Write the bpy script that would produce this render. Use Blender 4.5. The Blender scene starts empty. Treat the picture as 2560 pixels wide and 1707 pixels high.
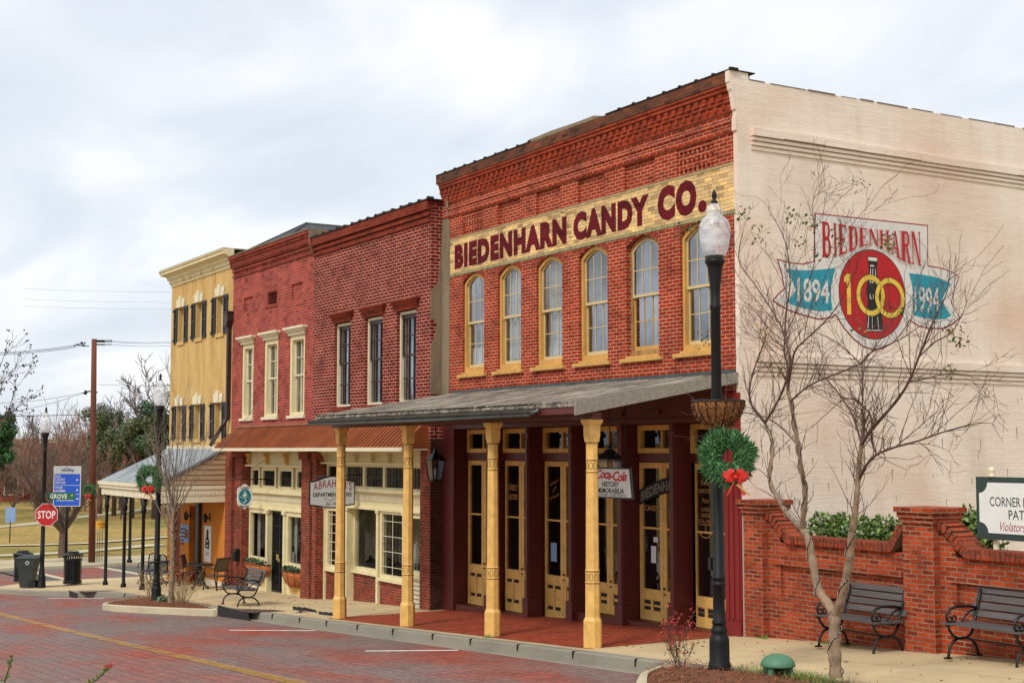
import bpy, math, random
import numpy as np
from mathutils import Vector, Matrix
C = bpy.context.scene.collection
SC = bpy.context.scene
# ------------------------------------------------------------------ camera
FPX = 3466.0; W0, H0 = 2560.0, 1707.0
PITCH = math.atan(272/3466.); YAW = math.radians(30.85)
CP = np.array([17.35, -14.63, 3.05])
hh = np.array([-math.cos(YAW), math.sin(YAW), 0]); RT = np.array([math.sin(YAW), math.cos(YAW), 0])
FW = hh*math.cos(PITCH)+np.array([0, 0, math.sin(PITCH)]); UP = np.cross(RT, FW)
cam = bpy.data.objects.new('camera', bpy.data.cameras.new('camera')); C.objects.link(cam)
cam.data.sensor_width = 36; cam.data.lens = FPX/W0*36; cam.data.clip_end = 3000; cam.data.clip_start = .1
m = Matrix([[RT[i], UP[i], -FW[i], CP[i]] for i in range(3)]+[[0, 0, 0, 1]])
cam.matrix_world = m; SC.camera = cam
# ------------------------------------------------------------------ sky and sun
SUN_EL, SUN_AZ = math.radians(48), math.radians(-62)   # direction to the sun: azimuth measured from +x
w = bpy.data.worlds.new("World"); SC.world = w; w.use_nodes = True
nt = w.node_tree; nt.nodes.clear()
def N(nt, t, **k):
    n = nt.nodes.new(t)
    for a, b in k.items():
        if a in n.inputs.keys() if isinstance(a, str) else False: n.inputs[a].default_value = b
        else: setattr(n, a, b)
    return n
out = N(nt, 'ShaderNodeOutputWorld'); mixs = N(nt, 'ShaderNodeMixShader')
sky = N(nt, 'ShaderNodeTexSky', sky_type='NISHITA', sun_disc=False, sun_elevation=SUN_EL, sun_rotation=math.pi/2-SUN_AZ)
b1 = N(nt, 'ShaderNodeBackground'); b1.inputs[1].default_value = .12
b2 = N(nt, 'ShaderNodeBackground'); b2.inputs[1].default_value = .86
nt.links.new(sky.outputs[0], b1.inputs[0])
tc = N(nt, 'ShaderNodeTexCoord'); sp = N(nt, 'ShaderNodeSeparateXYZ'); nt.links.new(tc.outputs['Generated'], sp.inputs[0])
mx = N(nt, 'ShaderNodeMath', operation='MAXIMUM'); nt.links.new(sp.outputs[2], mx.inputs[0]); mx.inputs[1].default_value = 0
ad = N(nt, 'ShaderNodeMath', operation='ADD'); nt.links.new(mx.outputs[0], ad.inputs[0]); ad.inputs[1].default_value = .22
dx = N(nt, 'ShaderNodeMath', operation='DIVIDE'); nt.links.new(sp.outputs[0], dx.inputs[0]); nt.links.new(ad.outputs[0], dx.inputs[1])
dy = N(nt, 'ShaderNodeMath', operation='DIVIDE'); nt.links.new(sp.outputs[1], dy.inputs[0]); nt.links.new(ad.outputs[0], dy.inputs[1])
cb = N(nt, 'ShaderNodeCombineXYZ'); nt.links.new(dx.outputs[0], cb.inputs[0]); nt.links.new(dy.outputs[0], cb.inputs[1])
n1 = N(nt, 'ShaderNodeTexNoise'); n1.inputs['Scale'].default_value = 1.5; n1.inputs['Detail'].default_value = 8; n1.inputs['Roughness'].default_value = .5; n1.inputs['Distortion'].default_value = .5
mp = N(nt, 'ShaderNodeMapping'); mp.inputs['Rotation'].default_value = (0, 0, .6); mp.inputs['Location'].default_value = (5.3, 1.7, 0); mp.inputs['Scale'].default_value = (1, 1.5, 1)
nt.links.new(cb.outputs[0], mp.inputs[0]); nt.links.new(mp.outputs[0], n1.inputs[0])
cr = N(nt, 'ShaderNodeValToRGB'); nt.links.new(n1.outputs[0], cr.inputs[0])
e = cr.color_ramp.elements
e[0].position = .34; e[0].color = (.66, .71, .785, 1); e[1].position = .64; e[1].color = (.93, .93, .92, 1)
k = e.new(.45); k.color = (.73, .775, .84, 1); k = e.new(.54); k.color = (.83, .855, .89, 1)
nt.links.new(cr.outputs[0], b2.inputs[0])
mixs.inputs[0].default_value = .93
nt.links.new(b1.outputs[0], mixs.inputs[1]); nt.links.new(b2.outputs[0], mixs.inputs[2]); nt.links.new(mixs.outputs[0], out.inputs[0])
sun = bpy.data.objects.new('sun', bpy.data.lights.new('sun', 'SUN')); C.objects.link(sun)
sun.data.energy = 1.9; sun.data.angle = math.radians(12); sun.data.color = (1, .95, .88)
sd = Vector((math.cos(SUN_AZ)*math.cos(SUN_EL), math.sin(SUN_AZ)*math.cos(SUN_EL), math.sin(SUN_EL)))
sun.rotation_euler = sd.to_track_quat('Z', 'Y').to_euler(); sun.location = (0, -20, 30)
SC.view_settings.view_transform = 'Standard'; SC.view_settings.look = 'None'; SC.view_settings.exposure = 0.42; SC.view_settings.gamma = 1
SC.cycles.max_bounces = 6; SC.cycles.transparent_max_bounces = 12
try: SC.cycles.use_denoising = True
except Exception: pass

# ------------------------------------------------------------------ measuring helpers (pixel of the photograph -> point on a known plane)
def ray(u, v): return FW + RT*(u-W0/2)/FPX + UP*(H0/2-v)/FPX
def P(u, v, Y):
    d = ray(u, v); return CP + d*(Y-CP[1])/d[1]
def PX(u, v, X):
    d = ray(u, v); return CP + d*(X-CP[0])/d[0]
def PD(u, v, D):
    d = ray(u, v); return CP + d*D
GX = [-300, -60, -45, -33, -31, -23, -17.5, -10, 0, 6, 30]; GZ = [-2.4, -2.05, -1.9, -1.6, -1.5, -1.12, -.86, -.46, .10, .43, 1.7]
def zg(x): return float(np.interp(x, GX, GZ))
def sw(x, y):                                   # height of the pavement in front of the buildings
    a = min(1, max(0, (-18-x)/5)); b = min(1, max(0, (y+3)/2.4))
    return zg(x)+.09*a*b
# ------------------------------------------------------------------ objects
ORG = {}
def setp(o, label=None, cat=None, group=None, kind=None):
    if label: o['label'] = label
    if cat: o['category'] = cat
    if group: o['group'] = group
    if kind: o['kind'] = kind
    return o
def thing(name, loc, label, cat, group=None):
    o = bpy.data.objects.new(name, None); C.objects.link(o); o.location = loc; o.empty_display_size = .2
    ORG[o.name] = Vector(loc); return setp(o, label, cat, group)
def copy_thing(o, loc, rz=0, label=None, group=None):
    def rec(a, par):
        c = a.copy(); C.objects.link(c)
        if par: c.parent = par
        for ch in a.children: rec(ch, c)
        return c
    r = rec(o, None); r.location = loc; r.rotation_euler = (0, 0, rz)
    if label: r['label'] = label
    if group: r['group'] = group
    return r
class MB:
    def __init__(s): s.v = []; s.f = []; s.m = []; s.sm = []
    def add(s, vs, fs, m=0, smooth=False):
        b = len(s.v); s.v += [tuple(map(float, p)) for p in vs]
        for f in fs: s.f.append([b+i for i in f]); s.m.append(m); s.sm.append(smooth)
        return s
    def poly(s, pts, m=0): return s.add(pts, [list(range(len(pts)))], m)
    def box(s, x0, x1, y0, y1, z0, z1, m=0):
        if x0 > x1: x0, x1 = x1, x0
        if y0 > y1: y0, y1 = y1, y0
        if z0 > z1: z0, z1 = z1, z0
        vs = [(x0, y0, z0), (x1, y0, z0), (x1, y1, z0), (x0, y1, z0), (x0, y0, z1), (x1, y0, z1), (x1, y1, z1), (x0, y1, z1)]
        return s.add(vs, [(3, 2, 1, 0), (4, 5, 6, 7), (0, 1, 5, 4), (1, 2, 6, 5), (2, 3, 7, 6), (3, 0, 4, 7)], m)
    def obox(s, c, ax, ay, az, m=0):           # oriented box: half-extent vectors
        c, ax, ay, az = map(lambda q: np.array(q, float), (c, ax, ay, az)); vs = []
        for k in (-1, 1):
            for i, j in ((-1, -1), (1, -1), (1, 1), (-1, 1)): vs.append(c+i*ax+j*ay+k*az)
        return s.add(vs, [(3, 2, 1, 0), (4, 5, 6, 7), (0, 1, 5, 4), (1, 2, 6, 5), (2, 3, 7, 6), (3, 0, 4, 7)], m)
    def tube(s, pts, r, n=6, m=0, cap=True, smooth=True):
        pts = [np.array(p, float) for p in pts]; L = len(pts)
        if not hasattr(r, '__len__'): r = [r]*L
        vs = []; ref = None
        for i, p in enumerate(pts):
            t = pts[min(i+1, L-1)]-pts[max(i-1, 0)]; t = t/(np.linalg.norm(t)+1e-9)
            if ref is None:
                ref = np.array([0, 0, 1.]) if abs(t[2]) < .9 else np.array([1., 0, 0])
            a = ref-t*np.dot(ref, t); a /= (np.linalg.norm(a)+1e-9); b = np.cross(t, a); ref = a
            for k in range(n):
                an = 2*math.pi*k/n; vs.append(p+r[i]*(a*math.cos(an)+b*math.sin(an)))
        fs = [(i*n+k, i*n+(k+1) % n, (i+1)*n+(k+1) % n, (i+1)*n+k) for i in range(L-1) for k in range(n)]
        if cap and n > 2: fs += [tuple(range(n-1, -1, -1)), tuple(range((L-1)*n, L*n))]
        return s.add(vs, fs, m, smooth)
    def lathe(s, prof, c=(0, 0, 0), n=16, m=0, smooth=True, rot=0):
        vs = []
        for r, z in prof:
            for k in range(n):
                a = 2*math.pi*(k+rot)/n; vs.append((c[0]+r*math.cos(a), c[1]+r*math.sin(a), c[2]+z))
        L = len(prof)
        fs = [(i*n+k, i*n+(k+1) % n, (i+1)*n+(k+1) % n, (i+1)*n+k) for i in range(L-1) for k in range(n)]
        fs += [tuple(range(n-1, -1, -1)), tuple(range((L-1)*n, L*n))]
        return s.add(vs, fs, m, smooth)
    def prism(s, poly, fn, a, b, m=0):         # poly 2-D, fn(p,q,depth)->3-D
        n = len(poly); vs = [fn(p, q, a) for p, q in poly]+[fn(p, q, b) for p, q in poly]
        fs = [list(range(n)), list(range(2*n-1, n-1, -1))]+[(i, i+n, (i+1) % n+n, (i+1) % n) for i in range(n)]
        return s.add(vs, fs, m)
    def ring(s, A, B, fn, a, b, m=0):          # frame between two outlines of equal count
        n = len(A)
        vs = [fn(p, q, a) for p, q in A]+[fn(p, q, a) for p, q in B]+[fn(p, q, b) for p, q in A]+[fn(p, q, b) for p, q in B]
        fs = []
        for i in range(n):
            j = (i+1) % n
            fs += [(i, j, n+j, n+i), (2*n+j, 2*n+i, 3*n+i, 3*n+j), (i, 2*n+i, 2*n+j, j), (n+j, 3*n+j, 3*n+i, n+i)]
        return s.add(vs, fs, m)
    def build(s, name, mat, parent=None, label=None, origin=None, local=False, recalc=True):
        me = bpy.data.meshes.new(name)
        o = bpy.data.objects.new(name, me); C.objects.link(o)
        off = Vector((0, 0, 0))
        if parent is not None:
            o.parent = parent; off = ORG.get(parent.name, Vector((0, 0, 0)))
            ORG[o.name] = off
        elif origin is not None:
            off = Vector(origin); o.location = off; ORG[o.name] = off
        if local: off = Vector((0, 0, 0))
        va = np.array(s.v, dtype=float).reshape(-1, 3)-np.array(off)
        me.from_pydata(va.tolist(), [], s.f)
        for mm in (mat if isinstance(mat, (list, tuple)) else [mat]): me.materials.append(mm)
        me.polygons.foreach_set('material_index', s.m); me.polygons.foreach_set('use_smooth', s.sm)
        me.update()
        if recalc and len(s.f) < 60000:
            import bmesh
            bm = bmesh.new(); bm.from_mesh(me); bmesh.ops.recalc_face_normals(bm, faces=bm.faces); bm.to_mesh(me); bm.free()
        if label: o['label'] = label
        return o
fxz = lambda p, q, d: (p, d, q)                # outline in x,z, depth in y
fyz = lambda p, q, d: (d, p, q)                # outline in y,z, depth in x
# ------------------------------------------------------------------ materials
def new_mat(name):
    mt = bpy.data.materials.new(name); mt.use_nodes = True; t = mt.node_tree; t.nodes.clear()
    o = t.nodes.new('ShaderNodeOutputMaterial'); b = t.nodes.new('ShaderNodeBsdfPrincipled'); t.links.new(b.outputs[0], o.inputs[0])
    return mt, t, b
def hexc(h):
    r = [int(h[i:i+2], 16)/255 for i in (0, 2, 4)]
    return tuple([(c/12.92 if c < .04045 else ((c+.055)/1.055)**2.4) for c in r])+(1,)
def sc(c, k): return (c[0]*k, c[1]*k, c[2]*k, 1)
def noise(t, scale, detail=4, rough=.6, vec=None, stretch=None):
    n = t.nodes.new('ShaderNodeTexNoise'); n.inputs['Scale'].default_value = scale; n.inputs['Detail'].default_value = detail; n.inputs['Roughness'].default_value = rough
    if vec is None:
        c = t.nodes.new('ShaderNodeTexCoord'); vec = c.outputs['Object']
    if stretch:
        mp = t.nodes.new('ShaderNodeMapping'); mp.inputs['Scale'].default_value = stretch; t.links.new(vec, mp.inputs[0]); vec = mp.outputs[0]
    t.links.new(vec, n.inputs[0]); return n.outputs[0]
def ramp(t, fac, stops):
    r = t.nodes.new('ShaderNodeValToRGB'); t.links.new(fac, r.inputs[0]); el = r.color_ramp.elements
    el[0].position, el[0].color = stops[0]; el[1].position, el[1].color = stops[-1]
    for p, c in stops[1:-1]:
        k = el.new(p); k.color = c
    return r.outputs[0]
def mixc(t, fac, a, b, mode='MIX'):
    n = t.nodes.new('ShaderNodeMix'); n.data_type = 'RGBA'; n.blend_type = mode
    for s_, val in ((n.inputs[0], fac), (n.inputs[6], a), (n.inputs[7], b)):
        if hasattr(val, 'links'): t.links.new(val, s_)
        else: s_.default_value = val
    return n.outputs[2]
def bump(t, b, h, strength=.5, dist=.01):
    n = t.nodes.new('ShaderNodeBump'); n.inputs['Strength'].default_value = strength; n.inputs['Distance'].default_value = dist
    t.links.new(h, n.inputs['Height']); t.links.new(n.outputs[0], b.inputs['Normal']); return n
def plain(name, col, rough=.6, var=.18, nscale=6, metal=0, bmp=.15, spec=None, stretch=None):
    mt, t, b = new_mat(name); c = hexc(col) if isinstance(col, str) else col
    if var:
        n = noise(t, nscale, 5, .65, stretch=stretch)
        col_ = ramp(t, n, [(.3, sc(c, 1-var)), (.7, sc(c, 1+var*.6))]); t.links.new(col_, b.inputs['Base Color'])
        if bmp: bump(t, b, noise(t, nscale*6, 3, stretch=stretch), bmp, .004)
    else: b.inputs['Base Color'].default_value = c
    b.inputs['Roughness'].default_value = rough; b.inputs['Metallic'].default_value = metal
    if spec is not None: b.inputs['Specular IOR Level'].default_value = spec
    return mt
def wallvec(t, scale=1.0):
    c = t.nodes.new('ShaderNodeTexCoord'); g = t.nodes.new('ShaderNodeNewGeometry')
    p = t.nodes.new('ShaderNodeSeparateXYZ'); t.links.new(c.outputs['Object'], p.inputs[0])
    nn = t.nodes.new('ShaderNodeSeparateXYZ'); t.links.new(g.outputs['True Normal'], nn.inputs[0])
    def sel(ch, a, b_):
        ab = t.nodes.new('ShaderNodeMath'); ab.operation = 'ABSOLUTE'; t.links.new(nn.outputs[ch], ab.inputs[0])
        gt = t.nodes.new('ShaderNodeMath'); gt.operation = 'GREATER_THAN'; t.links.new(ab.outputs[0], gt.inputs[0]); gt.inputs[1].default_value = .7
        mxx = t.nodes.new('ShaderNodeMix'); mxx.data_type = 'FLOAT'; t.links.new(gt.outputs[0], mxx.inputs[0]); t.links.new(p.outputs[b_], mxx.inputs[2]); t.links.new(p.outputs[a], mxx.inputs[3]); return mxx.outputs[0]
    u = sel(0, 1, 0); v = sel(2, 1, 2)
    cb = t.nodes.new('ShaderNodeCombineXYZ'); t.links.new(u, cb.inputs[0]); t.links.new(v, cb.inputs[1]); return cb.outputs[0]
def brick(name, c1, c2, cm, bw=.2, bh=.065, ms=.007, stain=None, stain_amt=.5, bstr=.6, msm=.1, cdark=None, bias=0, squash=1, ground=False, blot=1.3):
    mt, t, b = new_mat(name)
    vec = wallvec(t)
    # slightly wandering courses
    wn = t.nodes.new('ShaderNodeTexNoise'); wn.inputs['Scale'].default_value = 2.5; wn.inputs['Detail'].default_value = 3; t.links.new(vec, wn.inputs[0])
    vs = t.nodes.new('ShaderNodeVectorMath'); vs.operation = 'SCALE'; vs.inputs['Scale'].default_value = .018; t.links.new(wn.outputs['Color'], vs.inputs[0])
    va = t.nodes.new('ShaderNodeVectorMath'); va.operation = 'ADD'; t.links.new(vec, va.inputs[0]); t.links.new(vs.outputs[0], va.inputs[1])
    br = t.nodes.new('ShaderNodeTexBrick'); t.links.new(va.outputs[0], br.inputs['Vector'])
    br.inputs['Scale'].default_value = 1; br.inputs['Brick Width'].default_value = bw; br.inputs['Row Height'].default_value = bh
    br.inputs['Mortar Size'].default_value = ms; br.inputs['Mortar Smooth'].default_value = msm; br.inputs['Bias'].default_value = bias
    c1, c2, cm = [hexc(q) if isinstance(q, str) else q for q in (c1, c2, cm)]
    br.inputs['Color1'].default_value = c1; br.inputs['Color2'].default_value = c2; br.inputs['Mortar'].default_value = cm
    # second brick lookup drives the odd dark/bright brick
    br2 = t.nodes.new('ShaderNodeTexBrick'); t.links.new(va.outputs[0], br2.inputs['Vector'])
    for a_, v_ in (('Scale', 1), ('Brick Width', bw), ('Row Height', bh), ('Mortar Size', 0), ('Bias', 0)): br2.inputs[a_].default_value = v_
    br2.inputs['Color1'].default_value = (0, 0, 0, 1); br2.inputs['Color2'].default_value = (1, 1, 1, 1); br2.inputs['Mortar'].default_value = (.5, .5, .5, 1); br2.offset_frequency = 2
    vary = ramp(t, br2.outputs[0], [(0, (.42, .38, .38, 1)), (.16, (.72, .68, .68, 1)), (.3, (1, 1, 1, 1)), (.75, (1, 1, 1, 1)), (1, (1.5, 1.45, 1.25, 1))])
    col = mixc(t, .9, br.outputs[0], vary, 'MULTIPLY')
    bl = ramp(t, noise(t, blot, 6, .65, vec=vec), [(.3, (.6, .57, .57, 1)), (.5, (1, 1, 1, 1)), (.72, (1.32, 1.27, 1.2, 1))])
    col = mixc(t, .8, col, bl, 'MULTIPLY')
    fine = ramp(t, noise(t, 38, 3, .7, vec=vec), [(.3, (.78, .78, .78, 1)), (.7, (1.2, 1.2, 1.2, 1))])
    col = mixc(t, .7, col, fine, 'MULTIPLY')
    if stain:
        st = ramp(t, noise(t, .9, 6, .75, vec=vec), [(.5, (0, 0, 0, 1)), (.72, (1, 1, 1, 1))])
        sm_ = t.nodes.new('ShaderNodeMath'); sm_.operation = 'MULTIPLY'; t.links.new(st, sm_.inputs[0]); sm_.inputs[1].default_value = stain_amt
        col = mixc(t, sm_.outputs[0], col, hexc(stain))
    t.links.new(col, b.inputs['Base Color']); b.inputs['Roughness'].default_value = .9; b.inputs['Specular IOR Level'].default_value = .2
    inv = t.nodes.new('ShaderNodeMath'); inv.operation = 'SUBTRACT'; inv.inputs[0].default_value = 1; t.links.new(br.outputs['Fac'], inv.inputs[1])
    nz = noise(t, 60, 3, .6, vec=vec); a2 = t.nodes.new('ShaderNodeMath'); a2.operation = 'MULTIPLY_ADD'; t.links.new(nz, a2.inputs[0]); a2.inputs[1].default_value = .5; t.links.new(inv.outputs[0], a2.inputs[2])
    bump(t, b, a2.outputs[0], bstr, .012)
    return mt
M = {}
M['brick_candy'] = brick('candy_brick', 'ab3514', '842309', 'c4a890', ms=.0052, stain='5d3a2c', stain_amt=.35)
M['brick_corn'] = brick('candy_cornice_brick', 'a5371a', '842a12', '8a6450', ms=.005, stain='4e3a30', stain_amt=.6, blot=2)
M['brick_coping'] = brick('candy_coping_brick', '5f4030', '6e3b28', '4c4038', ms=.005, stain='3c372f', stain_amt=.8)
M['brick_dark'] = brick('dark_red_brick', '841e10', '5f1208', 'c6a494', bw=.22, bh=.078, ms=.0068, stain='54201a', stain_amt=.3)
M['brick_darkc'] = brick('dark_red_cornice', '87301c', '6c2414', '8a5a4a', ms=.004, stain='4c2a20', stain_amt=.5)
M['brick_pink'] = brick('faded_pink_brick', 'a84a40', '8c352c', 'b58a7c', bw=.22, bh=.078, ms=.0055, stain='7e3a36', stain_amt=.5)
M['brick_pinkc'] = brick('faded_pink_cornice', '9a3f34', '82332a', '80584a', ms=.005, stain='6d4c3a', stain_amt=.6)
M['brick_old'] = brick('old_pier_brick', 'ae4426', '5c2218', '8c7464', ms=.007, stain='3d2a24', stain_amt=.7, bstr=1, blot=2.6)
M['brick_shade'] = brick('shaded_pier_brick', '5b3428', '48261d', '54443a', ms=.008, stain='2f211c', stain_amt=.6)  # darkened pier brick: shade of the return is put into its colour
M['brick_fence'] = brick('fence_brick', 'cc5228', '6a2416', '8e7a66', ms=.008, stain='4a2f27', stain_amt=.55, bstr=1, blot=3)
M['brick_copingf'] = brick('fence_coping_brick', 'a44a2e', '8a3a24', '5c4638', bw=.085, bh=.24, ms=.009, stain='4a2f27', stain_amt=.35, bstr=1)
M['brick_cream'] = brick('cream_painted_brick', 'dec08c', 'd2b07a', '93754e', ms=.0035, bstr=.7, stain='bf9558', stain_amt=.5)
M['paint_maroon'] = brick('maroon_letter_paint', '6b1420', '5f101b', '431018', ms=.0035, bstr=.7)
M['stain_rust'] = plain('rust_run', '9c5f2c', .9)
def white_wall():
    mt, t, b = new_mat('cream_painted_side_wall'); vec = wallvec(t)
    n1 = noise(t, .5, 6, .6, vec=vec); n2 = noise(t, 5, 6, .7, vec=vec, stretch=(.35, 2.2, 1)); n3 = noise(t, .28, 3, .5, vec=vec)
    c = ramp(t, n1, [(.3, hexc('dac9b8')), (.5, hexc('e7d8c9')), (.7, hexc('eee2d4'))])
    c = mixc(t, .4, c, ramp(t, n2, [(.35, (.88, .86, .84, 1)), (.6, (1.04, 1.03, 1.02, 1))]), 'MULTIPLY')
    c = mixc(t, ramp(t, n3, [(.48, (0, 0, 0, 1)), (.68, (.6, .6, .6, 1))]), c, hexc('d3ab8e'))
    c = mixc(t, .45, c, ramp(t, noise(t, 1.6, 6, .75, vec=vec, stretch=(2.4, .3, 1)), [(.36, (.86, .83, .80, 1)), (.5, (1, 1, 1, 1))]), 'MULTIPLY')
    t.links.new(c, b.inputs['Base Color']); b.inputs['Roughness'].default_value = .85
    br = t.nodes.new('ShaderNodeTexBrick'); t.links.new(vec, br.inputs['Vector'])
    for a_, v_ in (('Scale', 1), ('Brick Width', .21), ('Row Height', .065), ('Mortar Size', .006), ('Mortar Smooth', .6)): br.inputs[a_].default_value = v_
    h = t.nodes.new('ShaderNodeMath'); h.operation = 'MULTIPLY_ADD'; t.links.new(br.outputs['Fac'], h.inputs[0]); h.inputs[1].default_value = -.07; t.links.new(n2, h.inputs[2])
    h2 = t.nodes.new('ShaderNodeMath'); h2.operation = 'MULTIPLY_ADD'; t.links.new(noise(t, 16, 6, .75, vec=vec, stretch=(.5, 1.6, 1)), h2.inputs[0]); h2.inputs[1].default_value = .8; t.links.new(h.outputs[0], h2.inputs[2])
    bump(t, b, h2.outputs[0], .5, .018); return mt
M['side'] = white_wall()
def stucco(name, c, dark):
    mt, t, b = new_mat(name); vec = wallvec(t)
    a = noise(t, 1.2, 6, .7, vec=vec, stretch=(1.6, .35, 1)); g = noise(t, 22, 4, .8, vec=vec)
    col = ramp(t, a, [(.32, hexc(dark)), (.55, hexc(c)), (.8, sc(hexc(c), 1.12))])
    col = mixc(t, .8, col, ramp(t, g, [(.35, (.7, .68, .64, 1)), (.6, (1.08, 1.08, 1.08, 1))]), 'MULTIPLY')
    t.links.new(col, b.inputs['Base Color']); b.inputs['Roughness'].default_value = .95; bump(t, b, g, .8, .015); return mt
M['stucco'] = stucco('ochre_stucco', 'cfae6e', 'b58c50')
M['orange'] = stucco('orange_plaster', 'cf8028', 'b86c1f')
M['grey_plaster'] = stucco('grey_plaster', '8a7a62', '6e6250')
M['ochre'] = plain('ochre_paint', 'deb060', .6, .22, 7, bmp=.35)
M['ochre_dk'] = plain('ochre_line_paint', '4a3010', .7, 0)
M['ochre_frame'] = plain('peeling_ochre_paint', 'c99a50', .7, .22, 5, stretch=(1, 1, .4))
M['sashcream'] = plain('cream_sash_paint', 'c8b284', .6, .1)
M['cream'] = plain('cream_woodwork', 'dccfa2', .6, .12, 3)
M['creamw'] = plain('pale_cream_trim', 'dcd2b4', .6, .1, 3)
M['cornice'] = plain('cornice_cream', 'd9cba0', .6, .15, 2, stretch=(1.5, 1, .5))
M['maroon'] = plain('maroon_paint', '5a1c18', .5, .18, 3)
M['maroon_l'] = plain('bright_maroon_paint', '7c1f1e', .5, .12, 3)
M['black'] = plain('black_iron', '0e0f11', .5, .2, 8, bmp=.1)
M['blackmetal'] = plain('black_post_paint', '0b0c0f', .55, .15, 5, bmp=.05, spec=.35)
M['shutter'] = plain('charcoal_shutter', '2f3038', .6, .2, 8)
M['bronze'] = plain('dark_bronze_frame', '33201b', .5, .15)
def ribbed(name, c, stain):
    mt, t, b = new_mat(name)
    n = noise(t, 1.4, 5, .7, stretch=(1, .3, 1)); col = ramp(t, n, [(.35, hexc(stain)), (.6, hexc(c))])
    t.links.new(col, b.inputs['Base Color']); b.inputs['Roughness'].default_value = .45; b.inputs['Metallic'].default_value = .25; return mt
M['copper'] = ribbed('copper_brown_metal', 'a05c34', '87492a')
M['galv'] = ribbed('galvanised_metal', '8f979c', '6f787c')
def oldroof():
    mt, t, b = new_mat('weathered_roof_metal')
    n = noise(t, 3, 7, .7, stretch=(2.2, .22, 1)); n2 = noise(t, .9, 5, .6)
    col = ramp(t, n, [(.34, hexc('332e2a')), (.48, hexc('7c7368')), (.66, hexc('b0a799'))]); col = mixc(t, .7, col, ramp(t, n2, [(.35, (.7, .66, .6, 1)), (.6, (1.05, 1.05, 1.05, 1))]), 'MULTIPLY')
    t.links.new(col, b.inputs['Base Color']); b.inputs['Roughness'].default_value = .75; bump(t, b, n, .6, .012); return mt
M['oldroof'] = oldroof()
M['oldwood'] = plain('grey_old_wood', '8d8679', .85, .3, 4, stretch=(1, 4, 4))
M['gutter'] = plain('tarnished_gutter', '4d5553', .4, .4, 3, metal=.5)
M['shingle'] = brick('grey_shingles', '5c5f62', '474a4e', '2c2d30', bw=.3, bh=.14, ms=.012)
def glass(name, fac, tint=(.85, .9, 1, 1), dark=0):
    mt = bpy.data.materials.new(name); mt.use_nodes = True; t = mt.node_tree; t.nodes.clear()
    o = t.nodes.new('ShaderNodeOutputMaterial'); mx = t.nodes.new('ShaderNodeMixShader'); g = t.nodes.new('ShaderNodeBsdfGlossy'); tr = t.nodes.new('ShaderNodeBsdfTransparent')
    g.inputs[0].default_value = tint; g.inputs['Roughness'].default_value = .03; tr.inputs[0].default_value = (.75, .78, .78, 1); mx.inputs[0].default_value = fac
    vr = ramp(t, noise(t, .9, 3, .6, stretch=(1, 1, .5)), [(.35, (fac*.55,)*3+(1,)), (.65, (min(1, fac*1.5),)*3+(1,))]); t.links.new(vr, mx.inputs[0]); nb = t.nodes.new('ShaderNodeBump'); nb.inputs['Strength'].default_value = .2; nb.inputs['Distance'].default_value = .02; t.links.new(noise(t, 2.2, 2), nb.inputs['Height']); t.links.new(nb.outputs[0], g.inputs['Normal'])
    t.links.new(tr.outputs[0], mx.inputs[1]); t.links.new(g.outputs[0], mx.inputs[2]); t.links.new(mx.outputs[0], o.inputs[0]); return mt
M['glass_up'] = glass('sky_reflecting_glass', .30, (.72, .78, .86, 1)); M['glass_lo'] = glass('shop_glass', .1)
M['globe'] = glass('lamp_glass', .25, (1, 1, 1, 1))
def globe():
    mt, t, b = new_mat('frosted_acorn_glass'); b.inputs['Base Color'].default_value = (.84, .86, .88, 1); b.inputs['Roughness'].default_value = .1
    bump(t, b, noise(t, 30, 1, stretch=(.1, .1, 3)), .3, .01)
    tr = t.nodes.new('ShaderNodeBsdfTransparent'); tr.inputs[0].default_value = (.92, .93, .94, 1); mx = t.nodes.new('ShaderNodeMixShader'); o = [n for n in t.nodes if n.type == 'OUTPUT_MATERIAL'][0]
    t.links.new(ramp(t, noise(t, 5, 2, stretch=(1, 1, 2.2)), [(.35, (.25, .25, .25, 1)), (.65, (.62, .62, .62, 1))]), mx.inputs[0]); t.links.new(tr.outputs[0], mx.inputs[1]); t.links.new(b.outputs[0], mx.inputs[2]); t.links.new(mx.outputs[0], o.inputs[0]); return mt
M['globe'] = globe()
M['blind'] = plain('white_blind', 'd6d8d6', .8, .08)
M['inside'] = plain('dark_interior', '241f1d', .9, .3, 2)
M['shopstuff'] = plain('pale_goods', 'a8a298', .8, .3, 3)
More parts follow.
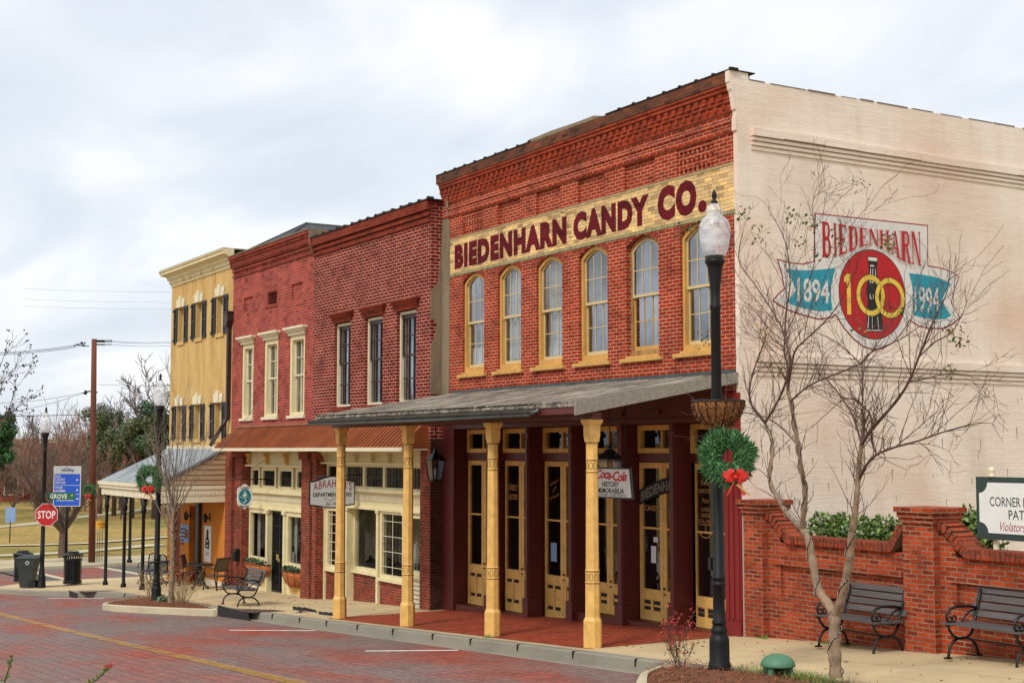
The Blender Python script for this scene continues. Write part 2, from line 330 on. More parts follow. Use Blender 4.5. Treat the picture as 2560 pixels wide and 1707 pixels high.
def concrete(name, c, joints=False, jw=2.4):
    mt, t, b = new_mat(name); cc = hexc(c)
    col = ramp(t, noise(t, .8, 7, .65), [(.3, sc(cc, .78)), (.5, cc), (.75, sc(cc, 1.14))])
    col = mixc(t, .6, col, ramp(t, noise(t, 40, 3, .7), [(.3, (.82, .82, .82, 1)), (.7, (1.12, 1.12, 1.12, 1))]), 'MULTIPLY')
    sp_ = ramp(t, noise(t, 9, 4, .7), [(.64, (1, 1, 1, 1)), (.72, (.72, .7, .67, 1))]); col = mixc(t, .6, col, sp_, 'MULTIPLY')
    if joints:
        br = t.nodes.new('ShaderNodeTexBrick'); c0 = t.nodes.new('ShaderNodeTexCoord'); t.links.new(c0.outputs['Object'], br.inputs['Vector']); br.offset = 0
        for a_, v_ in (('Scale', 1), ('Brick Width', jw), ('Row Height', 1.45), ('Mortar Size', .008)): br.inputs[a_].default_value = v_
        br.inputs['Color1'].default_value = br.inputs['Color2'].default_value = (1, 1, 1, 1); br.inputs['Mortar'].default_value = (.42, .38, .33, 1)
        col = mixc(t, 1, col, br.outputs[0], 'MULTIPLY')
    t.links.new(col, b.inputs['Base Color']); b.inputs['Roughness'].default_value = .9; bump(t, b, noise(t, 60, 3), .25, .004); return mt
M['walk'] = concrete('tan_concrete', 'c2ab82', True); M['kerb'] = concrete('grey_stone_kerb', '857f70'); M['kerbl'] = concrete('pale_concrete', 'bdb193')
M['farwalk'] = concrete('far_concrete', 'b7aa88')
def paving(name, c1, c2, cm, grey, bw, bh, amt, lo=.42, hi=.6, bs=.5, ms=.006):
    mt, t, b = new_mat(name); c0 = t.nodes.new('ShaderNodeTexCoord'); vec = c0.outputs['Object']
    br = t.nodes.new('ShaderNodeTexBrick'); t.links.new(vec, br.inputs['Vector'])
    for a_, v_ in (('Scale', 1), ('Brick Width', bw), ('Row Height', bh), ('Mortar Size', ms)): br.inputs[a_].default_value = v_
    br.inputs['Color1'].default_value = hexc(c1); br.inputs['Color2'].default_value = hexc(c2); br.inputs['Mortar'].default_value = hexc(cm)
    col = br.outputs[0]
    a = ramp(t, noise(t, .35, 7, .62, stretch=(.6, 1.6, 1)), [(lo, (0, 0, 0, 1)), (hi, (1, 1, 1, 1))]); ml = t.nodes.new('ShaderNodeMath'); ml.operation = 'MULTIPLY'; t.links.new(a, ml.inputs[0]); ml.inputs[1].default_value = amt
    g2 = mixc(t, br.outputs['Fac'], hexc(grey), sc(hexc(grey), .55))
    col = mixc(t, ml.outputs[0], col, g2)
    v2 = t.nodes.new('ShaderNodeTexVoronoi'); v2.inputs['Scale'].default_value = 3.2; t.links.new(vec, v2.inputs['Vector'])
    col = mixc(t, .75, col, ramp(t, noise(t, 7, 4, .75), [(.3, (.66, .66, .68, 1)), (.55, (1.02, 1.02, 1.02, 1)), (.75, (1.3, 1.24, 1.2, 1))]), 'MULTIPLY')
    col = mixc(t, .5, col, ramp(t, noise(t, 1.1, 5, .6), [(.3, (.75, .72, .72, 1)), (.7, (1.2, 1.15, 1.12, 1))]), 'MULTIPLY')
    col = mixc(t, .85, col, ramp(t, noise(t, 24, 4, .8, stretch=(1, .55, 1)), [(.32, (.55, .53, .53, 1)), (.5, (1, 1, 1, 1)), (.68, (1.45, 1.42, 1.4, 1))]), 'MULTIPLY')
    t.links.new(col, b.inputs['Base Color']); b.inputs['Roughness'].default_value = .8; b.inputs['Specular IOR Level'].default_value = .3
    inv = t.nodes.new('ShaderNodeMath'); inv.operation = 'SUBTRACT'; inv.inputs[0].default_value = 1; t.links.new(br.outputs['Fac'], inv.inputs[1]); bump(t, b, inv.outputs[0], bs, .008); return mt
M['road'] = paving('red_brick_road', 'aa543e', '8e4232', '54302a', '79706b', .1, .2, .88, .36, .58, 1.0)
M['redpave'] = paving('red_brick_paving', 'a8482a', '8c381c', '62301e', '74503e', .2, .1, .35, .5, .7)
M['asphalt'] = plain('dark_asphalt', '59544f', .9, .2, 3)
M['yellow_mark'] = plain('worn_yellow_paint', 'cfa04a', .8, .35, 9); M['white_mark'] = plain('worn_white_paint', 'd3cfc8', .8, .15, 9)
def grass():
    mt, t, b = new_mat('winter_grass')
    col = ramp(t, noise(t, .12, 8, .68), [(.30, hexc('5c6630')), (.42, hexc('8b7d48')), (.6, hexc('a98e57')), (.75, hexc('8d7444'))])
    col = mixc(t, .8, col, ramp(t, noise(t, 2.4, 6, .8, stretch=(1, 1, 1)), [(.35, (.55, .55, .5, 1)), (.6, (1.15, 1.15, 1.1, 1))]), 'MULTIPLY')
    t.links.new(col, b.inputs['Base Color']); b.inputs['Roughness'].default_value = 1; b.inputs['Specular IOR Level'].default_value = .1; bump(t, b, noise(t, 6, 5), .6, .1); return mt
M['grass'] = grass()
M['mulch'] = plain('brown_mulch', '6e3f22', 1, .55, 14, bmp=1)
M['mulchbit'] = plain('mulch_needles', '955a32', 1, .4, 12, bmp=0); M['mulchbit2'] = plain('dark_mulch_needles', '4a2a1a', 1, .4, 12, bmp=0)
M['bark'] = plain('mottled_bark', '8f7860', .85, .5, 16, bmp=.6, stretch=(1, 1, .5)); M['barkd'] = plain('dark_twig_bark', '5c443a', .85, .25, 9)
M['barkg'] = plain('grey_twigs', '86786a', .9, .3, 2); M['barkr'] = plain('reddish_twigs', '946a58', .9, .3, 2); M['barkk'] = plain('brown_twigs', '66544a', .9, .3, 2)
def leaf(name, c, k=.35, sc_=3):
    mt = plain(name, c, .55, k, sc_, bmp=0); return mt
M['leaf_g'] = leaf('green_leaves', '4a6a20'); M['leaf_g2'] = leaf('light_green_leaves', '77913a'); M['leaf_d'] = leaf('deep_green_needles', '1f4a22'); M['leaf_d2'] = leaf('mid_green_needles', '47803f')
M['leaf_y'] = leaf('yellow_leaves', 'b28a2c'); M['leaf_r'] = leaf('red_leaves', 'a83028'); M['leaf_o'] = leaf('olive_leaves', '5f6336'); M['leaf_o2'] = leaf('dull_green_leaves', '47552e')
M['straw'] = leaf('straw_twigs', 'a58a5c')
M['bow'] = plain('red_ribbon', 'c8241a', .4, .15, 9, bmp=0); M['gold'] = plain('gold_ribbon', 'b5a060', .4, .1, bmp=0)
M['coco'] = plain('coconut_fibre', '8f6038', 1, .5, 25, bmp=1, stretch=(1, 1, .4))
M['potwood'] = plain('fibre_liner', 'b86a34', 1, .5, 12, bmp=1)
M['pole'] = plain('utility_pole_wood', '6e3c28', .9, .4, 3, stretch=(1, 1, .15), bmp=.5)
M['slat'] = plain('weathered_bench_slat', '57504d', .7, .35, 5, stretch=(.3, 3, 3))
M['bin'] = plain('dark_green_plastic', '2b3534', .5, .12, 3)
M['dome'] = plain('green_painted_metal', '4c7a5c', .55, .12, 4)
M['white'] = plain('white_paint', 'dcdcd8', .6, .06, 4); M['mwhite'] = plain('mural_white', 'd6d2cc', .85, .08, 3); M['red'] = plain('mural_red', 'b3131b', .8, .12, 3)
M['teal'] = plain('mural_teal', '1f8fa3', .8, .12, 3); M['yel'] = plain('mural_yellow', 'e0c04a', .8, .1, 3); M['mblack'] = plain('mural_black', '1e1c1c', .8, .1); M['mred2'] = plain('mural_outline_red', '8e1a22', .8, .05)
M['stop'] = plain('stop_red', 'b3161c', .4, .06, 3, bmp=0); M['blue'] = plain('sign_blue', '1b57c9', .4, .06, 3, bmp=0); M['sgreen'] = plain('sign_green', '12603c', .4, .05, bmp=0)
M['signgrey'] = plain('grey_sign_board', 'c0c3c2', .6, .06, 3, bmp=0); M['txtblack'] = plain('black_lettering', '1a1a1c', .7, 0); M['txtred'] = plain('faded_red_lettering', '8a3440', .7, .1)
M['txtgold'] = plain('gold_lettering', 'b98a54', .6, .1); M['txtgrey'] = plain('grey_lettering', '77756f', .6, .1); M['navy'] = plain('navy_lettering', '1c2c86', .6, 0); M['brightred'] = plain('bright_red_lettering', 'c01828', .6, 0)
M['signteal'] = plain('sign_teal', '157a8a', .6, .1, bmp=0); M['signframe'] = plain('dark_green_frame', '2c3d3a', .6, .12); M['signyel'] = plain('sign_yellow', 'e0a62c', .6, .08, bmp=0)
M['potred'] = plain('red_glazed_pot', '8c1420', .3, .1); M['sling'] = plain('brown_sling_fabric', '6a5a4a', .8, .15)
M['farbrick'] = brick('far_red_brick', 'b04c32', '964028', '8a6a5a', ms=.006)
M['door_red'] = plain('red_brown_door', '7c3a1e', .7, .15, 3); M['lightstring'] = plain('pale_bulb', 'd8d8d0', .3, 0)
M['wire'] = plain('cable_black', '1d1d1f', .6, 0); M['paper'] = plain('paper', 'cfd4d8', .8, .05); M['bluepaper'] = plain('blue_paper', '7f9cc4', .8, .05)
# ------------------------------------------------------------------ lettering
_tc = {}
def glyphs(s, bold=0.0, spacing=1.0):
    k = (s, bold, spacing)
    if k not in _tc:
        cu = bpy.data.curves.new('t', 'FONT'); cu.body = s; cu.offset = bold; cu.space_character = spacing; cu.resolution_u = 3
        o = bpy.data.objects.new('t', cu); C.objects.link(o); dg = bpy.context.evaluated_depsgraph_get(); dg.update()
        me = bpy.data.meshes.new_from_object(o.evaluated_get(dg)); v = np.array([q.co[:2] for q in me.vertices]); f = [list(p.vertices) for p in me.polygons]
        bpy.data.objects.remove(o); bpy.data.curves.remove(cu); bpy.data.meshes.remove(me)
        mn, mxx = v.min(0), v.max(0); _tc[k] = ((v-mn)/(mxx-mn), f)
    return _tc[k]
def text(mb, s, c, right, up, w, h, bold=.02, spacing=1.0, m=0, warp=None):
    v, f = glyphs(s, bold, spacing); c, right, up = np.array(c, float), np.array(right, float), np.array(up, float)
    vs = []
    for a, b in v:
        if warp: a, b = warp(a, b)
        vs.append(c+right*(a-.5)*w+up*(b-.5)*h)
    return mb.add(vs, f, m)
X_, Y_, Z_ = np.array([1., 0, 0]), np.array([0, 1., 0]), np.array([0, 0, 1.])
def arc(cx, cy, rx, ry, a0, a1, n): return [(cx+rx*math.cos(math.radians(a0+(a1-a0)*i/n)), cy+ry*math.sin(math.radians(a0+(a1-a0)*i/n))) for i in range(n+1)]
def bowl(x0, x1, y0, y1, tk, th):               # right-hand bowl of B, D, R
    O = [(x0, y1)]+arc((x0+x1)/2, (y0+y1)/2, (x1-x0)/2, (y1-y0)/2, 90, -90, 8)+[(x0, y0)]
    I = [(x0, y1-th)]+arc((x0+x1)/2, (y0+y1)/2, (x1-x0)/2-tk, (y1-y0)/2-th, 90, -90, 8)+[(x0, y0+th)]
    return [[O[i], O[i+1], I[i+1], I[i]] for i in range(len(O)-1)]
def serif_letter(ch):                            # thick-stemmed serif capitals
    T = .33; t = .085; q = []
    def stem(x, w=T, y0=0, y1=1, s=.09):
        q.append([(x, y0), (x+w, y0), (x+w, y1), (x, y1)])
        if y0 == 0: q.append([(x-s, 0), (x+w+s, 0), (x+w+s, .05), (x-s, .05)])
        if y1 == 1: q.append([(x-s, .95), (x+w+s, .95), (x+w+s, 1), (x-s, 1)])
    if ch == 'I': stem(.37)
    elif ch in 'BRDE':
        stem(.08)
        if ch == 'D': q.extend(bowl(.34, .98, 0, 1, .24, t))
        if ch in 'BR': q.extend(bowl(.34, .92, .5, 1, .22, t))
        if ch == 'B': q.extend(bowl(.34, .98, 0, .56, .24, t))
        if ch == 'R': q.append([(.5, .5), (.72, .5), (1.0, 0), (.74, 0)]); q.append([(.68, 0), (1.08, 0), (1.08, .05), (.68, .05)])
        if ch == 'E':
            q += [[(.38, .93), (.9, .93), (.9, 1), (.38, 1)], [(.82, .76), (.9, .76), (.9, .93), (.82, .93)], [(.38, .47), (.72, .47), (.72, .54), (.38, .54)], [(.66, .4), (.73, .4), (.73, .62), (.66, .62)], [(.38, 0), (.95, 0), (.95, .07), (.38, .07)], [(.86, .07), (.95, .07), (.95, .26), (.86, .26)]]
    elif ch == 'H': stem(.05, .24); stem(.71, .24); q.append([(.29, .47), (.71, .47), (.71, .54), (.29, .54)])
    elif ch == 'N': stem(.06, .1); stem(.84, .1, s=.07); q.append([(.04, 1), (.3, 1), (.94, 0), (.76, 0)])
    elif ch == 'A': q += [[(.44, 1), (.6, 1), (1.0, 0), (.74, 0)], [(.44, 1), (.52, .98), (.16, 0), (.06, 0)], [(.26, .28), (.78, .28), (.76, .35), (.28, .35)], [(-.04, 0), (.28, 0), (.28, .05), (-.04, .05)], [(.64, 0), (1.1, 0), (1.1, .05), (.64, .05)]]
    return q
# ------------------------------------------------------------------ walls with openings
def archz(x, xa, xb, zs, zc): k = (x-(xa+xb)/2)/((xb-xa)/2); return zs+(zc-zs)*math.sqrt(max(0, 1-k*k*.92))-0 if True else 0
def arch_poly(xa, xb, z0, zs, zc, n=14):
    L = [(xa, z0), (xb, z0)]
    for i in range(n+1):
        x = xb+(xa-xb)*i/n; k = (x-(xa+xb)/2)/((xb-xa)/2); L.append((x, zs+(zc-zs)*(1-k*k)))
    return L
def wall(mb, x0, x1, z0, z1, yf, yb, holes, m=0, fn=None):
    """holes: (xa,xb,za,zb[,zspring]); front face at yf, reveals back to yb"""
    fn = fn or (lambda a, d, c: (a, d, c))
    xs = sorted(set([x0, x1]+[h[0] for h in holes]+[h[1] for h in holes])); zs = sorted(set([z0, z1]+[h[2] for h in holes]+[h[3] for h in holes]))
    for i in range(len(xs)-1):
        for j in range(len(zs)-1):
            cx, cz = (xs[i]+xs[i+1])/2, (zs[j]+zs[j+1])/2
            if any(h[0] < cx < h[1] and h[2] < cz < h[3] for h in holes): continue
            for y in (yf, yb): mb.poly([fn(xs[i], y, zs[j]), fn(xs[i+1], y, zs[j]), fn(xs[i+1], y, zs[j+1]), fn(xs[i], y, zs[j+1])], m)
    mb.poly([fn(x0, yf, z1), fn(x1, yf, z1), fn(x1, yb, z1), fn(x0, yb, z1)], m)
    for xx in (x0, x1): mb.poly([fn(xx, yf, z0), fn(xx, yb, z0), fn(xx, yb, z1), fn(xx, yf, z1)], m)
    for h in holes:
        xa, xb, za, zb = h[:4]; zs_ = h[4] if len(h) > 4 else zb
        for xx in (xa, xb): mb.poly([fn(xx, yf, za), fn(xx, yb, za), fn(xx, yb, zs_), fn(xx, yf, zs_)], m)
        mb.poly([fn(xa, yf, za), fn(xb, yf, za), fn(xb, yb, za), fn(xa, yb, za)], m)
        if len(h) == 4: mb.poly([fn(xa, yf, zb), fn(xb, yf, zb), fn(xb, yb, zb), fn(xa, yb, zb)], m)
        else:
            A = arch_poly(xa, xb, za, zs_, zb)[2:]
            for (p, q), (r, s_) in zip(A[:-1], A[1:]):
                mb.poly([fn(p, yf, q), fn(r, yf, s_), fn(r, yb, s_), fn(p, yb, q)], m)
                for y in (yf, yb): mb.poly([fn(p, y, q), fn(p, y, zb), fn(r, y, zb), fn(r, y, s_)], m)
    return mb
def frame(mb, xa, xb, za, zb, w, y0, y1, m=0, wb=None):
    wb = w if wb is None else wb
    mb.box(xa, xa+w, y0, y1, za, zb, m); mb.box(xb-w, xb, y0, y1, za, zb, m); mb.box(xa+w, xb-w, y0, y1, zb-w, zb, m); mb.box(xa+w, xb-w, y0, y1, za, za+wb, m)
rnd = random.Random(7)
# ================================================================== ground, street, pavements
def strip(name, xs, ys, zf, mat, kind='structure', thick=None, label=None):
    mb = MB(); nx, ny = len(xs), len(ys)
    vs = [(x, y, zf(x, y)) for x in xs for y in ys]
    fs = [(i*ny+j, (i+1)*ny+j, (i+1)*ny+j+1, i*ny+j+1) for i in range(nx-1) for j in range(ny-1)]
    mb.add(vs, fs)
    o = mb.build(name, mat, recalc=False); o['kind'] = kind
    return o
def frange(a, b, n): return [a+(b-a)*i/(n-1) for i in range(n)]
def terr(x, y):
    z = zg(max(x, -60))-.24
    d = max(0, -48-x)
    h = .10*math.sin(x*.07+1)+.08*math.sin(y*.11)
    z += min(d, 12)/12*.14+ (h if x < -60 else 0)*min(1, max(0, (-60-x)/10))
    z += max(0, -x-75)*.012
    return z
gxs = [-1500, -700, -400, -300, -240, -200, -170, -150]+frange(-140, 40, 61)+[60, 100, 200, 500, 1200]
gys = [-1200, -500, -200, -100, -60, -40]+frange(-30, 90, 41)+[120, 180, 300, 600, 1500]
strip('ground', gxs, gys, terr, M['grass'])
rx = sorted(set([-120, -90, -70]+[x for x in GX if -60 <= x <= 30]+frange(-60, 30, 31)))
strip('brick_road', rx, [-11.9, -7.5, -3.0], lambda x, y: zg(x)-.15-.012*abs(y+7.5)+.03, M['road'])
road_z = lambda x, y: zg(x)-.15-.012*abs(y+7.5)+.03
# side street going away between the ochre building and the park
CX0, CX1 = -44.2, -35.2
strip('side_street', [CX0, -40, CX1], [-3.0, 1.2, 6, 20, 45, 80], lambda x, y: zg(x)-.13-.006*max(0, y), M['asphalt'])
strip('crosswalk', [CX0+.2, -40, CX1-.2], [-1.9, 1.0], lambda x, y: zg(x)-.124, M['road'])
mb = MB()
for y in (-2.1, 1.0):
    mb.add([(x, yy, zg(x)-.118) for x in (CX0+.2, -40, CX1-.2) for yy in (y, y+.35)], [(0, 2, 3, 1), (2, 4, 5, 3)])
o = mb.build('crosswalk_border', M['kerbl'], recalc=False); o['kind'] = 'structure'
# pavement in front of the shops with rounded corner at the side street
mb = MB(); xs = frange(-31.0, 30, 75)
def kerb_y(x):
    if x > -25.2: return -3.05
    if x > -29: return -3.05-(-25.2-x)/3.8*1.9
    return -4.95-.5*min(1, (-29-x)/2)
vs = []; fs = []
for x in xs:
    for j in range(9):
        y = kerb_y(x)+(2.2-kerb_y(x))*j/8; vs.append((x, y, sw(x, y)))
fs = [(i*9+j, (i+1)*9+j, (i+1)*9+j+1, i*9+j+1) for i in range(len(xs)-1) for j in range(8)]
mb.add(vs, fs)
corner = [(-31.0, kerb_y(-31))]+[(-31-3.6*math.sin(math.radians(a)), kerb_y(-31)+3.0*(1-math.cos(math.radians(a)))) for a in (15, 30, 45, 60, 75, 90)]+[(-34.7, 40), (-31, 40)]
mb.poly([(x, y, zg(x)) for x, y in corner[:-2]]+[(-34.7, 6, zg(-34.7)), (-31.0, 6, sw(-31.0, 6))])
mb.poly([(-34.7, 6, zg(-34.7)), (-34.7, 60, zg(-34.7)-.3), (-31, 60, zg(-31)-.3), (-31, 6, sw(-31, 6))])
o = mb.build('pavement', M['walk'], recalc=False); o['kind'] = 'structure'
def kerb(name, path, zf, wd=.2, hgt=.22, mat=None, side=1):
    mb = MB(); n = len(path); prof = [(0, -hgt), (-.03, -.02), (-.06, 0), (-wd, .004), (-wd, -hgt)]
    pts = []
    for i, (x, y) in enumerate(path):
        a, b = path[max(i-1, 0)], path[min(i+1, n-1)]; tx, ty = b[0]-a[0], b[1]-a[1]; l = math.hypot(tx, ty); nx, ny = ty/l*side, -tx/l*side
        for d, h in prof: pts.append((x+nx*d, y+ny*d, zf(x, y)+h))
    k = len(prof); mb.add(pts, [(i*k+j, (i+1)*k+j, (i+1)*k+j+1, i*k+j+1) for i in range(n-1) for j in range(k-1)])
    o = mb.build(name, mat or M['kerb']); o['kind'] = 'structure'; return o
kp = [(-34.9, 40), (-34.9, 6)]+[(x-.2 if i > 3 else x, y-.2 if i < 4 else y) for i, (x, y) in enumerate(corner[:-2])][::-1]
kp += [(x, kerb_y(x)-.2) for x in xs if -31 < x < 30.1]
kerb('kerb', kp, lambda x, y: zg(x)+.004, mat=M['kerb'])
mb = MB()                                       # kerb joints
for i in range(36):
    x = -24+i*1.5+rnd.uniform(-.1, .1); y = kerb_y(x)
    mb.box(x-.003, x+.003, y-.2025, y+.0, zg(x)-.1, zg(x)+.0075)
o = mb.build('kerb_joints', M['inside'], recalc=False); o['kind'] = 'structure'
kerb('gutter_line', [(x, -3.42) for x in frange(-24.5, 26, 40)], lambda x, y: road_z(x, y)+.012, wd=.22, hgt=.03, mat=M['kerb'])
# brick paving below the porch of the candy building
strip('porch_paving', frange(-9.9, -.12, 12), [-2.86, 0.3], lambda x, y: sw(x, y)+.005, M['redpave'])
# far side of the side street
strip('far_pavement', frange(-50, -44.4, 4), [-6, 0, 6, 20, 50, 80], lambda x, y: zg(x)-.03-.006*max(0, y), M['farwalk'])
kerb('far_kerb', [(-44.3, y) for y in frange(80, -6, 12)], lambda x, y: zg(x)-.025-.006*max(0, y), mat=M['kerbl'], side=1)
def path_strip(name, pts, wd, off=.03):
    mb = MB(); vs = []
    for i, (x, y) in enumerate(pts):
        a, b = pts[max(i-1, 0)], pts[min(i+1, len(pts)-1)]; tx, ty = b[0]-a[0], b[1]-a[1]; l = math.hypot(tx, ty); nx, ny = ty/l, -tx/l
        for s in (-.5, .5): vs.append((x+nx*wd*s, y+ny*wd*s, terr(x, y)+off))
    mb.add(vs, [(2*i, 2*i+2, 2*i+3, 2*i+1) for i in range(len(pts)-1)])
    o = mb.build(name, M['farwalk'], recalc=False); o['kind'] = 'structure'
def gt(u, v):
    d = ray(u, v); lo, hi = 5, 400
    for _ in range(50):
        md = (lo+hi)/2; p = CP+d*md
        if p[2] > terr(p[0], p[1]): lo = md
        else: hi = md
    return CP+d*lo
def dens(pts, k=8):
    r = []
    for a, b in zip(pts[:-1], pts[1:]): r += [(a[0]+(b[0]-a[0])*i/k, a[1]+(b[1]-a[1])*i/k) for i in range(k)]
    return r+[pts[-1]]
path_strip('park_path', dens([tuple(gt(u, v)[:2]) for u, v in ((-60, 1322), (60, 1312), (180, 1296), (300, 1280), (400, 1268), (470, 1262))]), 1.6)
path_strip('park_kerb', dens([tuple(gt(u, v)[:2]) for u, v in ((-60, 1366), (80, 1364), (200, 1360), (300, 1353), (400, 1345), (470, 1340))]), 1.0, .06)
path_strip('park_walk', dens([tuple(gt(u, v)[:2]) for u, v in ((-60, 1392), (60, 1388), (180, 1382), (300, 1371), (400, 1362))]), 1.4, .05)
# opposite pavement (camera side)
strip('near_pavement', [x for x in rx], [-22, -11.9], lambda x, y: zg(x)-.02, M['walk'])
# markings
mb = MB(); x = -44.0
while x < 16:
    s = rnd.uniform(-.02, .02)
    if rnd.random() > .06:
        z0, z1 = road_z(x, -7.5)+.005, road_z(x+.075, -7.5)+.005
        mb.poly([(x-.02, -7.60+s, z0), (x+.038, -7.60+s, z1), (x+.058, -7.36+s, z1), (x, -7.36+s, z0)])
    x += .105
o = mb.build('yellow_centre_line', M['yellow_mark'], recalc=False); o['kind'] = 'structure'
mb = MB()
for (u0, v0), (u1, v1) in (((574, 1575), (830, 1576)), ((914, 1627), (1180, 1625)), ((118, 1495.5), (330, 1495))):
    def rp(u, v):
        p = P(u, v, -4); d = ray(u, v); lo, hi = 3, 100
        for _ in range(40):
            md = (lo+hi)/2; q = CP+d*md
            if q[2] > road_z(q[0], q[1]): lo = md
            else: hi = md
        return CP+d*lo
    a, b = rp(u0, v0), rp(u1, v1)
    if b[1] > -3.5: b = a+(b-a)*((-3.5-a[1])/(b[1]-a[1]))
    t_ = (b-a)/np.linalg.norm(b-a); nn = np.array([-t_[1], t_[0], 0])*.055
    vs = []
    for i in range(6):
        q = a+(b-a)*i/5; z = road_z(q[0], q[1])+.006; vs += [(q[0]-nn[0], q[1]-nn[1], z), (q[0]+nn[0], q[1]+nn[1], z)]
    mb.add(vs, [(2*i, 2*i+2, 2*i+3, 2*i+1) for i in range(5)])
o = mb.build('parking_lines', M['white_mark'], recalc=False); o['kind'] = 'structure'
# planting islands
def island(outline, name, inner=.16):
    n = len(outline); cx = sum(p[0] for p in outline)/n; cy = sum(p[1] for p in outline)/n
    zt = lambda x, y: zg(x)+.01
    ins = []
    for x, y in outline:
        d = math.hypot(x-cx, y-cy); ins.append((cx+(x-cx)*(1-inner/d), cy+(y-cy)*(1-inner/d)))
    mb = MB(); vs = [(x, y, zt(x, y)-.25) for x, y in outline]+[(x, y, zt(x, y)-.02) for x, y in outline]+[(cx+(x-cx)*.985, cy+(y-cy)*.985, zt(x, y)) for x, y in outline]+[(x, y, zt(x, y)) for x, y in ins]+[(x, y, zt(x, y)-.1) for x, y in ins]
    mb.add(vs, [(k*n+i, k*n+(i+1) % n, (k+1)*n+(i+1) % n, (k+1)*n+i) for k in range(4) for i in range(n)])
    o = mb.build(name+'_kerb', M['kerbl']); o['kind'] = 'structure'
    mb = MB(); rings = 6; vs = []
    for r in range(rings+1):
        f = 1-r/rings
        for x, y in ins:
            X, Y = cx+(x-cx)*f, cy+(y-cy)*f; vs.append((X, Y, zt(X, Y)-.02+.11*(1-f*f)**.5+rnd.uniform(-.012, .012)))
    mb.add(vs, [(r*n+i, r*n+(i+1) % n, (r+1)*n+(i+1) % n, (r+1)*n+i) for r in range(rings) for i in range(n)])
    def inside(x, y):
        c = False
        for i in range(n):
            (x1, y1), (x2, y2) = ins[i], ins[i-1]
            if (y1 > y) != (y2 > y) and x < (x2-x1)*(y-y1)/(y2-y1)+x1: c = not c
        return c
    bx = [p[0] for p in ins]; by = [p[1] for p in ins]
    area = (max(bx)-min(bx))*(max(by)-min(by)); cnt = int(area*520)
    for _ in range(cnt):
        x, y = rnd.uniform(min(bx), max(bx)), rnd.uniform(min(by), max(by))
        if not inside(x, y): continue
        z = zt(x, y)+.05+rnd.uniform(0, .05); a = rnd.uniform(0, 6.28); l = rnd.uniform(.03, .085); d = np.array([math.cos(a)*l, math.sin(a)*l, rnd.uniform(-.02, .03)]); s = np.array([-math.sin(a), math.cos(a), 0])*.006
        p = np.array([x, y, z]); mb.poly([p-s, p+d-s*.3, p+d+s*.3, p+s], rnd.choice((1, 1, 2)))
    o = mb.build(name+'_mulch', [M['mulch'], M['mulchbit'], M['mulchbit2']], recalc=False); o['kind'] = 'stuff'; setp(o, None, 'mulch')
    o['label'] = {'near_island': 'brown bark mulch bed around the big bare tree and the nearest lamp', 'far_island': 'brown bark mulch bed around the far lamp and small lit tree'}[name]
    return zt
def smooth(pts, k=4):
    n = len(pts); r = []
    for i in range(n):
        p0, p1, p2, p3 = [np.array(pts[(i+j) % n], float) for j in (-1, 0, 1, 2)]
        for s in range(k):
            t = s/k; r.append(tuple(.5*((2*p1)+(-p0+p2)*t+(2*p0-5*p1+4*p2-p3)*t*t+(-p0+3*p1-3*p2+p3)*t**3)))
    return r
island(smooth([(2.75, -3.36), (2.62, -3.7), (3.2, -4.35), (4.6, -5.2), (7.5, -5.5), (9.6, -4.6), (9.4, -3.36), (6.0, -3.3)]), 'near_island')
island(smooth([(-21.2, -3.38), (-20.9, -4.3), (-19.9, -4.95), (-18.6, -4.85), (-16.9, -4.25), (-15.5, -3.75), (-15.3, -3.4), (-18.2, -3.33)]), 'far_island')
# iron drain slots cut between kerb and island, and at the corner
for k, (x0, x1, y0, y1, dz, sx) in enumerate(((-15.2, -12.9, -3.42, -2.95, .008, 1), (-27.2, -25.9, -3.75, -3.1, .008, 1))):
    t = thing('storm_drain', ((x0+x1)/2, (y0+y1)/2, zg((x0+x1)/2)), ('dark iron gutter drain cover beside the far planting island', 'dark iron gutter drain cover near the corner bins')[k], 'drain', 'iron kerb drains')
    ym = kerb_y((x0+x1)/2)-.2
    MB().add([(x0, y0 if k == 0 else ym, zg(x0)+dz), (x1, y0 if k == 0 else ym, zg(x1)+dz), (x1, y1+.35, zg(x1)+dz), (x0+.4, y1+.35, zg(x0)+dz)], [(0, 1, 2, 3)]).build('cover', plain('rusty_cover%d' % k, '4e342c', .8, .3, 6), t, recalc=False)
    MB().box(x0+.1, x1-.1, ym-.204, ym-.19, zg(x0)-.13, zg(x1)-.02).build('slot', M['inside'], t)
# long shallow cracks / leaf litter on the tan pavement
mb = MB()
for _ in range(260):
    x = rnd.uniform(-22, 9); y = rnd.uniform(-2.9, -.1)
    if -9.9 < x < -.1: continue
    a = rnd.uniform(0, 6.28); l = rnd.uniform(.015, .045); d = np.array([math.cos(a)*l, math.sin(a)*l, 0]); s = np.array([-math.sin(a), math.cos(a), 0])*l*.4; p = np.array([x, y, sw(x, y)+.008])
    mb.poly([p-d, p-s, p+d, p+s+np.array([0, 0, .01])])
o = mb.build('leaf_litter', M['mulchbit2'], recalc=False); setp(o, 'small dead leaves scattered on the tan pavement', 'leaves', None, 'stuff')
for k, (x0, y0, x1) in enumerate(((-13.2, -2.3, -11.7), (-12.2, -2.62, -11.9), (-11.2, -2.5, -9.95))):
    mb = MB()
    for j in range(3): mb.box(x0+.15*j, x1-.25*j, y0+.07*j-.007, y0+.07*j+.007, zg(x0)-.02, max(sw(x0, y0), sw(x1, y0))+.004)
    t = setp(mb.build('pavement_grate', M['inside'], origin=((x0+x1)/2, y0, zg(x0))), ('dark slots in the pavement left of the leftmost porch post', 'short dark slot in the pavement by the leftmost porch post', 'dark slots in the pavement right of the leftmost porch post')[k], 'grate', 'slots in the pavement')

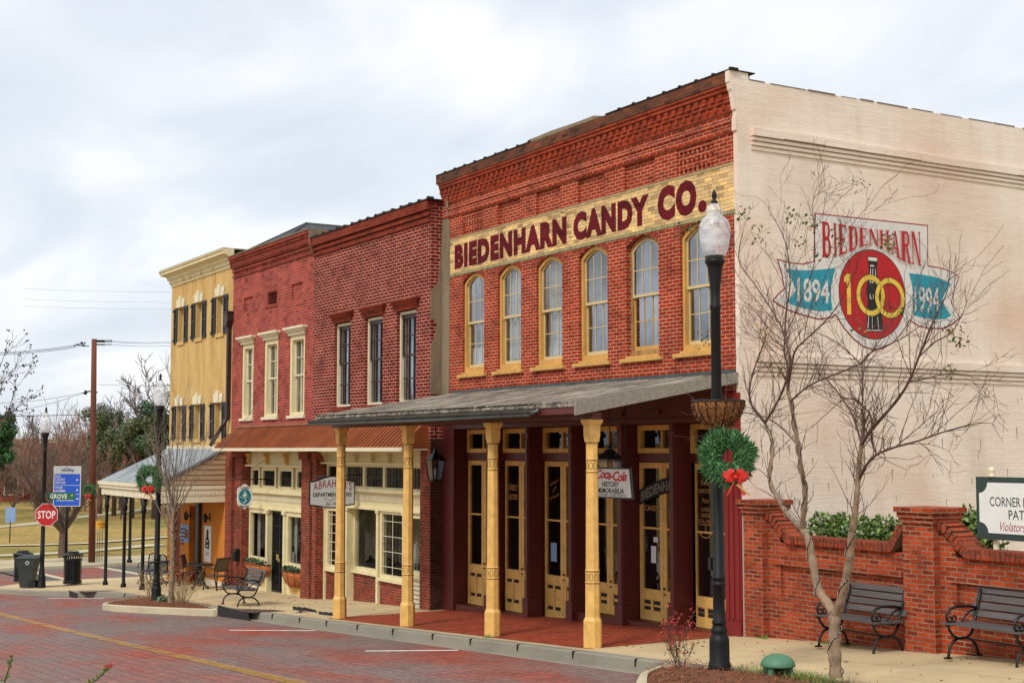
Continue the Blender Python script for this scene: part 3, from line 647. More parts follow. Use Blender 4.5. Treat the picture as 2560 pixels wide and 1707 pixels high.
# ================================================================== the candy building
BX0, BX1 = -10.2, -.05
cb_ = thing('candy_building', (-5, 0, zg(-5)), 'tall red brick shop building with painted candy company sign and cream side wall', 'building')
WIN = [(-9.26, -8.31), (-7.73, -6.78), (-6.19, -5.24), (-4.64, -3.69), (-3.10, -2.12), (-1.51, -.55)]
PAN = [(-9.30, -8.35), (-7.72, -6.81), (-6.20, -5.29), (-4.67, -3.77), (-3.13, -2.20), (-1.56, -.58)]
mb = MB()
wall(mb, BX0, BX1, 3.62, 8.6, 0, .38, [(a, b, 4.72, 6.90, 6.72) for a, b in WIN]+[(a, b, 7.72, 8.24) for a, b in PAN])
mb.box(BX0+.01, BX1-.01, .39, .6, 7.6, 9.15)
mb.build('front_wall', M['brick_candy'], cb_)
for a, b in PAN[1:5]: MB().poly([(a, .06, 7.72), (b, .06, 7.72), (b, .06, 8.24), (a, .06, 8.24)]).build('recessed_panel', M['brick_candy'], cb_)
for a, b in (PAN[0], PAN[5]):
    mb = MB(); mb.poly([(a, .2, 7.72), (b, .2, 7.72), (b, .2, 8.24), (a, .2, 8.24)], 1)
    rows = 7; rh = .52/rows
    for r in range(rows):
        z = 7.72+r*rh
        if r % 2 == 0: mb.box(a, b, .015, .13, z+.004, z+rh-.004)
        else:
            n = 8; cw = (b-a)/n
            for c in range(n): mb.box(a+cw*c+.0+(.25 if r % 4 == 1 else -.1)*cw*.5, a+cw*c+cw*.5+(.25 if r % 4 == 1 else -.1)*cw*.5, .015, .13, z-.002, z+rh+.002)
    mb.build('brick_vent', [M['brick_candy'], M['inside']], cb_)
# corbelled cornice
mb = MB()
L = [(8.60, 8.66, .03), (8.76, 8.82, .06), (8.94, 9.01, .11), (9.01, 9.06, .135)]
for z0, z1, d in L: mb.box(BX0+.02*d, BX1+0, -d, 0.0, z0, z1)
x = BX0
while x < BX1-.1:                               # dentil rows
    mb.box(x, x+.105, -.09, 0, 8.825, 8.935); mb.box(x+.05, x+.13, -.055, 0, 8.665, 8.755); x += .21
mb.box(BX0, BX1, -.035, 0, 8.66, 8.76); mb.box(BX0, BX1, -.065, 0, 8.82, 8.94)
mb.build('cornice', M['brick_corn'], cb_)
MB().box(BX0, BX1, -.035, 0, 8.27, 8.335).box(BX0, BX1, -.02, 0, 8.335, 8.42).box(BX0, BX1, -.04, 0, 8.42, 8.49).build('corbel_band', M['brick_candy'], cb_)
mb = MB(); mb.box(BX0-.06, BX1, -.15, .36, 9.06, 9.25)
mb.build('parapet', M['brick_coping'], cb_)
mb = MB()
x = BX0-.05
while x < -6.5 or x < BX1-.1:
    if not (-6.4 < x < -3.6): mb.box(x, x+.42, -.165, .38, 9.253, 9.266+rnd.uniform(0, .012)); mb.box(x+.40, x+.45, -.17, .0, 9.26, 9.295)
    x += .45
mb.build('coping', M['inside'], cb_)
MB().prism([(-6.34, 9.252), (-3.62, 9.252), (-3.66, 9.27), (-3.95, 9.335), (-4.6, 9.33), (-5.4, 9.345), (-6.0, 9.33), (-6.28, 9.33)], fxz, -.12, .2).build('concrete_cap', M['grey_plaster'], cb_)
# sign band
mb = MB(); mb.box(-9.84, -.05, -.006, -.0005, 6.985, 7.72); sb = mb.build('painted_sign_band', M['brick_cream'], cb_)
mb = MB()
x = -9.84
while x < -.1: mb.box(x, x+.085, -.02+rnd.uniform(0, .008), -.001, 6.915, 6.984); x += .0945
mb.build('rowlock_ledge', plain('greenish_cream_brick', '9a9068', .9, .35, 6), cb_)
mb = MB(); mb.box(-9.84, -.05, -.015, -.001, 7.721, 7.765); mb.build('upper_ledge', plain('grey_cream_edge', 'a09068', .9, .3, 6), cb_)
mb = MB()
for s_, x0, x1, z0, z1, bo in (('BIEDENHARN', -9.62, -5.06, 7.06, 7.60, .045), ('CANDY', -4.82, -2.38, 7.06, 7.61, .045), ('CO', -2.12, -1.02, 7.05, 7.67, .045)):
    text(mb, s_, ((x0+x1)/2, -.0095, (z0+z1)/2), X_, Z_, x1-x0, z1-z0, bo+.03, 1.18)
mb.poly([(-.87+.115*math.cos(a*math.pi/8), -.0095, 7.15+.105*math.sin(a*math.pi/8)) for a in range(16)])
mb.build('lettering', M['paint_maroon'], sb, recalc=False)
mb = MB(); mb.tube([(-5.28, -.02, 7.72), (-5.1, -.025, 7.70), (-5.0, -.02, 7.58), (-5.02, -.02, 7.35), (-4.95, -.02, 7.2), (-4.86, -.02, 7.16)], .012, 6); mb.build('loose_cable', M['brick_cream'], sb)
ROWL = plain('rowlock_brick', '8a3120', .9, .3, 12)
for a, b in WIN:                                 # brick arches over the windows
    mb = MB()
    A = arch_poly(a-.0, b+.0, 0, 6.74, 6.92, 13)[2:]
    for i in range(len(A)-1):
        (p, q), (r, s_) = A[i], A[i+1]; p2, r2 = p+(p-(a+b)/2)*.04, r+(r-(a+b)/2)*.04
        mb.add([(p*.93+r*.07, -.006, q), (r*.93+p*.07, -.006, s_), (r2*.93+p2*.07, -.006, min(6.91, s_+.11)), (p2*.93+r2*.07, -.006, min(6.91, q+.11))], [(0, 1, 2, 3)])
    mb.build('window_arch', ROWL, cb_, recalc=False)
for i, (a, b) in enumerate(WIN):
    xa, xb = a+.01, b-.01; dz = 0
    o1 = arch_poly(xa, xb, 4.73, 6.71, 6.89, 12); o2 = arch_poly(xa+.06, xb-.06, 4.84, 6.66, 6.83, 12)
    fmat = M['ochre_frame'] if i != 4 else plain('weathered_bare_frame', 'a57c48', .8, .5, 6, stretch=(1, 1, .3))
    fr = MB().ring(o1, o2, fxz, .05+(.05 if i == 4 else 0), .2, 0).build('window', fmat, cb_)
    ns = arch_poly(xa+.06, xb-.06, 5.80, 6.66, 6.83, 12); ni = arch_poly(xa+.09, xb-.09, 5.85, 6.63, 6.80, 12)
    mb = MB().ring(ns, ni, fxz, .10, .13)
    xm0, xm1 = xa+.09, xb-.09
    for k in (1, 2): xx = xm0+(xm1-xm0)*k/3; mb.box(xx-.008, xx+.008, .105, .125, 5.85, 6.76)
    mb.box(xm0, xm1, .104, .126, 6.28, 6.296); mb.build('upper_sash', M['sashcream'], fr)
    mb = MB(); frame(mb, xa+.062, xb-.062, 4.842, 5.84, .03, .135, .165, 0, .07)
    for k in (1, 2): xx = xm0+(xm1-xm0)*k/3; mb.box(xx-.007, xx+.007, .14, .16, 4.91, 5.82)
    mb.box(xm0, xm1, .139, .161, 5.36, 5.375); mb.build('lower_sash', M['sashcream'] if i != 4 else M['ochre_frame'], fr)
    MB().poly([(p, .115, q) for p, q in ni]).build('upper_pane', M['glass_up'], fr, recalc=False)
    MB().poly([(xm0, .15, 4.91), (xm1, .15, 4.91), (xm1, .15, 5.81), (xm0, .15, 5.81)]).build('lower_pane', M['glass_up'], fr, recalc=False)
    mb = MB(); mb.box(a-.14+.0, b+.12, -.07, .12, 4.63, 4.70); mb.box(a+.0, b-.0, -.02, .12, 4.7, 4.735); mb.build('sill', M['ochre_frame'], fr)
    if i in (1, 2, 0, 4):
        mb = MB()
        if i in (1, 2):
            z = 4.95
            while z < 6.75: mb.box(xm0+(.0 if i == 1 else .1), xm1, .23, .245, z, z+.022); z += .032
        elif i == 0: mb.box(xm0+.0, xm1-.2, .2, .205, 4.9, 5.28); mb.box(xm1-.35, xm1-.1, .26, .28, 4.9, 6.7)
        else: mb.box(xm0+.24, xm0+.36, .36, .4, 4.9, 5.8)
        mb.build('blind', M['blind'], fr)
# side wall with stepped corner profile
sy = [(0, -2), (0, 8.27), (-.035, 8.27), (-.035, 8.49), (-.015, 8.5), (-.015, 8.6), (-.04, 8.62), (-.065, 8.76), (-.09, 8.9), (-.12, 8.95), (-.14, 9.04), (-.16, 9.07), (-.16, 9.26), (.24, 9.25), (.26, 9.14), (22, 9.14), (22, -2)]
for i in range(len(sy)): sy[i] = (sy[i][0]+(.0 if sy[i][0] != 0 else -.004), sy[i][1])
mb = MB().prism(sy, fyz, -.05, .05); swl = mb.build('side_wall', M['side'], cb_)
for base, y0 in ((0.0, .28), (-3.72, .32)):
    mb = MB(); y = y0
    while y < 21.5:
        ln = rnd.uniform(.5, 1.6) if base == 0 else 2.5; j = rnd.uniform(-.012, .012) if base == 0 else 0; fat = rnd.random() < .18 and base == 0 and y > 2
        mb.box(.045, .135+j, y, y+ln, 8.205+base+j, 8.335+base+j*.6)
        for k, (z0, z1, d) in enumerate(((8.135, 8.185, .11), (8.06, 8.112, .09), (7.985, 8.035, .07))):
            if fat: mb.box(.045, .1, y, y+ln*.5, z0+base-.03, z1+base+.03)
            mb.box(.045, d+j*.5, y, y+ln, z0+base, z1+base+.002)
        y += ln
    mb.build('string_course', M['side'], swl)
mb = MB(); y = .27
while y < 21.8:
    l = rnd.uniform(.4, 1.1); mb.box(-.06, .056+rnd.uniform(-.004, .01), y, y+l*rnd.uniform(.7, .97), 9.14, 9.148+rnd.uniform(0, .014)); y += l
mb.build('side_coping', plain('grey_side_coping', '6a6056', .9, .3, 4), cb_)
mb = MB()
for _ in range(46):
    y = rnd.uniform(.3, 7); z = rnd.uniform(1.8, 4.1); l = rnd.uniform(.05, .3); wd = rnd.uniform(.006, .012); mb.add([(.0525, y-wd, z), (.0525, y+wd, z), (.0525, y+wd*.4, z-l), (.0525, y-wd*.3, z-l)], [(0, 1, 2, 3)])
mb.build('damp_streaks', plain('damp_streak', '8c7660', .9, .2), swl, recalc=False)
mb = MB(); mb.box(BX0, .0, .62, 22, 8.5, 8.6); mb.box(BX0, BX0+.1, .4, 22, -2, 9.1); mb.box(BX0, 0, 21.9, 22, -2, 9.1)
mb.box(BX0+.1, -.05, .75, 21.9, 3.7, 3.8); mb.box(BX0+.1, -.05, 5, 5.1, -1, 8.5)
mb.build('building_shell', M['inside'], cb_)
# mural on the side wall (each layer a millimetre or two proud of the one below)
mur = thing('mural_dummy', (0, 0, 0), 'x', 'x'); bpy.data.objects.remove(mur)
def flat(name, polys, x, mat, par):
    mb = MB()
    for i, p in enumerate(polys): mb.poly([(x+i*.0004, a, b) for a, b in p])
    return mb.build(name, mat, par, recalc=False)
def seg(pts): return pts
outl = [(1.66, 7.05), (4.38, 7.07), (4.36, 6.34)]+[(4.62, 6.33), (4.85, 6.30), (5.03, 6.25), (5.17, 6.19)]+[(5.03, 5.95), (4.94, 5.70), (5.16, 5.44)]+[(4.95, 5.30), (4.7, 5.22), (4.4, 5.2), (4.1, 5.23), (3.87, 5.32)]+[(3.66, 5.08), (3.45, 4.92), (3.2, 4.80), (2.96, 4.77), (2.72, 4.82), (2.5, 4.94), (2.28, 5.12), (2.10, 5.33)]+[(1.95, 5.27), (1.7, 5.24), (1.3, 5.30), (1.0, 5.37), (.69, 5.50)]+[(.83, 5.64), (.95, 5.72), (.90, 5.95), (.80, 6.21)]+[(1.1, 6.17), (1.4, 6.17), (1.62, 6.23)]
mu = flat('mural', [outl], .0535, M['mred2'], cb_)
mu['label'] = 'painted anniversary emblem with bottle and two dated flags'
cy_, cz_ = 2.97, 5.95
def inset(poly, d):
    r = []; n = len(poly)
    for i in range(n):
        a, b, c = [np.array(poly[(i+k) % n]) for k in (-1, 0, 1)]
        n1 = np.array([-(b-a)[1], (b-a)[0]]); n2 = np.array([-(c-b)[1], (c-b)[0]]); n1 = n1/np.linalg.norm(n1); n2 = n2/np.linalg.norm(n2)
        k = n1+n2; k = k/max(.5, np.dot(k, n1)); r.append(tuple(b-k*d*1.0))
    return r
flat('white_ground', [inset(outl, .022)], .0565, M['mwhite'], mu)
ov = arc(2.975, 5.74, .80, .785, 0, 360, 40)[:-1]; flat('oval_edge', [ov], .0575, M['mblack'], mu)
flat('red_oval', [arc(2.975, 5.74, .785, .77, 0, 360, 40)[:-1]], .0585, M['red'], mu)
fl1 = [(1.00, 6.05), (1.3, 6.05), (1.6, 6.07), (1.9, 6.11), (2.11, 6.15), (2.05, 5.97), (2.0, 5.8), (2.0, 5.6), (2.03, 5.42), (1.8, 5.385), (1.5, 5.40), (1.2, 5.44), (.99, 5.50), (1.12, 5.6), (1.21, 5.71), (1.12, 5.88)]
fl2 = [(3.87, 6.17), (4.2, 6.165), (4.5, 6.145), (4.72, 6.11), (4.92, 6.05), (4.78, 5.88), (4.68, 5.72), (4.79, 5.6), (4.92, 5.47), (4.75, 5.40), (4.5, 5.38), (4.2, 5.39), (3.96, 5.43), (3.95, 5.6), (3.96, 5.8), (3.93, 6.0)]
flat('left_flag', [fl1], .0585, M['teal'], mu); flat('right_flag', [fl2], .0585, M['teal'], mu)
mb = MB()
text(mb, '1894', (.0605, 1.60, 5.72), Y_, Z_, .72, .40, .02); mb.build('date_lettering', M['mwhite'], mu, recalc=False); mb = MB(); text(mb, '1994', (.0605, 4.30, 5.72), Y_, Z_, .62, .46, .015); mb.build('date_lettering', M['mwhite'], mu, recalc=False); mb = MB()
mb.poly([(.0635, 2.24, 6.22), (.0635, 2.28, 6.19), (.0635, 2.46, 6.37), (.0635, 2.42, 6.39)]); mb.poly([(.0635, 3.52, 5.12), (.0635, 3.56, 5.14), (.0635, 3.68, 5.26), (.0635, 3.6, 5.24)])
mb.build('oval_glints', M['mwhite'], mu, recalc=False)
polys = []; ltr = 'BIEDENHARN'; wd_ = (4.15-1.80)/len(ltr)
bot = lambda y: 6.30+.30*math.exp(-((y-2.97)/.62)**2)*1.0; top_ = lambda y: 6.93-.055*math.exp(-((y-3.0)/.9)**2)
xs_ = [0]; wds = {'B': 1.0, 'I': .62, 'E': .98, 'D': 1.08, 'N': 1.1, 'H': 1.1, 'A': 1.08, 'R': 1.1}; tot = sum(wds[c] for c in ltr); yy = 1.80
for c in ltr:
    ww = wds[c]/tot*2.36
    for q in serif_letter(c):
        pts = []
        for a, b in q:
            y = yy+a*ww*.86+.01; pts.append((y, bot(y)+(top_(y)-bot(y))*b))
        polys.append(pts)
    yy += ww
flat('name_lettering', polys, .060, M['red'], mu)
# bottle, then the looped 100 (first zero in front of the bottle's shoulder)
bt = [(-.115, 6.40), (.115, 6.40), (.115, 6.28), (.095, 6.25), (.10, 6.1), (.15, 5.9), (.175, 5.75), (.15, 5.62), (.16, 5.5), (.19, 5.3), (.20, 5.1), (-.20, 5.08), (-.19, 5.3), (-.16, 5.5), (-.15, 5.62), (-.175, 5.75), (-.15, 5.9), (-.10, 6.1), (-.095, 6.25), (-.115, 6.28)]
flat('bottle', [[(2.985+a+(6.4-z)*.02, z) for a, z in bt]], .0605, M['mblack'], mu)
bw_ = lambda a0, a1, z0, z1: [(2.985+a0, z0), (2.985+a1, z0), (2.985+a1, z1), (2.985+a0, z1)]
flat('bottle_highlights', [bw_(-.105, .105, 6.325, 6.385), bw_(-.06, .03, 6.225, 6.25), [(2.985-.075, 5.93), (2.985-.05, 5.93), (2.985-.045, 6.19), (2.985-.06, 6.19)], [(2.985-.02, 5.93), (2.985+.0, 5.93), (2.985+.005, 6.19), (2.985-.008, 6.19)], [(2.985+.06, 5.93), (2.985+.085, 5.93), (2.985+.06, 6.19), (2.985+.05, 6.19)], [(2.985-.16, 5.14), (2.985-.135, 5.14), (2.985-.115, 5.36), (2.985-.13, 5.36)], bw_(-.045, -.035, 5.14, 5.36), [(2.985+.10, 5.14), (2.985+.115, 5.14), (2.985+.095, 5.36), (2.985+.085, 5.36)], bw_(-.085, -.07, 5.66, 5.74), bw_(-.07, -.04, 5.66, 5.675), bw_(-.01, .0, 5.66, 5.74), [(2.985-.19, 5.10), (2.985+.2, 5.115), (2.985+.2, 5.13), (2.985-.19, 5.115)]], .0625, M['mwhite'], mu)
def ringp(cx, cz, rx_, rz_, th, a0=0, a1=360, n=28):
    O = arc(cx, cz, rx_, rz_, a0, a1, n); I = arc(cx, cz, rx_-th, rz_-th, a0, a1, n); return [[O[i], O[i+1], I[i+1], I[i]] for i in range(n)]
P1 = [[(2.36, 5.36), (2.45, 5.36), (2.45, 6.06), (2.36, 6.06)], [(2.30, 5.90), (2.36, 5.93), (2.36, 6.06), (2.30, 5.99)]]
def q4(x, ps, mat, nm, dark=None):
    return flat(nm, ps, x, mat, mu)
mb = MB()
for ps, x in ((P1, .0645), (ringp(2.92, 5.72, .34, .36, .10), .0645), (ringp(3.38, 5.70, .36, .355, .10), .0665)):
    for p in ps: mb.poly([(x, a, b) for a, b in p])
mb.build('looped_number', M['yel'], mu, recalc=False)
mb = MB()
for cx, cz, rx_, rz_, x in ((2.92, 5.72, .345, .365, .0660), (3.38, 5.70, .365, .36, .0680)):
    for p in ringp(cx, cz, rx_, rz_, .007)+ringp(cx, cz, rx_-.095, rz_-.095, .007): mb.poly([(x, a, b) for a, b in p])
mb.build('number_outline', M['mblack'], mu, recalc=False)
# ground floor of the candy building
DB = [(-9.63, -.29), (-8.06, -.28), (-6.47, -.28), (-4.87, .01), (-3.22, .03), (-1.68, .06)]    # left edge of each double door, threshold
COLX = [(-8.15, -8.08), (-6.62, -6.49), (-5.03, -4.89), (-3.36, -3.24), (-1.84, -1.70)]
mb = MB(); mb.box(BX0+.02, BX1-.02, .0+.002, .9, 3.52, 3.61)
mb.build('lintel', M['maroon'], cb_)
mb = MB(); mb.box(BX0+.02, -.37, -.012, -.001, 3.62, 4.27)
for k in range(9): mb.box(-9.9+k*1.1, -9.78+k*1.1, -.06, -.012, 3.66, 3.76)
mb.build('upper_board', M['maroon'], cb_)
mb = MB()
mb.box(BX0+.001, -9.66, .003, .5, -1.2, 3.52); mb.build('side_panel', M['maroon'], cb_)
for i, (a, b) in enumerate([(-8.2, -8.08), (-6.63, -6.49), (-5.04, -4.89), (-3.42, -3.24), (-1.86, -1.70)]):
    mb = MB(); zb = zg(a)-.1
    mb.box(a, b, 0, .5, zb, 3.52); mb.box(a+.045, b-.03, -.02, 0, zb, 3.52); mb.box(a-.03, b+.03, -.05, .3, zb, zg(a)+.38); mb.box(a-.045, b+.045, -.065, .3, zb, zg(a)+.06); mb.box(a-.02, b+.02, -.03, .3, 3.3, 3.38)
    mb.build('iron_column', M['maroon'], cb_)
mb = MB(); zb = -.2
mb.box(-.36, .0485, -.03, .45, zb, 3.98); 
for k in range(3): mb.box(-.33+k*.13, -.25+k*.13, -.05, -.03, .35, 3.3)
mb.box(-.38, .055, -.07, -.03, zb, .32); mb.box(-.38, .055, -.07, -.03, 3.35, 3.45); mb.build('corner_pilaster', M['maroon_l'], cb_)
mb = MB()
for i, (x, z) in enumerate(DB): x1 = DB[i+1][0] if i < 5 else -.36; mb.box(x-.02, x1-.02, .05, .5, zg(x)-.3, z-.005)
mb.build('threshold', M['maroon'], cb_)
for i, (x, z) in enumerate(DB):
    xr = (COLX[i][0]+.12 if i < 5 else -.36); wd = 1.42 if i < 5 else 1.36
    xm = x+wd/2; tall = z < -.1
    # transom
    mb = MB(); frame(mb, x, x+wd, 3.0, 3.5, .09, .32, .42); mb.box(xm-.02, xm+.02, .33, .41, 3.09, 3.41); tr = mb.build('transom', M['ochre'], cb_)
    MB().poly([(x+.09, .37, 3.09), (x+wd-.09, .37, 3.09), (x+wd-.09, .37, 3.41), (x+.09, .37, 3.41)]).build('pane', M['glass_lo'], tr, recalc=False)
    mb = MB(); mb.box(x-.02, x+wd+.02, .3, .48, 2.84, 2.998); mb.box(x+wd, x+wd+.2, .35, .5, z, 3.5); mb.box(x-.02, x+wd+.2, .33, .5, 3.5, 3.53); mb.build('door_head', M['maroon'], cb_)
    for k in (0, 1):
        a, b = (x+.005, xm-.004) if k == 0 else (xm+.004, x+wd-.005)
        mb = MB(); st = .095
        mb.box(a, a+st, .35, .40, z, 2.83); mb.box(b-st, b, .35, .40, z, 2.83); mb.box(a+st, b-st, .35, .40, 2.73, 2.83); mb.box(a+st, b-st, .352, .398, 1.645, 1.68); mb.box(a+st, b-st, .35, .40, z, z+.16)
        mb.box(a+st, b-st, .35, .40, .40, .58)
        top = .40
        mb.box(a+st, b-st, .37, .39, z+.16, top)
        c = (a+b)/2; mb.box(c-.03, c+.03, .352, .398, z+.16, top)
        dr = mb.build('door', M['ochre'], cb_)
        MB().poly([(a+st, .375, .58), (b-st, .375, .58), (b-st, .375, 2.73), (a+st, .375, 2.73)]).build('door_glass', M['glass_lo'], dr, recalc=False)
        mb = MB()
        for (p, q) in ((a+st+.02, c-.045), (c+.045, b-st-.02)):
            mb.box(p, q, .362, .371, top-.085, top-.02); mb.box(p, q, .362, .371, z+.18, z+.245)
        mb.build('panel_slots', M['mblack'], dr)
        if k == 1: MB().tube([(a+.045, .34, .62), (a+.045, .31, .62)], .02, 8).tube([(a+.045, .345, .52), (a+.045, .315, .52)], .014, 8).build('knob', M['bronze'], dr)
        mb = MB(); gx = (a+b)/2; yq = .368
        if k == 0 and i == 1: text(mb, 'EARLY', (gx, yq, 2.28), X_, Z_, .34, .13, .01); text(mb, 'HISTORY', (gx, yq, 2.08), X_, Z_, .36, .12, .01)
        if k == 0 and i == 2:
            for j, (zz, ln) in enumerate(((2.36, .3), (2.22, .12), (2.08, .36))):
                mb.tube([(gx-ln/2+ln*q/14, yq, zz+.035*math.sin(q*2.4)+.1*q/14) for q in range(15)], .006, 4)
        if i == 4:
            if k == 0: text(mb, 'CANDY', (gx, yq, 2.02), X_, Z_, .42, .10, .01)
            else: text(mb, 'MUSEUM', (gx+.06, yq, 2.02), X_, Z_, .46, .10, .01)
        if k == 0 and i == 5:
            for s_, zz, ww, h_ in (('Fine', 2.50, .22, .09), ('CONFECTIONERY', 2.36, .40, .07), ('Pure', 2.20, .16, .09), ('CAKES', 2.05, .24, .07), ('CANDIES', 1.95, .28, .07), ('OF ALL KINDS', 1.85, .38, .065)): text(mb, s_, (gx, yq, zz), X_, Z_, ww, h_, .01)
            mb.box(gx-.16, gx+.16, yq-.003, yq, 1.785, 1.80)
        if mb.f: mb.build('door_lettering', M['txtgold'], dr, recalc=False)
        if k == 0 and i == 5:
            mb = MB(); mb.tube([(gx+.15*math.cos(t_), yq, 1.72+.09*math.sin(t_)-.06) for t_ in np.linspace(math.pi*1.02, math.pi*1.98, 12)], .014, 4); mb.tube([(gx, yq, 1.785), (gx, yq, 1.66)], .008, 4); mb.tube([(gx-.05, yq, 1.655), (gx+.05, yq, 1.655)], .006, 4); mb.build('goblet_emblem', M['txtgold'], dr)
        if k == 0 and i == 2: MB().poly([(gx-.12, .36, .85), (gx+.1, .36, .85), (gx+.1, .36, 1.22), (gx-.12, .36, 1.22)]).build('notice', M['bluepaper'], dr, recalc=False)
        if k == 0 and i == 4: MB().poly([(gx-.02, .36, 1.05), (gx+.13, .36, 1.05), (gx+.13, .36, 1.35), (gx-.02, .36, 1.35)]).poly([(gx+.05, .36, 1.42), (gx+.19, .36, 1.42), (gx+.19, .36, 1.51), (gx+.05, .36, 1.51)]).build('notice', M['paper'], dr, recalc=False)
        if k == 0 and i == 4:
            mb = MB(); text(mb, 'OPEN', (gx-.17, .365, 1.38), -Z_, X_, .26, .05, .01); mb.build('open_lettering', M['txtgrey'], dr, recalc=False)
# arched name board seen on the glass of the fifth pair of doors
mb = MB(); x0, x1 = -3.2+.02, -1.86; n = 14; arcz = lambda t: 2.33+.10*math.sin(t*math.pi*.8)+.22*t
A = [(x0+(x1-x0)*i/n, arcz(i/n)) for i in range(n+1)]
mb.prism([(a, b) for a, b in A]+[(a, b-.26) for a, b in A[::-1]], fxz, .31, .335); nb = mb.build('name_board', M['mblack'], cb_)
mb = MB(); ag = lambda a, b: (a, b)
v_, f_ = glyphs('BIEDENHARN', .03, 1.05); vs = []
for a, b in v_: t_ = .05+.9*a; vs.append((x0+(x1-x0)*t_, .307, arcz(t_)-.22+.17*b))
mb.add(vs, f_); mb.build('board_lettering', M['txtgrey'], nb, recalc=False)
# porch roof
PR0, PR1 = -10.05, -.05
mb = MB()
yr = lambda y: 4.28+(-y)*(3.76-4.28)/3.12
mb.add([(PR0+.35, 0, yr(0)), (PR1, 0, yr(0)), (PR1, -3.12, yr(-3.12)), (PR0, -3.12, yr(-3.12)), (PR0+.35, 0, yr(0)-.05), (PR1, 0, yr(0)-.05), (PR1, -3.12, yr(-3.12)-.05), (PR0, -3.12, yr(-3.12)-.05)], [(0, 1, 2, 3), (4, 7, 6, 5), (0, 3, 7, 4), (1, 5, 6, 2), (2, 6, 7, 3)])
x = PR0+.1
while x < PR1-.05:
    dd = rnd.uniform(-.02, .02); a = np.array([x+.3*(1-(x-PR0)/(PR1-PR0)) if x < -9 else x, 0, yr(0)+.012]); b_ = np.array([x+dd, -3.13, yr(-3.13)+.012]); mb.tube([a, (a+b_)/2+np.array([dd, 0, rnd.uniform(-.005, .012)]), b_], .021, 4, cap=False, smooth=False); x += .19+rnd.uniform(-.015, .015)
pr = mb.build('porch_roof', M['oldroof'], cb_)
mb = MB(); mb.box(PR0+.35, PR1, -.06, .0-.001, 4.28, 4.36); mb.build('flashing', M['gutter'], pr)
mb = MB(); 
mb.add([(PR1+.0, 0, yr(0)+.03), (PR1+.05, 0, yr(0)+.03), (PR1+.05, -3.15, yr(-3.15)+.03), (PR1, -3.15, yr(-3.15)+.03), (PR1, 0, yr(0)-.14), (PR1+.05, 0, yr(0)-.14), (PR1+.05, -3.15, yr(-3.15)-.18), (PR1, -3.15, yr(-3.15)-.18)], [(0, 1, 2, 3), (4, 7, 6, 5), (1, 5, 6, 2), (0, 3, 7, 4), (3, 2, 6, 7), (0, 4, 5, 1)])
mb.build('barge_board', M['oldwood'], pr)
mb = MB(); mb.box(PR0+.1, PR1-.06, -2.78, -2.62, 3.52, 3.62); 
for k in range(13): x = PR0+.3+k*.79; mb.obox((x, -1.5, (yr(-1.5)-.11)), (.025, 0, 0), (0, 1.45, -1.45*.1667*-1), (0, 0, .05))
mb.box(PR0, PR1, -3.10, -3.06, 3.60, 3.74); mb.build('porch_beams', M['maroon'], pr)
mb = MB(); pts = []
for k in range(9):
    an = math.pi+math.pi*k/8; pts.append((-3.19+.075*math.cos(an), 3.685+.08*math.sin(an)))
A = pts; B = [( -3.19+(p+3.19)*.88, 3.685+(q-3.685)*.88) for p, q in pts]
poly = A+B[::-1]; mb.prism(poly, lambda p, q, d: (d, p, q), PR0-.1, PR1-1.1)
for k in range(9): x = PR0+.5+k*1.0; mb.tube([(x, -3.27, 3.70), (x-.02, -3.1, 3.73), (x-.03, -2.85, 3.775)], .008, 4)
mb.tube([(PR0-.2, -3.2, 3.60), (-5, -3.22, 3.585), (PR1-1.2, -3.2, 3.60), (PR1-1.0, -3.15, 3.68)], .03, 6)
mb.build('gutter', M['gutter'], pr)
mb = MB()
for k in range(900):
    x = rnd.uniform(PR0, PR1-1.3); y = -3.12+abs(rnd.gauss(0, .05)); z = yr(y)+.01; r = rnd.uniform(.012, .035); mb.poly([(x-r, y-r, z), (x+r, y-r*.7, z+.01), (x+r*.6, y+r, z+.015), (x-r*.7, y+r, z+.02)], 0)
o = mb.build('gutter_moss', [M['leaf_o2']], pr, recalc=False); o['kind'] = 'stuff'
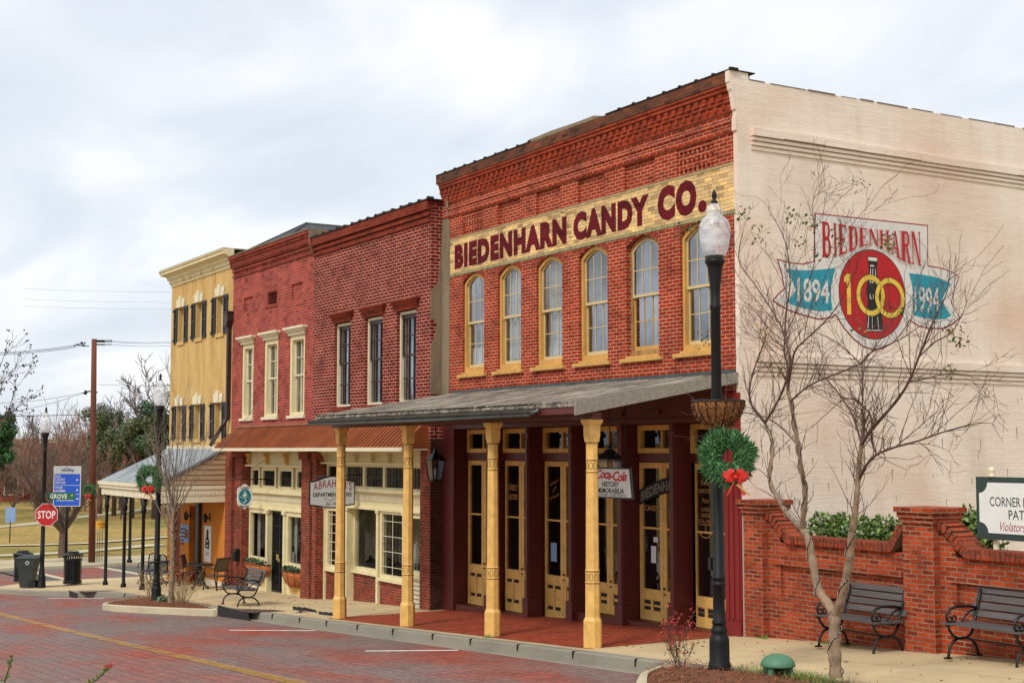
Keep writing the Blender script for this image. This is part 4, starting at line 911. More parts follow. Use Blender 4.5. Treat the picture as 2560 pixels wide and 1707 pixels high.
# porch posts
def oct_ring(r, z, x, y): return [(x+r*math.cos(math.pi/8+k*math.pi/4)*1.0, y+r*math.sin(math.pi/8+k*math.pi/4), z) for k in range(8)]
for i, (u, v) in enumerate(((1482, 1611), (1232, 1587), (1018.6, 1565), (849, 1543))):
    p = P(u, v, -2.7); x, y, z = p[0], -2.7, zg(p[0])+.0
    mb = MB(); r = .118
    H_ = 3.52
    mb.lathe([(k_*.86, zz_) for k_, zz_ in [(.165, z-.1), (.165, z+.40), (.15, z+.43), (.132, z+.46), (.128, z+.95), (.133, z+.955), (.133, z+.975), (.128, z+.98), (.128, z+1.13), (.133, z+1.135), (.133, z+1.155), (.12, z+1.17), (.108, H_-.82), (.113, H_-.81), (.113, H_-.79), (.106, H_-.785), (.106, H_-.63), (.113, H_-.625), (.113, H_-.605), (.106, H_-.6), (.106, H_-.38), (.113, H_-.37), (.113, H_-.35), (.106, H_-.345)]], (x, y, 0), 8, smooth=False, rot=.5)
    mb.lathe([(.112, H_-.34), (.13, H_-.24), (.13, H_-.1), (.17, H_-.04), (.175, H_)], (x, y, 0), 4, smooth=False, rot=.5)
    ps = mb.build('porch_post', M['ochre'], cb_)
    mb = MB()
    for zz, rr in ((z+1.055, .1025), (H_-.705, .0855)):
        for k in range(8):
            an = k*math.pi/4; c = np.array([x+math.cos(an)*rr, y+math.sin(an)*rr, zz]); tx = np.array([-math.sin(an), math.cos(an), 0])
            mb.tube([c+tx*.03*math.cos(q)+Z_*.055*math.sin(q) for q in np.linspace(0, 2*math.pi, 11)], .004, 3, cap=False)
    for zz, rr in ((z+.965, .134), (z+1.145, .134), (H_-.80, .114), (H_-.615, .114), (H_-.36, .114)): rr *= .86; mb.lathe([(rr*.99, zz-.006), (rr*1.008, zz-.005), (rr*1.008, zz+.005), (rr*.99, zz+.006)], (x, y, 0), 8, smooth=False, rot=.5)
    mb.build('painted_rings', M['ochre_dk'], ps)
# ================================================================== the dark red brick building
def xz(u, v, Y): p = P(u, v, Y); return float(p[0]), float(p[2])
def zc(ox, oy, s): return lambda a, b, Y: xz(ox+a*s, oy+b*s, Y)
c4 = zc(500, 1050, .3571); c7 = zc(560, 1120, .2423)
YF = -.3
db = thing('brick_building', (-13.5, YF, zg(-13.5)), 'dark red brick shop building with white mortar lines joining the candy building', 'building')
DX0, DX1 = -16.95, -10.2
WD = [(-15.56, -14.56), (-13.70, -12.70), (-11.92, -10.92)]
mb = MB(); wall(mb, DX0, DX1, 3.2, 8.62, YF, 0.1, [(a, b, 4.15, 6.30) for a, b in WD]); mb.build('front_wall', M['brick_dark'], db)
mb = MB()
for z0, z1, d in ((8.20, 8.30, .04), (8.34, 8.44, .075), (8.47, 8.68, .12)): mb.box(DX0, DX1, YF-d, YF, z0, z1)
mb.box(DX0, DX1, YF, .1, 8.62, 8.68); mb.build('cornice', M['brick_darkc'], db)
mb = MB(); x = DX0
while x < DX1-.05:
    mb.box(x, x+.4, YF-.14, .12, 8.682, 8.70+rnd.uniform(0, .03)); mb.box(x+.36, x+.44, YF-.15, YF, 8.69, 8.745); x += .46
mb.build('coping', M['inside'], db)
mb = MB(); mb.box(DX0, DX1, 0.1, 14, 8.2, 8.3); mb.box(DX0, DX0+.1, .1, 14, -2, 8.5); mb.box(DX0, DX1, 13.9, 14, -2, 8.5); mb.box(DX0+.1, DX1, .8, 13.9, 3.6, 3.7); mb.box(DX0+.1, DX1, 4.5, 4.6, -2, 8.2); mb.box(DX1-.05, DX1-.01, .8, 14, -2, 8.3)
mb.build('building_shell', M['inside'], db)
# rough grey plaster scar between the two fronts
mb = MB()
sc_ = [(-10.2, 4.3), (-9.86, 4.3), (-9.84, 7.0), (-9.87, 8.2), (-9.93, 8.27), (-10.2, 8.6)]
mb.prism(sc_, fxz, -.018, -.001)
sd_ = [(YF, 4.3), (-.02, 4.3), (-.02, 8.2), (-.05, 7.4), (-.11, 7.0), (-.13, 6.8), (YF, 6.62), (YF, 6.0), (-.2, 5.98), (-.15, 5.85), (-.2, 5.6), (YF, 5.4)]
mb.prism(sd_, fyz, DX1-.005, DX1+.012); mb.build('plaster_scar', M['grey_plaster'], db)
mb = MB(); x = -9.95
for k in range(9): mb.box(x-.05+rnd.uniform(-.03, .03), x+.06, -.04, -.02, 8.3+k*.05, 8.35+k*.05)
mb.build('crumbling_plaster', M['grey_plaster'], db)
for i, (a, b) in enumerate(WD):
    mb = MB(); frame(mb, a, b, 4.15, 6.28, .06, YF+.08, YF+.22); fr = mb.build('window', M['creamw'], db)
    mb = MB(); frame(mb, a+.06, b-.06, 4.17, 5.28, .045, YF+.16, YF+.19, 0, .07); frame(mb, a+.06, b-.06, 5.24, 6.21, .045, YF+.12, YF+.15); mb.box(a+.06, b-.06, YF+.11, YF+.18, 6.12, 6.22)
    xm = (a+b)/2
    for k in (1, 2): xx = a+.12+(b-a-.24)*k/3; mb.box(xx-.013, xx+.013, YF+.125, YF+.18, 4.2, 6.2)
    for zz in (4.72, 5.73): mb.box(a+.1, b-.1, YF+.126, YF+.179, zz-.013, zz+.013)
    mb.build('sash', M['bronze'], fr)
    MB().poly([(a+.1, YF+.152, 4.2), (b-.1, YF+.152, 4.2), (b-.1, YF+.152, 6.2), (a+.1, YF+.152, 6.2)]).build('pane', M['glass_up'], fr, recalc=False)
    mb = MB()
    for p, q in ((a-.05, a+.13), (a+.21, a+.47)): mb.add([(p+.12, YF+.25, 4.2), (q+.12, YF+.25, 4.2), (q+.12+(.08 if i == 0 else 0), YF+.25, 6.2), (p+.12, YF+.25, 6.2)], [(0, 1, 2, 3)])
    mb.build('curtain', M['blind'], fr, recalc=False)
    mb = MB(); mb.box(a-.05, b+.05, YF-.05, YF+.2, 4.05, 4.15); mb.build('sill', M['brick_darkc'], fr)
    mb = MB()
    for z0, z1, d in ((6.31, 6.38, .03), (6.38, 6.44, .055), (6.44, 6.50, .09), (6.50, 6.56, .12)): mb.box(a-.06-d*1.1, b+.06+d*1.1, YF-d, YF, z0, z1)
    mb.build('hood', M['brick_darkc'], fr)
# ground floor of the dark building
Y3 = -.05
L0 = c4(870, 1240, Y3)[0]; R0 = -10.66
mb = MB()
for a, b in ((-10.68, DX1),): mb.box(a, b, YF-.0, .0, -1.2, 3.22)
mb.build('brick_pier', M['brick_old'], db)
mb = MB(); mb.box(DX1+.001, DX1+.008, YF+.02, -.0, -1, 3.3); mb.build('pier_side', M['brick_shade'], db)  # thin sheet painting the pier's return as shaded
mb = MB(); mb.box(-16.87, L0, YF-.02, Y3+.1, -1.6, 3.0); mb.box(-16.95, -16.87, YF+.08, 0, -1.6, 3.0); mb.box(-16.87, L0+.1, YF-.06, Y3+.1, 2.75, 3.0); mb.build('brick_pier', M['brick_old'], db)
zt = 2.70
mb = MB(); mb.box(L0, R0, Y3-.0, Y3+.1, zt, 3.05); mb.box(L0, R0, Y3-.16, Y3, zt, zt+.05); mb.box(L0-.1, R0, Y3-.2, Y3+.1, 2.98, 3.06)
mb.box(L0, R0, Y3, Y3+.1, 1.60, 2.10); mb.box(L0, R0, Y3-.10, Y3, 2.03, 2.12); mb.box(L0, R0, Y3-.05, Y3, 1.60, 1.66)
fz = mb.build('storefront_frieze', M['cream'], db)
mb = MB(); x = L0+.1
while x < R0-.06: mb.box(x, x+.035, Y3-.035, Y3, 1.82, 1.95); x += .08
mb.build('dentils', M['creamw'], fz)
def scroll(x, y0, z0, z1, d): return [(y0, z1), (y0-d, z1), (y0-d*1.0, z1-(z1-z0)*.2), (y0-d*.55, z1-(z1-z0)*.42), (y0-d*.75, z1-(z1-z0)*.58), (y0-d*.5, z1-(z1-z0)*.8), (y0-d*.25, z0), (y0, z0)]
for k in range(7):
    x = L0+.08+(R0-L0-.16)*k/6; MB().prism(scroll(x, Y3, 2.72, 2.98, .16), fyz, x-.035, x+.035).build('bracket', M['cream'], fz)
def bars(par, x0, x1, z0, z1, y, nv, nh, r=.008, mat=None, name='window_bars'):
    mb = MB()
    for k in range(nv): xx = x0+(x1-x0)*(k+.5)/nv; mb.box(xx-r, xx+r, y-r, y+r, z0, z1)
    for k in range(nh): zz = z0+(z1-z0)*(k+.5)/nh; mb.box(x0, x1, y-r*1.3, y+r*1.3-.001, zz-r, zz+r)
    return mb.build(name, mat or M['black'], par)
nt_ = 5
for k in range(nt_):
    a = L0+.12+(R0-L0-.2)*k/nt_; b = a+(R0-L0-.2)/nt_-.09
    mb = MB(); frame(mb, a-.045, b+.045, 2.10, zt, .06, Y3, Y3+.08); tr = mb.build('transom', M['cream'], db)
    MB().poly([(a, Y3+.06, 2.12), (b, Y3+.06, 2.12), (b, Y3+.06, 2.66), (a, Y3+.06, 2.66)]).build('pane', M['glass_lo'], tr, recalc=False); bars(tr, a+.02, b-.02, 2.16, 2.64, Y3+.03, 6, 1)
    MB().box(a, b, Y3+.35, Y3+.36, 2.1, 2.7).build('curtain', M['sling'], tr)
def display(par, a, b, z0, z1, y, zlow, mat=M['cream'], brickm=M['brick_old'], fw=.09):
    mb = MB(); frame(mb, a, b, z0, z1, fw, y, y+.12, 0, .14); mb.box(a-.02, b+.02, y-.06, y+.1, z0-.02, z0+.05); w_ = mb.build('display_window', mat, par)
    MB().poly([(a+fw, y+.07, z0+.1), (b-fw, y+.07, z0+.1), (b-fw, y+.07, z1-fw), (a+fw, y+.07, z1-fw)]).build('pane', M['glass_lo'], w_, recalc=False)
    if brickm: MB().box(a, b, y+.01, y+.15, zlow, z0-.02).build('base_wall', brickm, w_)
    return w_
a0 = L0; a1 = c4(1022, 1200, Y3)[0]; b0 = c4(1245, 1200, Y3)[0]; b1 = R0-.0
w1 = display(db, a0+.08, a1, -.05, 1.58, Y3, -1.2); bars(w1, a0+.2, a1-.1, .1, 1.5, Y3+.03, 3, 6, .006, M['creamw'], 'glazing_bars')
xe = c4(1425, 1200, Y3)[0]
w2 = display(db, b0+.1, xe+.0, -.05, 1.62, Y3, -1.2); bars(w2, b0+.2, xe-.08, .1, 1.54, Y3+.03, 6, 1, .006); bars(w2, b0+.2, xe-.08, .1, 1.54, Y3+.02, 1, 4, .006, M['creamw'], 'glazing_bars')
mb = MB(); rnd2 = random.Random(4)
for k in range(7): x = b0+.25+k*.17; zz = rnd2.uniform(.2, .95); mb.add([(x, .5, .08), (x+.2, .45, .1), (x+.16+rnd2.uniform(-.1, .1), .5, zz), (x-.05, .55, zz-.1)], [(0, 1, 2, 3)])
mb.build('window_goods', M['shopstuff'], w2, recalc=False)
w3 = display(db, xe+.07, b1, .15, 1.58, Y3, -1.2, brickm=None); MB().box(xe+.08, b1, Y3+.005, Y3+.1, -1.2, .13).build('boarded_base', M['creamw'], w3)
mb = MB()
for k in range(6): mb.box(xe+.08, b1, Y3-.003, Y3+.005, -.45+k*.1, -.437+k*.1)
mb.build('board_grooves', M['ochre_dk'], w3)
for x in (a0+.03, a1+.05, b0, xe+.035): MB().box(x-.05, x+.05, Y3-.04, Y3+.12, -1.2, 1.60).box(x-.07, x+.07, Y3-.06, Y3+.12, 1.53, 1.63).build('pilaster', M['cream'], db)
# recessed entry
ra, rb = a1+.1, b0-.05
e1 = display(db, ra, rb, .0, 1.66, .1, -1.2, fw=.07); 
mb = MB(); 
for k in range(9): x = ra+.15+k*.13; mb.box(x, x+.09, 1.5, 1.55, .12, .12+rnd2.uniform(.1, .45))
mb.build('window_goods', M['shopstuff'], e1)
MB().box(ra-.06, ra, .07, .18, -1.2, 1.7).build('entry_side', M['cream'], db)
MB().box(rb, rb+.05, .07, .18, -1.2, 1.7).build('entry_side', M['cream'], db)
MB().box(ra-.06, rb+.06, Y3+.1, .25, 1.68, 1.75).build('entry_ceiling', M['cream'], db)

# ================================================================== the faded pink building
pb = thing('pink_building', (-20.1, YF, zg(-20.1)), 'faded pink brick shop building with cream hooded windows beside the ochre building', 'building')
QX0, QX1 = -23.3, -16.955
WP = [(-22.42, -21.46), (-20.57, -19.50), (-18.63, -17.54)]
NP = [(-22.34, -21.57, 7.15, 7.60), (-20.43, -19.64, 7.18, 7.60), (-18.55, -17.73, 7.17, 7.62)]
mb = MB(); wall(mb, QX0, QX1, 3.2, 8.8, YF, .1, [(a, b, 4.0, 6.2) for a, b in WP]+[tuple(q) for q in NP]); mb.build('front_wall', M['brick_pink'], pb)
for q in (NP[0], NP[2]): MB().poly([(q[0], YF+.05, q[2]), (q[1], YF+.05, q[2]), (q[1], YF+.05, q[3]), (q[0], YF+.05, q[3])]).build('recessed_panel', M['brick_pink'], pb)
q = NP[1]; mb = MB()
for k in range(6): z = q[2]+.04+k*.068; mb.add([(q[0]+.04, YF+.03, z), (q[1]-.04, YF+.03, z), (q[1]-.04, YF+.1, z+.05), (q[0]+.04, YF+.1, z+.05)], [(0, 1, 2, 3)])
frame(mb, q[0], q[1], q[2], q[3], .04, YF+.01, YF+.1); mb.box(q[0]-.05, q[1]+.05, YF-.03, YF+.08, q[2]-.05, q[2]); mb.build('louvre_vent', M['brick_pinkc'], pb)
mb = MB()
for z0, z1, d in ((8.30, 8.36, .04), (8.46, 8.52, .06), (8.56, 8.60, .08), (8.76, 8.84, .14), (8.84, 8.93, .18)): mb.box(QX0, QX1, YF-d, YF, z0, z1)
mb.box(QX0, QX1, YF-.06, YF, 8.6, 8.76)
x = QX0
while x < QX1-.06: mb.box(x, x+.07, YF-.12, YF-.05, 8.605, 8.755); x += .14
mb.box(QX0, QX1, YF, .1, 8.8, 8.93); mb.build('cornice', M['brick_pinkc'], pb)
mb = MB(); mb.box(QX0, QX1+.02, YF-.2, .2, 8.932, 8.965); mb.build('coping', M['grey_plaster'], pb)
mb = MB(); mb.box(QX1-.0, QX1+.03, YF-.17, 1.4, 8.55, 8.93); mb.add([(QX1+.031, YF-.1, 8.3), (QX1+.031, .0, 8.1), (QX1+.031, 1.4, 8.5), (QX1+.031, YF-.17, 8.55)], [(0, 1, 2, 3)]); mb.build('plaster_return', M['grey_plaster'], pb)
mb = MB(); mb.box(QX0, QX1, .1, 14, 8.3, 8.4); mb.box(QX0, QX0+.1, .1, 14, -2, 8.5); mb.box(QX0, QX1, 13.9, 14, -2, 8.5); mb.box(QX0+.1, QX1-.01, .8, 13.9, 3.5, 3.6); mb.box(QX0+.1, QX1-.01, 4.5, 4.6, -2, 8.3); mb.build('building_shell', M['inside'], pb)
for i, (a, b) in enumerate(WP):
    mb = MB(); frame(mb, a, b, 4.0, 6.2, .13, YF+.02, YF+.22, 0, .08); fr = mb.build('window', M['cream'], pb)
    mb = MB(); frame(mb, a+.13, b-.13, 4.06, 5.12, .045, YF+.16, YF+.2); frame(mb, a+.13, b-.13, 5.08, 6.08, .045, YF+.11, YF+.15)
    xm = (a+b)/2; mb.box(xm-.012, xm+.012, YF+.12, YF+.19, 4.1, 6.06); mb.box(a+.15, b-.15, YF+.12, YF+.15, 5.58, 5.60); mb.box(a+.15, b-.15, YF+.16, YF+.19, 4.58, 4.60); mb.build('sash', M['creamw'], fr)
    MB().poly([(a+.15, YF+.155, 4.1), (b-.15, YF+.155, 4.1), (b-.15, YF+.155, 6.06), (a+.15, YF+.155, 6.06)]).build('pane', M['glass_up'], fr, recalc=False)
    MB().box(a+.18, a+.4, YF+.3, YF+.31, 4.1, 6.06).box(b-.3, b-.15, YF+.3, YF+.31, 4.1, 6.06).build('curtain', M['blind'], fr)
    mb = MB(); mb.box(a-.07, b+.07, YF-.06, YF+.1, 3.92, 4.0); mb.build('sill', M['creamw'], fr)
    mb = MB()
    for z0, z1, d in ((6.2, 6.27, .04), (6.27, 6.31, .07), (6.31, 6.36, .11), (6.36, 6.42, .16)): mb.box(a-.02-d, b+.02+d, YF-d, YF, z0, z1)
    mb.build('hood', M['creamw'], fr)
Y2 = -.1
S0 = -22.2; S1 = -17.57
mb = MB(); mb.box(-23.5, -22.95, YF-.08, .1, -2, 3.05); mb.box(-22.95, -22.85, YF+.02, .1, -2, 3.05); mb.box(-22.85, -22.22, YF-.02, .1, -2, 3.05); mb.box(-22.9, -22.1, YF-.1, .1, 2.85, 3.05); mb.build('brick_pier', M['brick_old'], pb)
mb = MB(); mb.box(-17.57, -17.0, YF-.04, .1, -2, 3.05); mb.box(-17.62, -16.98, YF-.12, .1, 2.8, 3.05); mb.build('brick_pier', M['brick_old'], pb)
mb = MB(); mb.box(S0, S1, Y2, Y2+.1, 2.58, 3.05); mb.box(S0, S1, Y2-.14, Y2, 2.58, 2.64); mb.box(S0, S1, Y2, Y2+.1, 1.34, 1.98); mb.box(S0, S1, Y2-.10, Y2, 1.82, 1.90); mb.box(S0, S1, Y2-.04, Y2, 1.36, 1.41); mb.box(S0, S1, Y2-.03, Y2, 1.9, 1.97)
fz = mb.build('storefront_frieze', M['cream'], pb)
mb = MB(); x = S0+.05
while x < S1-.05: mb.box(x, x+.035, Y2-.035, Y2, 1.62, 1.74); x += .075
mb.build('dentils', M['creamw'], fz)
for k in range(4):
    x = S0+.1+(S1-S0-.2)*k/3-.0; MB().prism(scroll(x, Y2, 2.62, 2.98, .18), fyz, x-.04, x+.04).build('bracket', M['ochre'], fz)
for k, (ua, ub) in enumerate(((300, 365), (412, 532), (585, 708), (765, 860))):
    a, b = c7(ua, 300, Y2+.03)[0], c7(ub, 300, Y2+.03)[0]; b = min(b, S1-.08)
    mb = MB(); frame(mb, a-.11, b+.1, 1.98, 2.58, .11, Y2, Y2+.08, 0, .06); tr = mb.build('transom', M['cream'], pb)
    MB().poly([(a, Y2+.06, 2.02), (b, Y2+.06, 2.02), (b, Y2+.06, 2.5), (a, Y2+.06, 2.5)]).build('pane', M['glass_lo'], tr, recalc=False); bars(tr, a+.02, b-.02, 2.04, 2.48, Y2+.03, max(2, int((b-a)/.13)), 1)
da, dbx = c7(462, 900, Y2)[0], c7(622, 900, Y2)[0]
for k, (a, b, gd) in enumerate(((S0+.02, da-.14, 1), (dbx+.14, S1, 0))):
    w_ = display(pb, a, b, -.18, 1.34, Y2, -2, brickm=None, fw=.11)
    MB().box(a, b, Y2+.01, Y2+.1, -2, -.2).build('panel', M['cream'], w_)
    MB().box(a+.3, b-.15, Y2-.004, Y2+.02, -.85, -.35).build('yellow_inset', M['ochre'], w_)
    mb = MB()
    if k == 0: mb.box(a+.2, a+.42, Y2+.2, Y2+.21, -.1, 1.25); mb.box(b-.4, b-.36, Y2+.3, Y2+.31, -.1, 1.25); mb.box(b-.28, b-.15, Y2+.14, Y2+.15, -.05, .35)
    else: mb.box(a+.12, a+.3, Y2+.2, Y2+.21, -.1, 1.25); mb.add([(b-.7, .3, -.05), (b-.2, .25, -.05), (b-.3, .3, .4), (b-.55, .3, .45)], [(0, 1, 2, 3)]); mb.box(a+.15, a+.25, Y2+.13, Y2+.14, -.05, .25)
    mb.build('window_goods', M['shopstuff'], w_)
for x in (da-.07, dbx+.07): MB().box(x-.07, x+.07, Y2-.05, Y2+.15, -2, 1.34).box(x-.1, x+.1, Y2-.09, Y2, 1.26, 1.36).build('pilaster', M['cream'], pb)
mb = MB(); frame(mb, da, dbx, zg(-20.5)+.05, 1.33, .06, Y2+.1, Y2+.16); mb.box((da+dbx)/2-.03, (da+dbx)/2+.03, Y2+.1, Y2+.16, -1, 1.3); gt_ = mb.build('security_door', M['black'], pb)
bars(gt_, da+.06, dbx-.06, zg(-20.5)+.1, 1.28, Y2+.12, 14, 3, .009); MB().poly([(da, Y2+.2, -1.1), (dbx, Y2+.2, -1.1), (dbx, Y2+.2, 1.3), (da, Y2+.2, 1.3)]).build('door_glass', M['glass_lo'], gt_, recalc=False)
MB().box((da+dbx)/2-.14, (da+dbx)/2-.06, Y2+.06, Y2+.1, -.03, .12).box((da+dbx)/2-.02, (da+dbx)/2+.04, Y2+.06, Y2+.1, -.08, 0.0).build('handle', M['gold'], gt_)
# shared seamed metal awning above both shops
aw = thing('metal_awning', (-16.6, YF, 3.05), 'copper brown seamed metal awning over the two brick shops', 'awning')
A0, A1 = -23.0, -10.3; zt0, zt1 = 3.72, 3.12; ya, yb_ = YF-.002, YF-.62
mb = MB(); mb.add([(A0+.25, ya, zt0), (A1-.0, ya, zt0), (A1, yb_, zt1), (A0, yb_, zt1), (A0+.25, ya, zt1-.02), (A1, ya, zt1-.02), (A1, yb_, zt1-.02), (A0, yb_, zt1-.02)], [(0, 1, 2, 3), (4, 7, 6, 5), (0, 3, 7, 4), (1, 5, 6, 2), (3, 2, 6, 7)])
n = 62
for k in range(n+1):
    x = A0+.03+(A1-A0-.06)*k/n; xt = x+.25*(1-k/n); a = np.array([xt, ya-.0, zt0+.01]); b = np.array([x, yb_-.01, zt1+.01]); d = (b-a); L_ = np.linalg.norm(d); nrm = np.cross(d/L_, X_); mb.obox((a+b)/2, X_*.012, d/2, nrm*.022)
mb.build('metal_roof', M['copper'], aw)
MB().box(A0+.24, A1, YF-.06, YF-.003, 3.722, 3.80).build('top_flashing', M['copper'], aw)
MB().box(A0-.02, A1+.01, yb_-.04, yb_, zt1-.09, zt1-.005).box(A0, A1, yb_, ya, zt1-.07, zt1-.03).build('fascia', M['creamw'], aw)

# ================================================================== the ochre building with the porch
ob = thing('ochre_building', (-26.4, YF, zg(-26.4)), 'three storey ochre stucco building with shutters and grey metal porch roof', 'building')
OX0, OX1 = -29.55, -23.3
WO = [(-28.75, -28.10), (-26.85, -26.2), (-24.80, -24.13)]
mb = MB(); wall(mb, OX0, OX1, 3.0, 8.75, YF, .0, [(a, b, z0, z1) for a, b in WO for z0, z1 in ((3.42, 4.52), (6.70, 7.85))]); mb.build('front_wall', M['stucco'], ob)
mb = MB(); mb.box(OX0, OX0+.2, .0, 10, -2, 8.75); mb.box(OX0, OX1, 9.8, 10, -2, 8.75); mb.build('side_walls', M['stucco'], ob)
mb = MB(); mb.box(OX0+.2, OX1, .0, 9.8, 3.0, 3.1); mb.box(OX0+.2, OX1, 3, 3.1, -2, 8.7); mb.box(OX0+.1, OX1, 0, 9.9, 8.7, 8.8); mb.build('building_shell', M['inside'], ob)
prof = [(0, 8.66), (.03, 8.66), (.03, 8.72), (.08, 8.78), (.08, 8.86), (.14, 8.90), (.14, 8.97), (.22, 9.02), (.34, 9.06), (.34, 9.13), (.38, 9.17), (.38, 9.20), (0, 9.22)]
mb = MB()
mb.prism([(YF-d, z) for d, z in prof], fyz, OX0-.0, OX1+.02); mb.prism([(OX0-d, z) for d, z in prof], lambda p, q, d: (p, d, q), YF, 10)
k0 = [(OX0-d, YF-d, z) for d, z in prof]
pa = [(OX0, YF-d, z) for d, z in prof]; pc = [(OX0-d, YF, z) for d, z in prof]; n = len(prof)
mb.add(pa+k0+pc, [(i, i+1, n+i+1, n+i) for i in range(n-1)]+[(n+i, n+i+1, 2*n+i+1, 2*n+i) for i in range(n-1)])
mb.build('cornice', M['cornice'], ob)
MB().box(OX0-.34, OX1, YF-.36, 9.9, 9.2, 9.235).build('coping', M['grey_plaster'], ob)
mb = MB()
for x, l in ((-28.0, .6), (-26.2, .8), (-27.3, .5), (-25.0, .4)): mb.box(x-.012, x+.014, YF-.004, YF-.001, 8.66-l, 8.66); mb.box(x-.02, x+.02, YF-.085, YF-.08, 8.7, 8.86)
mb.build('rust_runs', M['stain_rust'], ob)
for (a, b) in WO:
    for z0, z1 in ((3.42, 4.52), (6.70, 7.85)):
        mb = MB(); frame(mb, a+.0, b, z0, z1, .05, YF+.16, YF+.22); xm = (a+b)/2; mb.box(xm-.02, xm+.02, YF+.16, YF+.22, z0, z1)
        for k in range(1, 4): zz = z0+(z1-z0)*k/4; mb.box(a, b, YF+.165, YF+.215, zz-.012, zz+.012)
        fr = mb.build('window', M['creamw'], ob)
        MB().poly([(a, YF+.2, z0), (b, YF+.2, z0), (b, YF+.2, z1), (a, YF+.2, z1)]).build('pane', M['glass_lo'], fr, recalc=False)
        mb = MB(); mb.box(a-.05, b+.05, YF-.04, YF+.1, z0-.12, z0); mb.build('sill', M['stucco'], fr)
        mb = MB(); zb = z1+.02
        for k, (p0, p1, q0, q1, hh_) in enumerate(((-.38, -.11, -.46, -.13, .27), (-.09, .09, -.12, .12, .37), (.11, .38, .13, .46, .27))):
            mb.prism([(xm+p0, zb), (xm+p1, zb), (xm+q1, zb+hh_), (xm+q0, zb+hh_)], fxz, YF-.05-(.03 if k == 1 else 0), YF)
        mb.build('keystone_lintel', M['creamw'], fr)
        for s, (p0, p1) in enumerate(((a-.40, a-.06), (b+.06, b+.40))):
            mb = MB(); frame(mb, p0, p1, z0-.03, z1+.02, .05, YF-.05, YF-.004)
            zz = z0
            while zz < z1-.03: mb.add([(p0+.05, YF-.042, zz+.05), (p1-.05, YF-.042, zz+.05), (p1-.05, YF-.012, zz), (p0+.05, YF-.012, zz)], [(0, 1, 2, 3)]); zz += .06
            mb.box(p0+.03, p1-.03, YF-.045, YF-.03, (z0+z1)/2-.03, (z0+z1)/2+.03)
            for zz in (z0+.02, z1-.1): mb.box(p1-.1 if s else p0-.05, p1+.05 if s else p0+.1, YF-.075, YF-.05, zz, zz+.06)
            mb.build('shutter', M['shutter'], fr)
# hipped shingle roof
mb = MB(); rx_ = -27.7; az = 10.96
mb.add([(OX0+.3, .6, 9.2), (OX1-.3+1.4, .6, 9.2), (OX1+1.1, 12, 9.2), (OX0+.3, 12, 9.2), (rx_, 3.85, az), (rx_, 11.8, az)], [(0, 1, 4), (1, 2, 5, 4), (2, 3, 5), (3, 0, 4, 5)])
mb.build('hipped_roof', M['shingle'], ob)
MB().tube([(rx_, 3.83, az+.01), (rx_, 11.8, az+.01)], .05, 6).tube([(rx_, 3.85, az+.01), (OX0+.3, .6, 9.21)], .04, 6).tube([(rx_, 3.85, az+.01), (OX1+1.1, .6, 9.21)], .04, 6).build('roof_ridge', M['shingle'], ob)
# downspout with hopper head
mb = MB(); xx = -23.42
mb.prism([(xx-.17, 7.25), (xx+.17, 7.25), (xx+.17, 7.0), (xx+.06, 6.8), (xx-.06, 6.8), (xx-.17, 7.0)], fxz, YF-.2, YF-.01); mb.box(xx-.2, xx+.2, YF-.23, YF-.01, 7.25, 7.29)
mb.box(xx-.06, xx+.06, YF-.13, YF-.02, 4.0, 6.82); mb.tube([(xx, YF-.08, 4.02), (xx-.1, YF-.2, 3.8), (xx-.55, YF-.35, 3.3), (xx-.6, YF-.4, 3.2)], .06, 6); mb.build('downspout', M['bronze'], ob)
# porch
PY = -2.4; E0, E1 = -30.25, -23.72; ez, wz = 2.02, 3.10
mb = MB(); mb.add([(OX0-.1, YF, wz), (E1, YF, wz), (E1, PY, ez), (E0, PY, ez), (OX0-.1, YF, wz-.05), (E1, YF, wz-.05), (E1, PY, ez-.05), (E0, PY, ez-.05)], [(0, 1, 2, 3), (4, 7, 6, 5), (0, 3, 7, 4), (1, 5, 6, 2), (2, 6, 7, 3)])
n = 44
for k in range(n+1):
    xe_ = E0+.04+(E1-E0-.08)*k/n; xw = (OX0-.1)+.04+(E1-OX0+.1-.08)*k/n; mb.tube([(xw, YF, wz+.012), (xe_, PY-.02, ez+.012)], .022, 4, cap=False, smooth=False)
prf = mb.build('porch_roof', M['galv'], ob)
MB().box(OX0-.1, E1, YF-.05, YF-.001, 3.08, 3.2).build('roof_trim', M['creamw'], prf)
mb = MB(); mb.box(E0-.04, E1+.03, PY-.1, PY, 1.92, 2.03); mb.box(E0, E1, PY-.06, PY+.0, 1.82, 1.92); mb.box(E0+.1, E1, PY, PY+.12, 1.58, 1.82); mb.build('eave_beam', M['creamw'], ob)
sd2 = [(PY+.05, 1.98), (YF-.01, 1.98), (YF-.01, wz-.06)]
mb = MB().prism(sd2, fyz, E1-.06, E1-.0); gb = mb.build('gable_siding', plain('tan_siding', 'b59a78', .7, .12, 3), ob)
mb = MB()
for k in range(7):
    z = 2.0+k*.155; yl = PY+.1+(z-ez)/(wz-ez)*(YF-PY)
    if yl < YF-.1: mb.box(E1, E1+.014, max(yl, PY+.06), YF-.01, z, z+.012)
mb.build('siding_laps', plain('siding_shadow_gap', '57493a', .8, 0), gb)
mb = MB(); mb.box(E1-.1, E1+.03, PY+.0, YF-.01, 1.88, 1.98); mb.box(E1-.08, E1, PY+.12, YF-.01, 1.48, 1.88); 
y = PY+.1
while y < YF-.08: mb.box(E1, E1+.025, y, y+.045, 1.70, 1.80); y += .09
mb.build('side_beam', M['creamw'], ob)
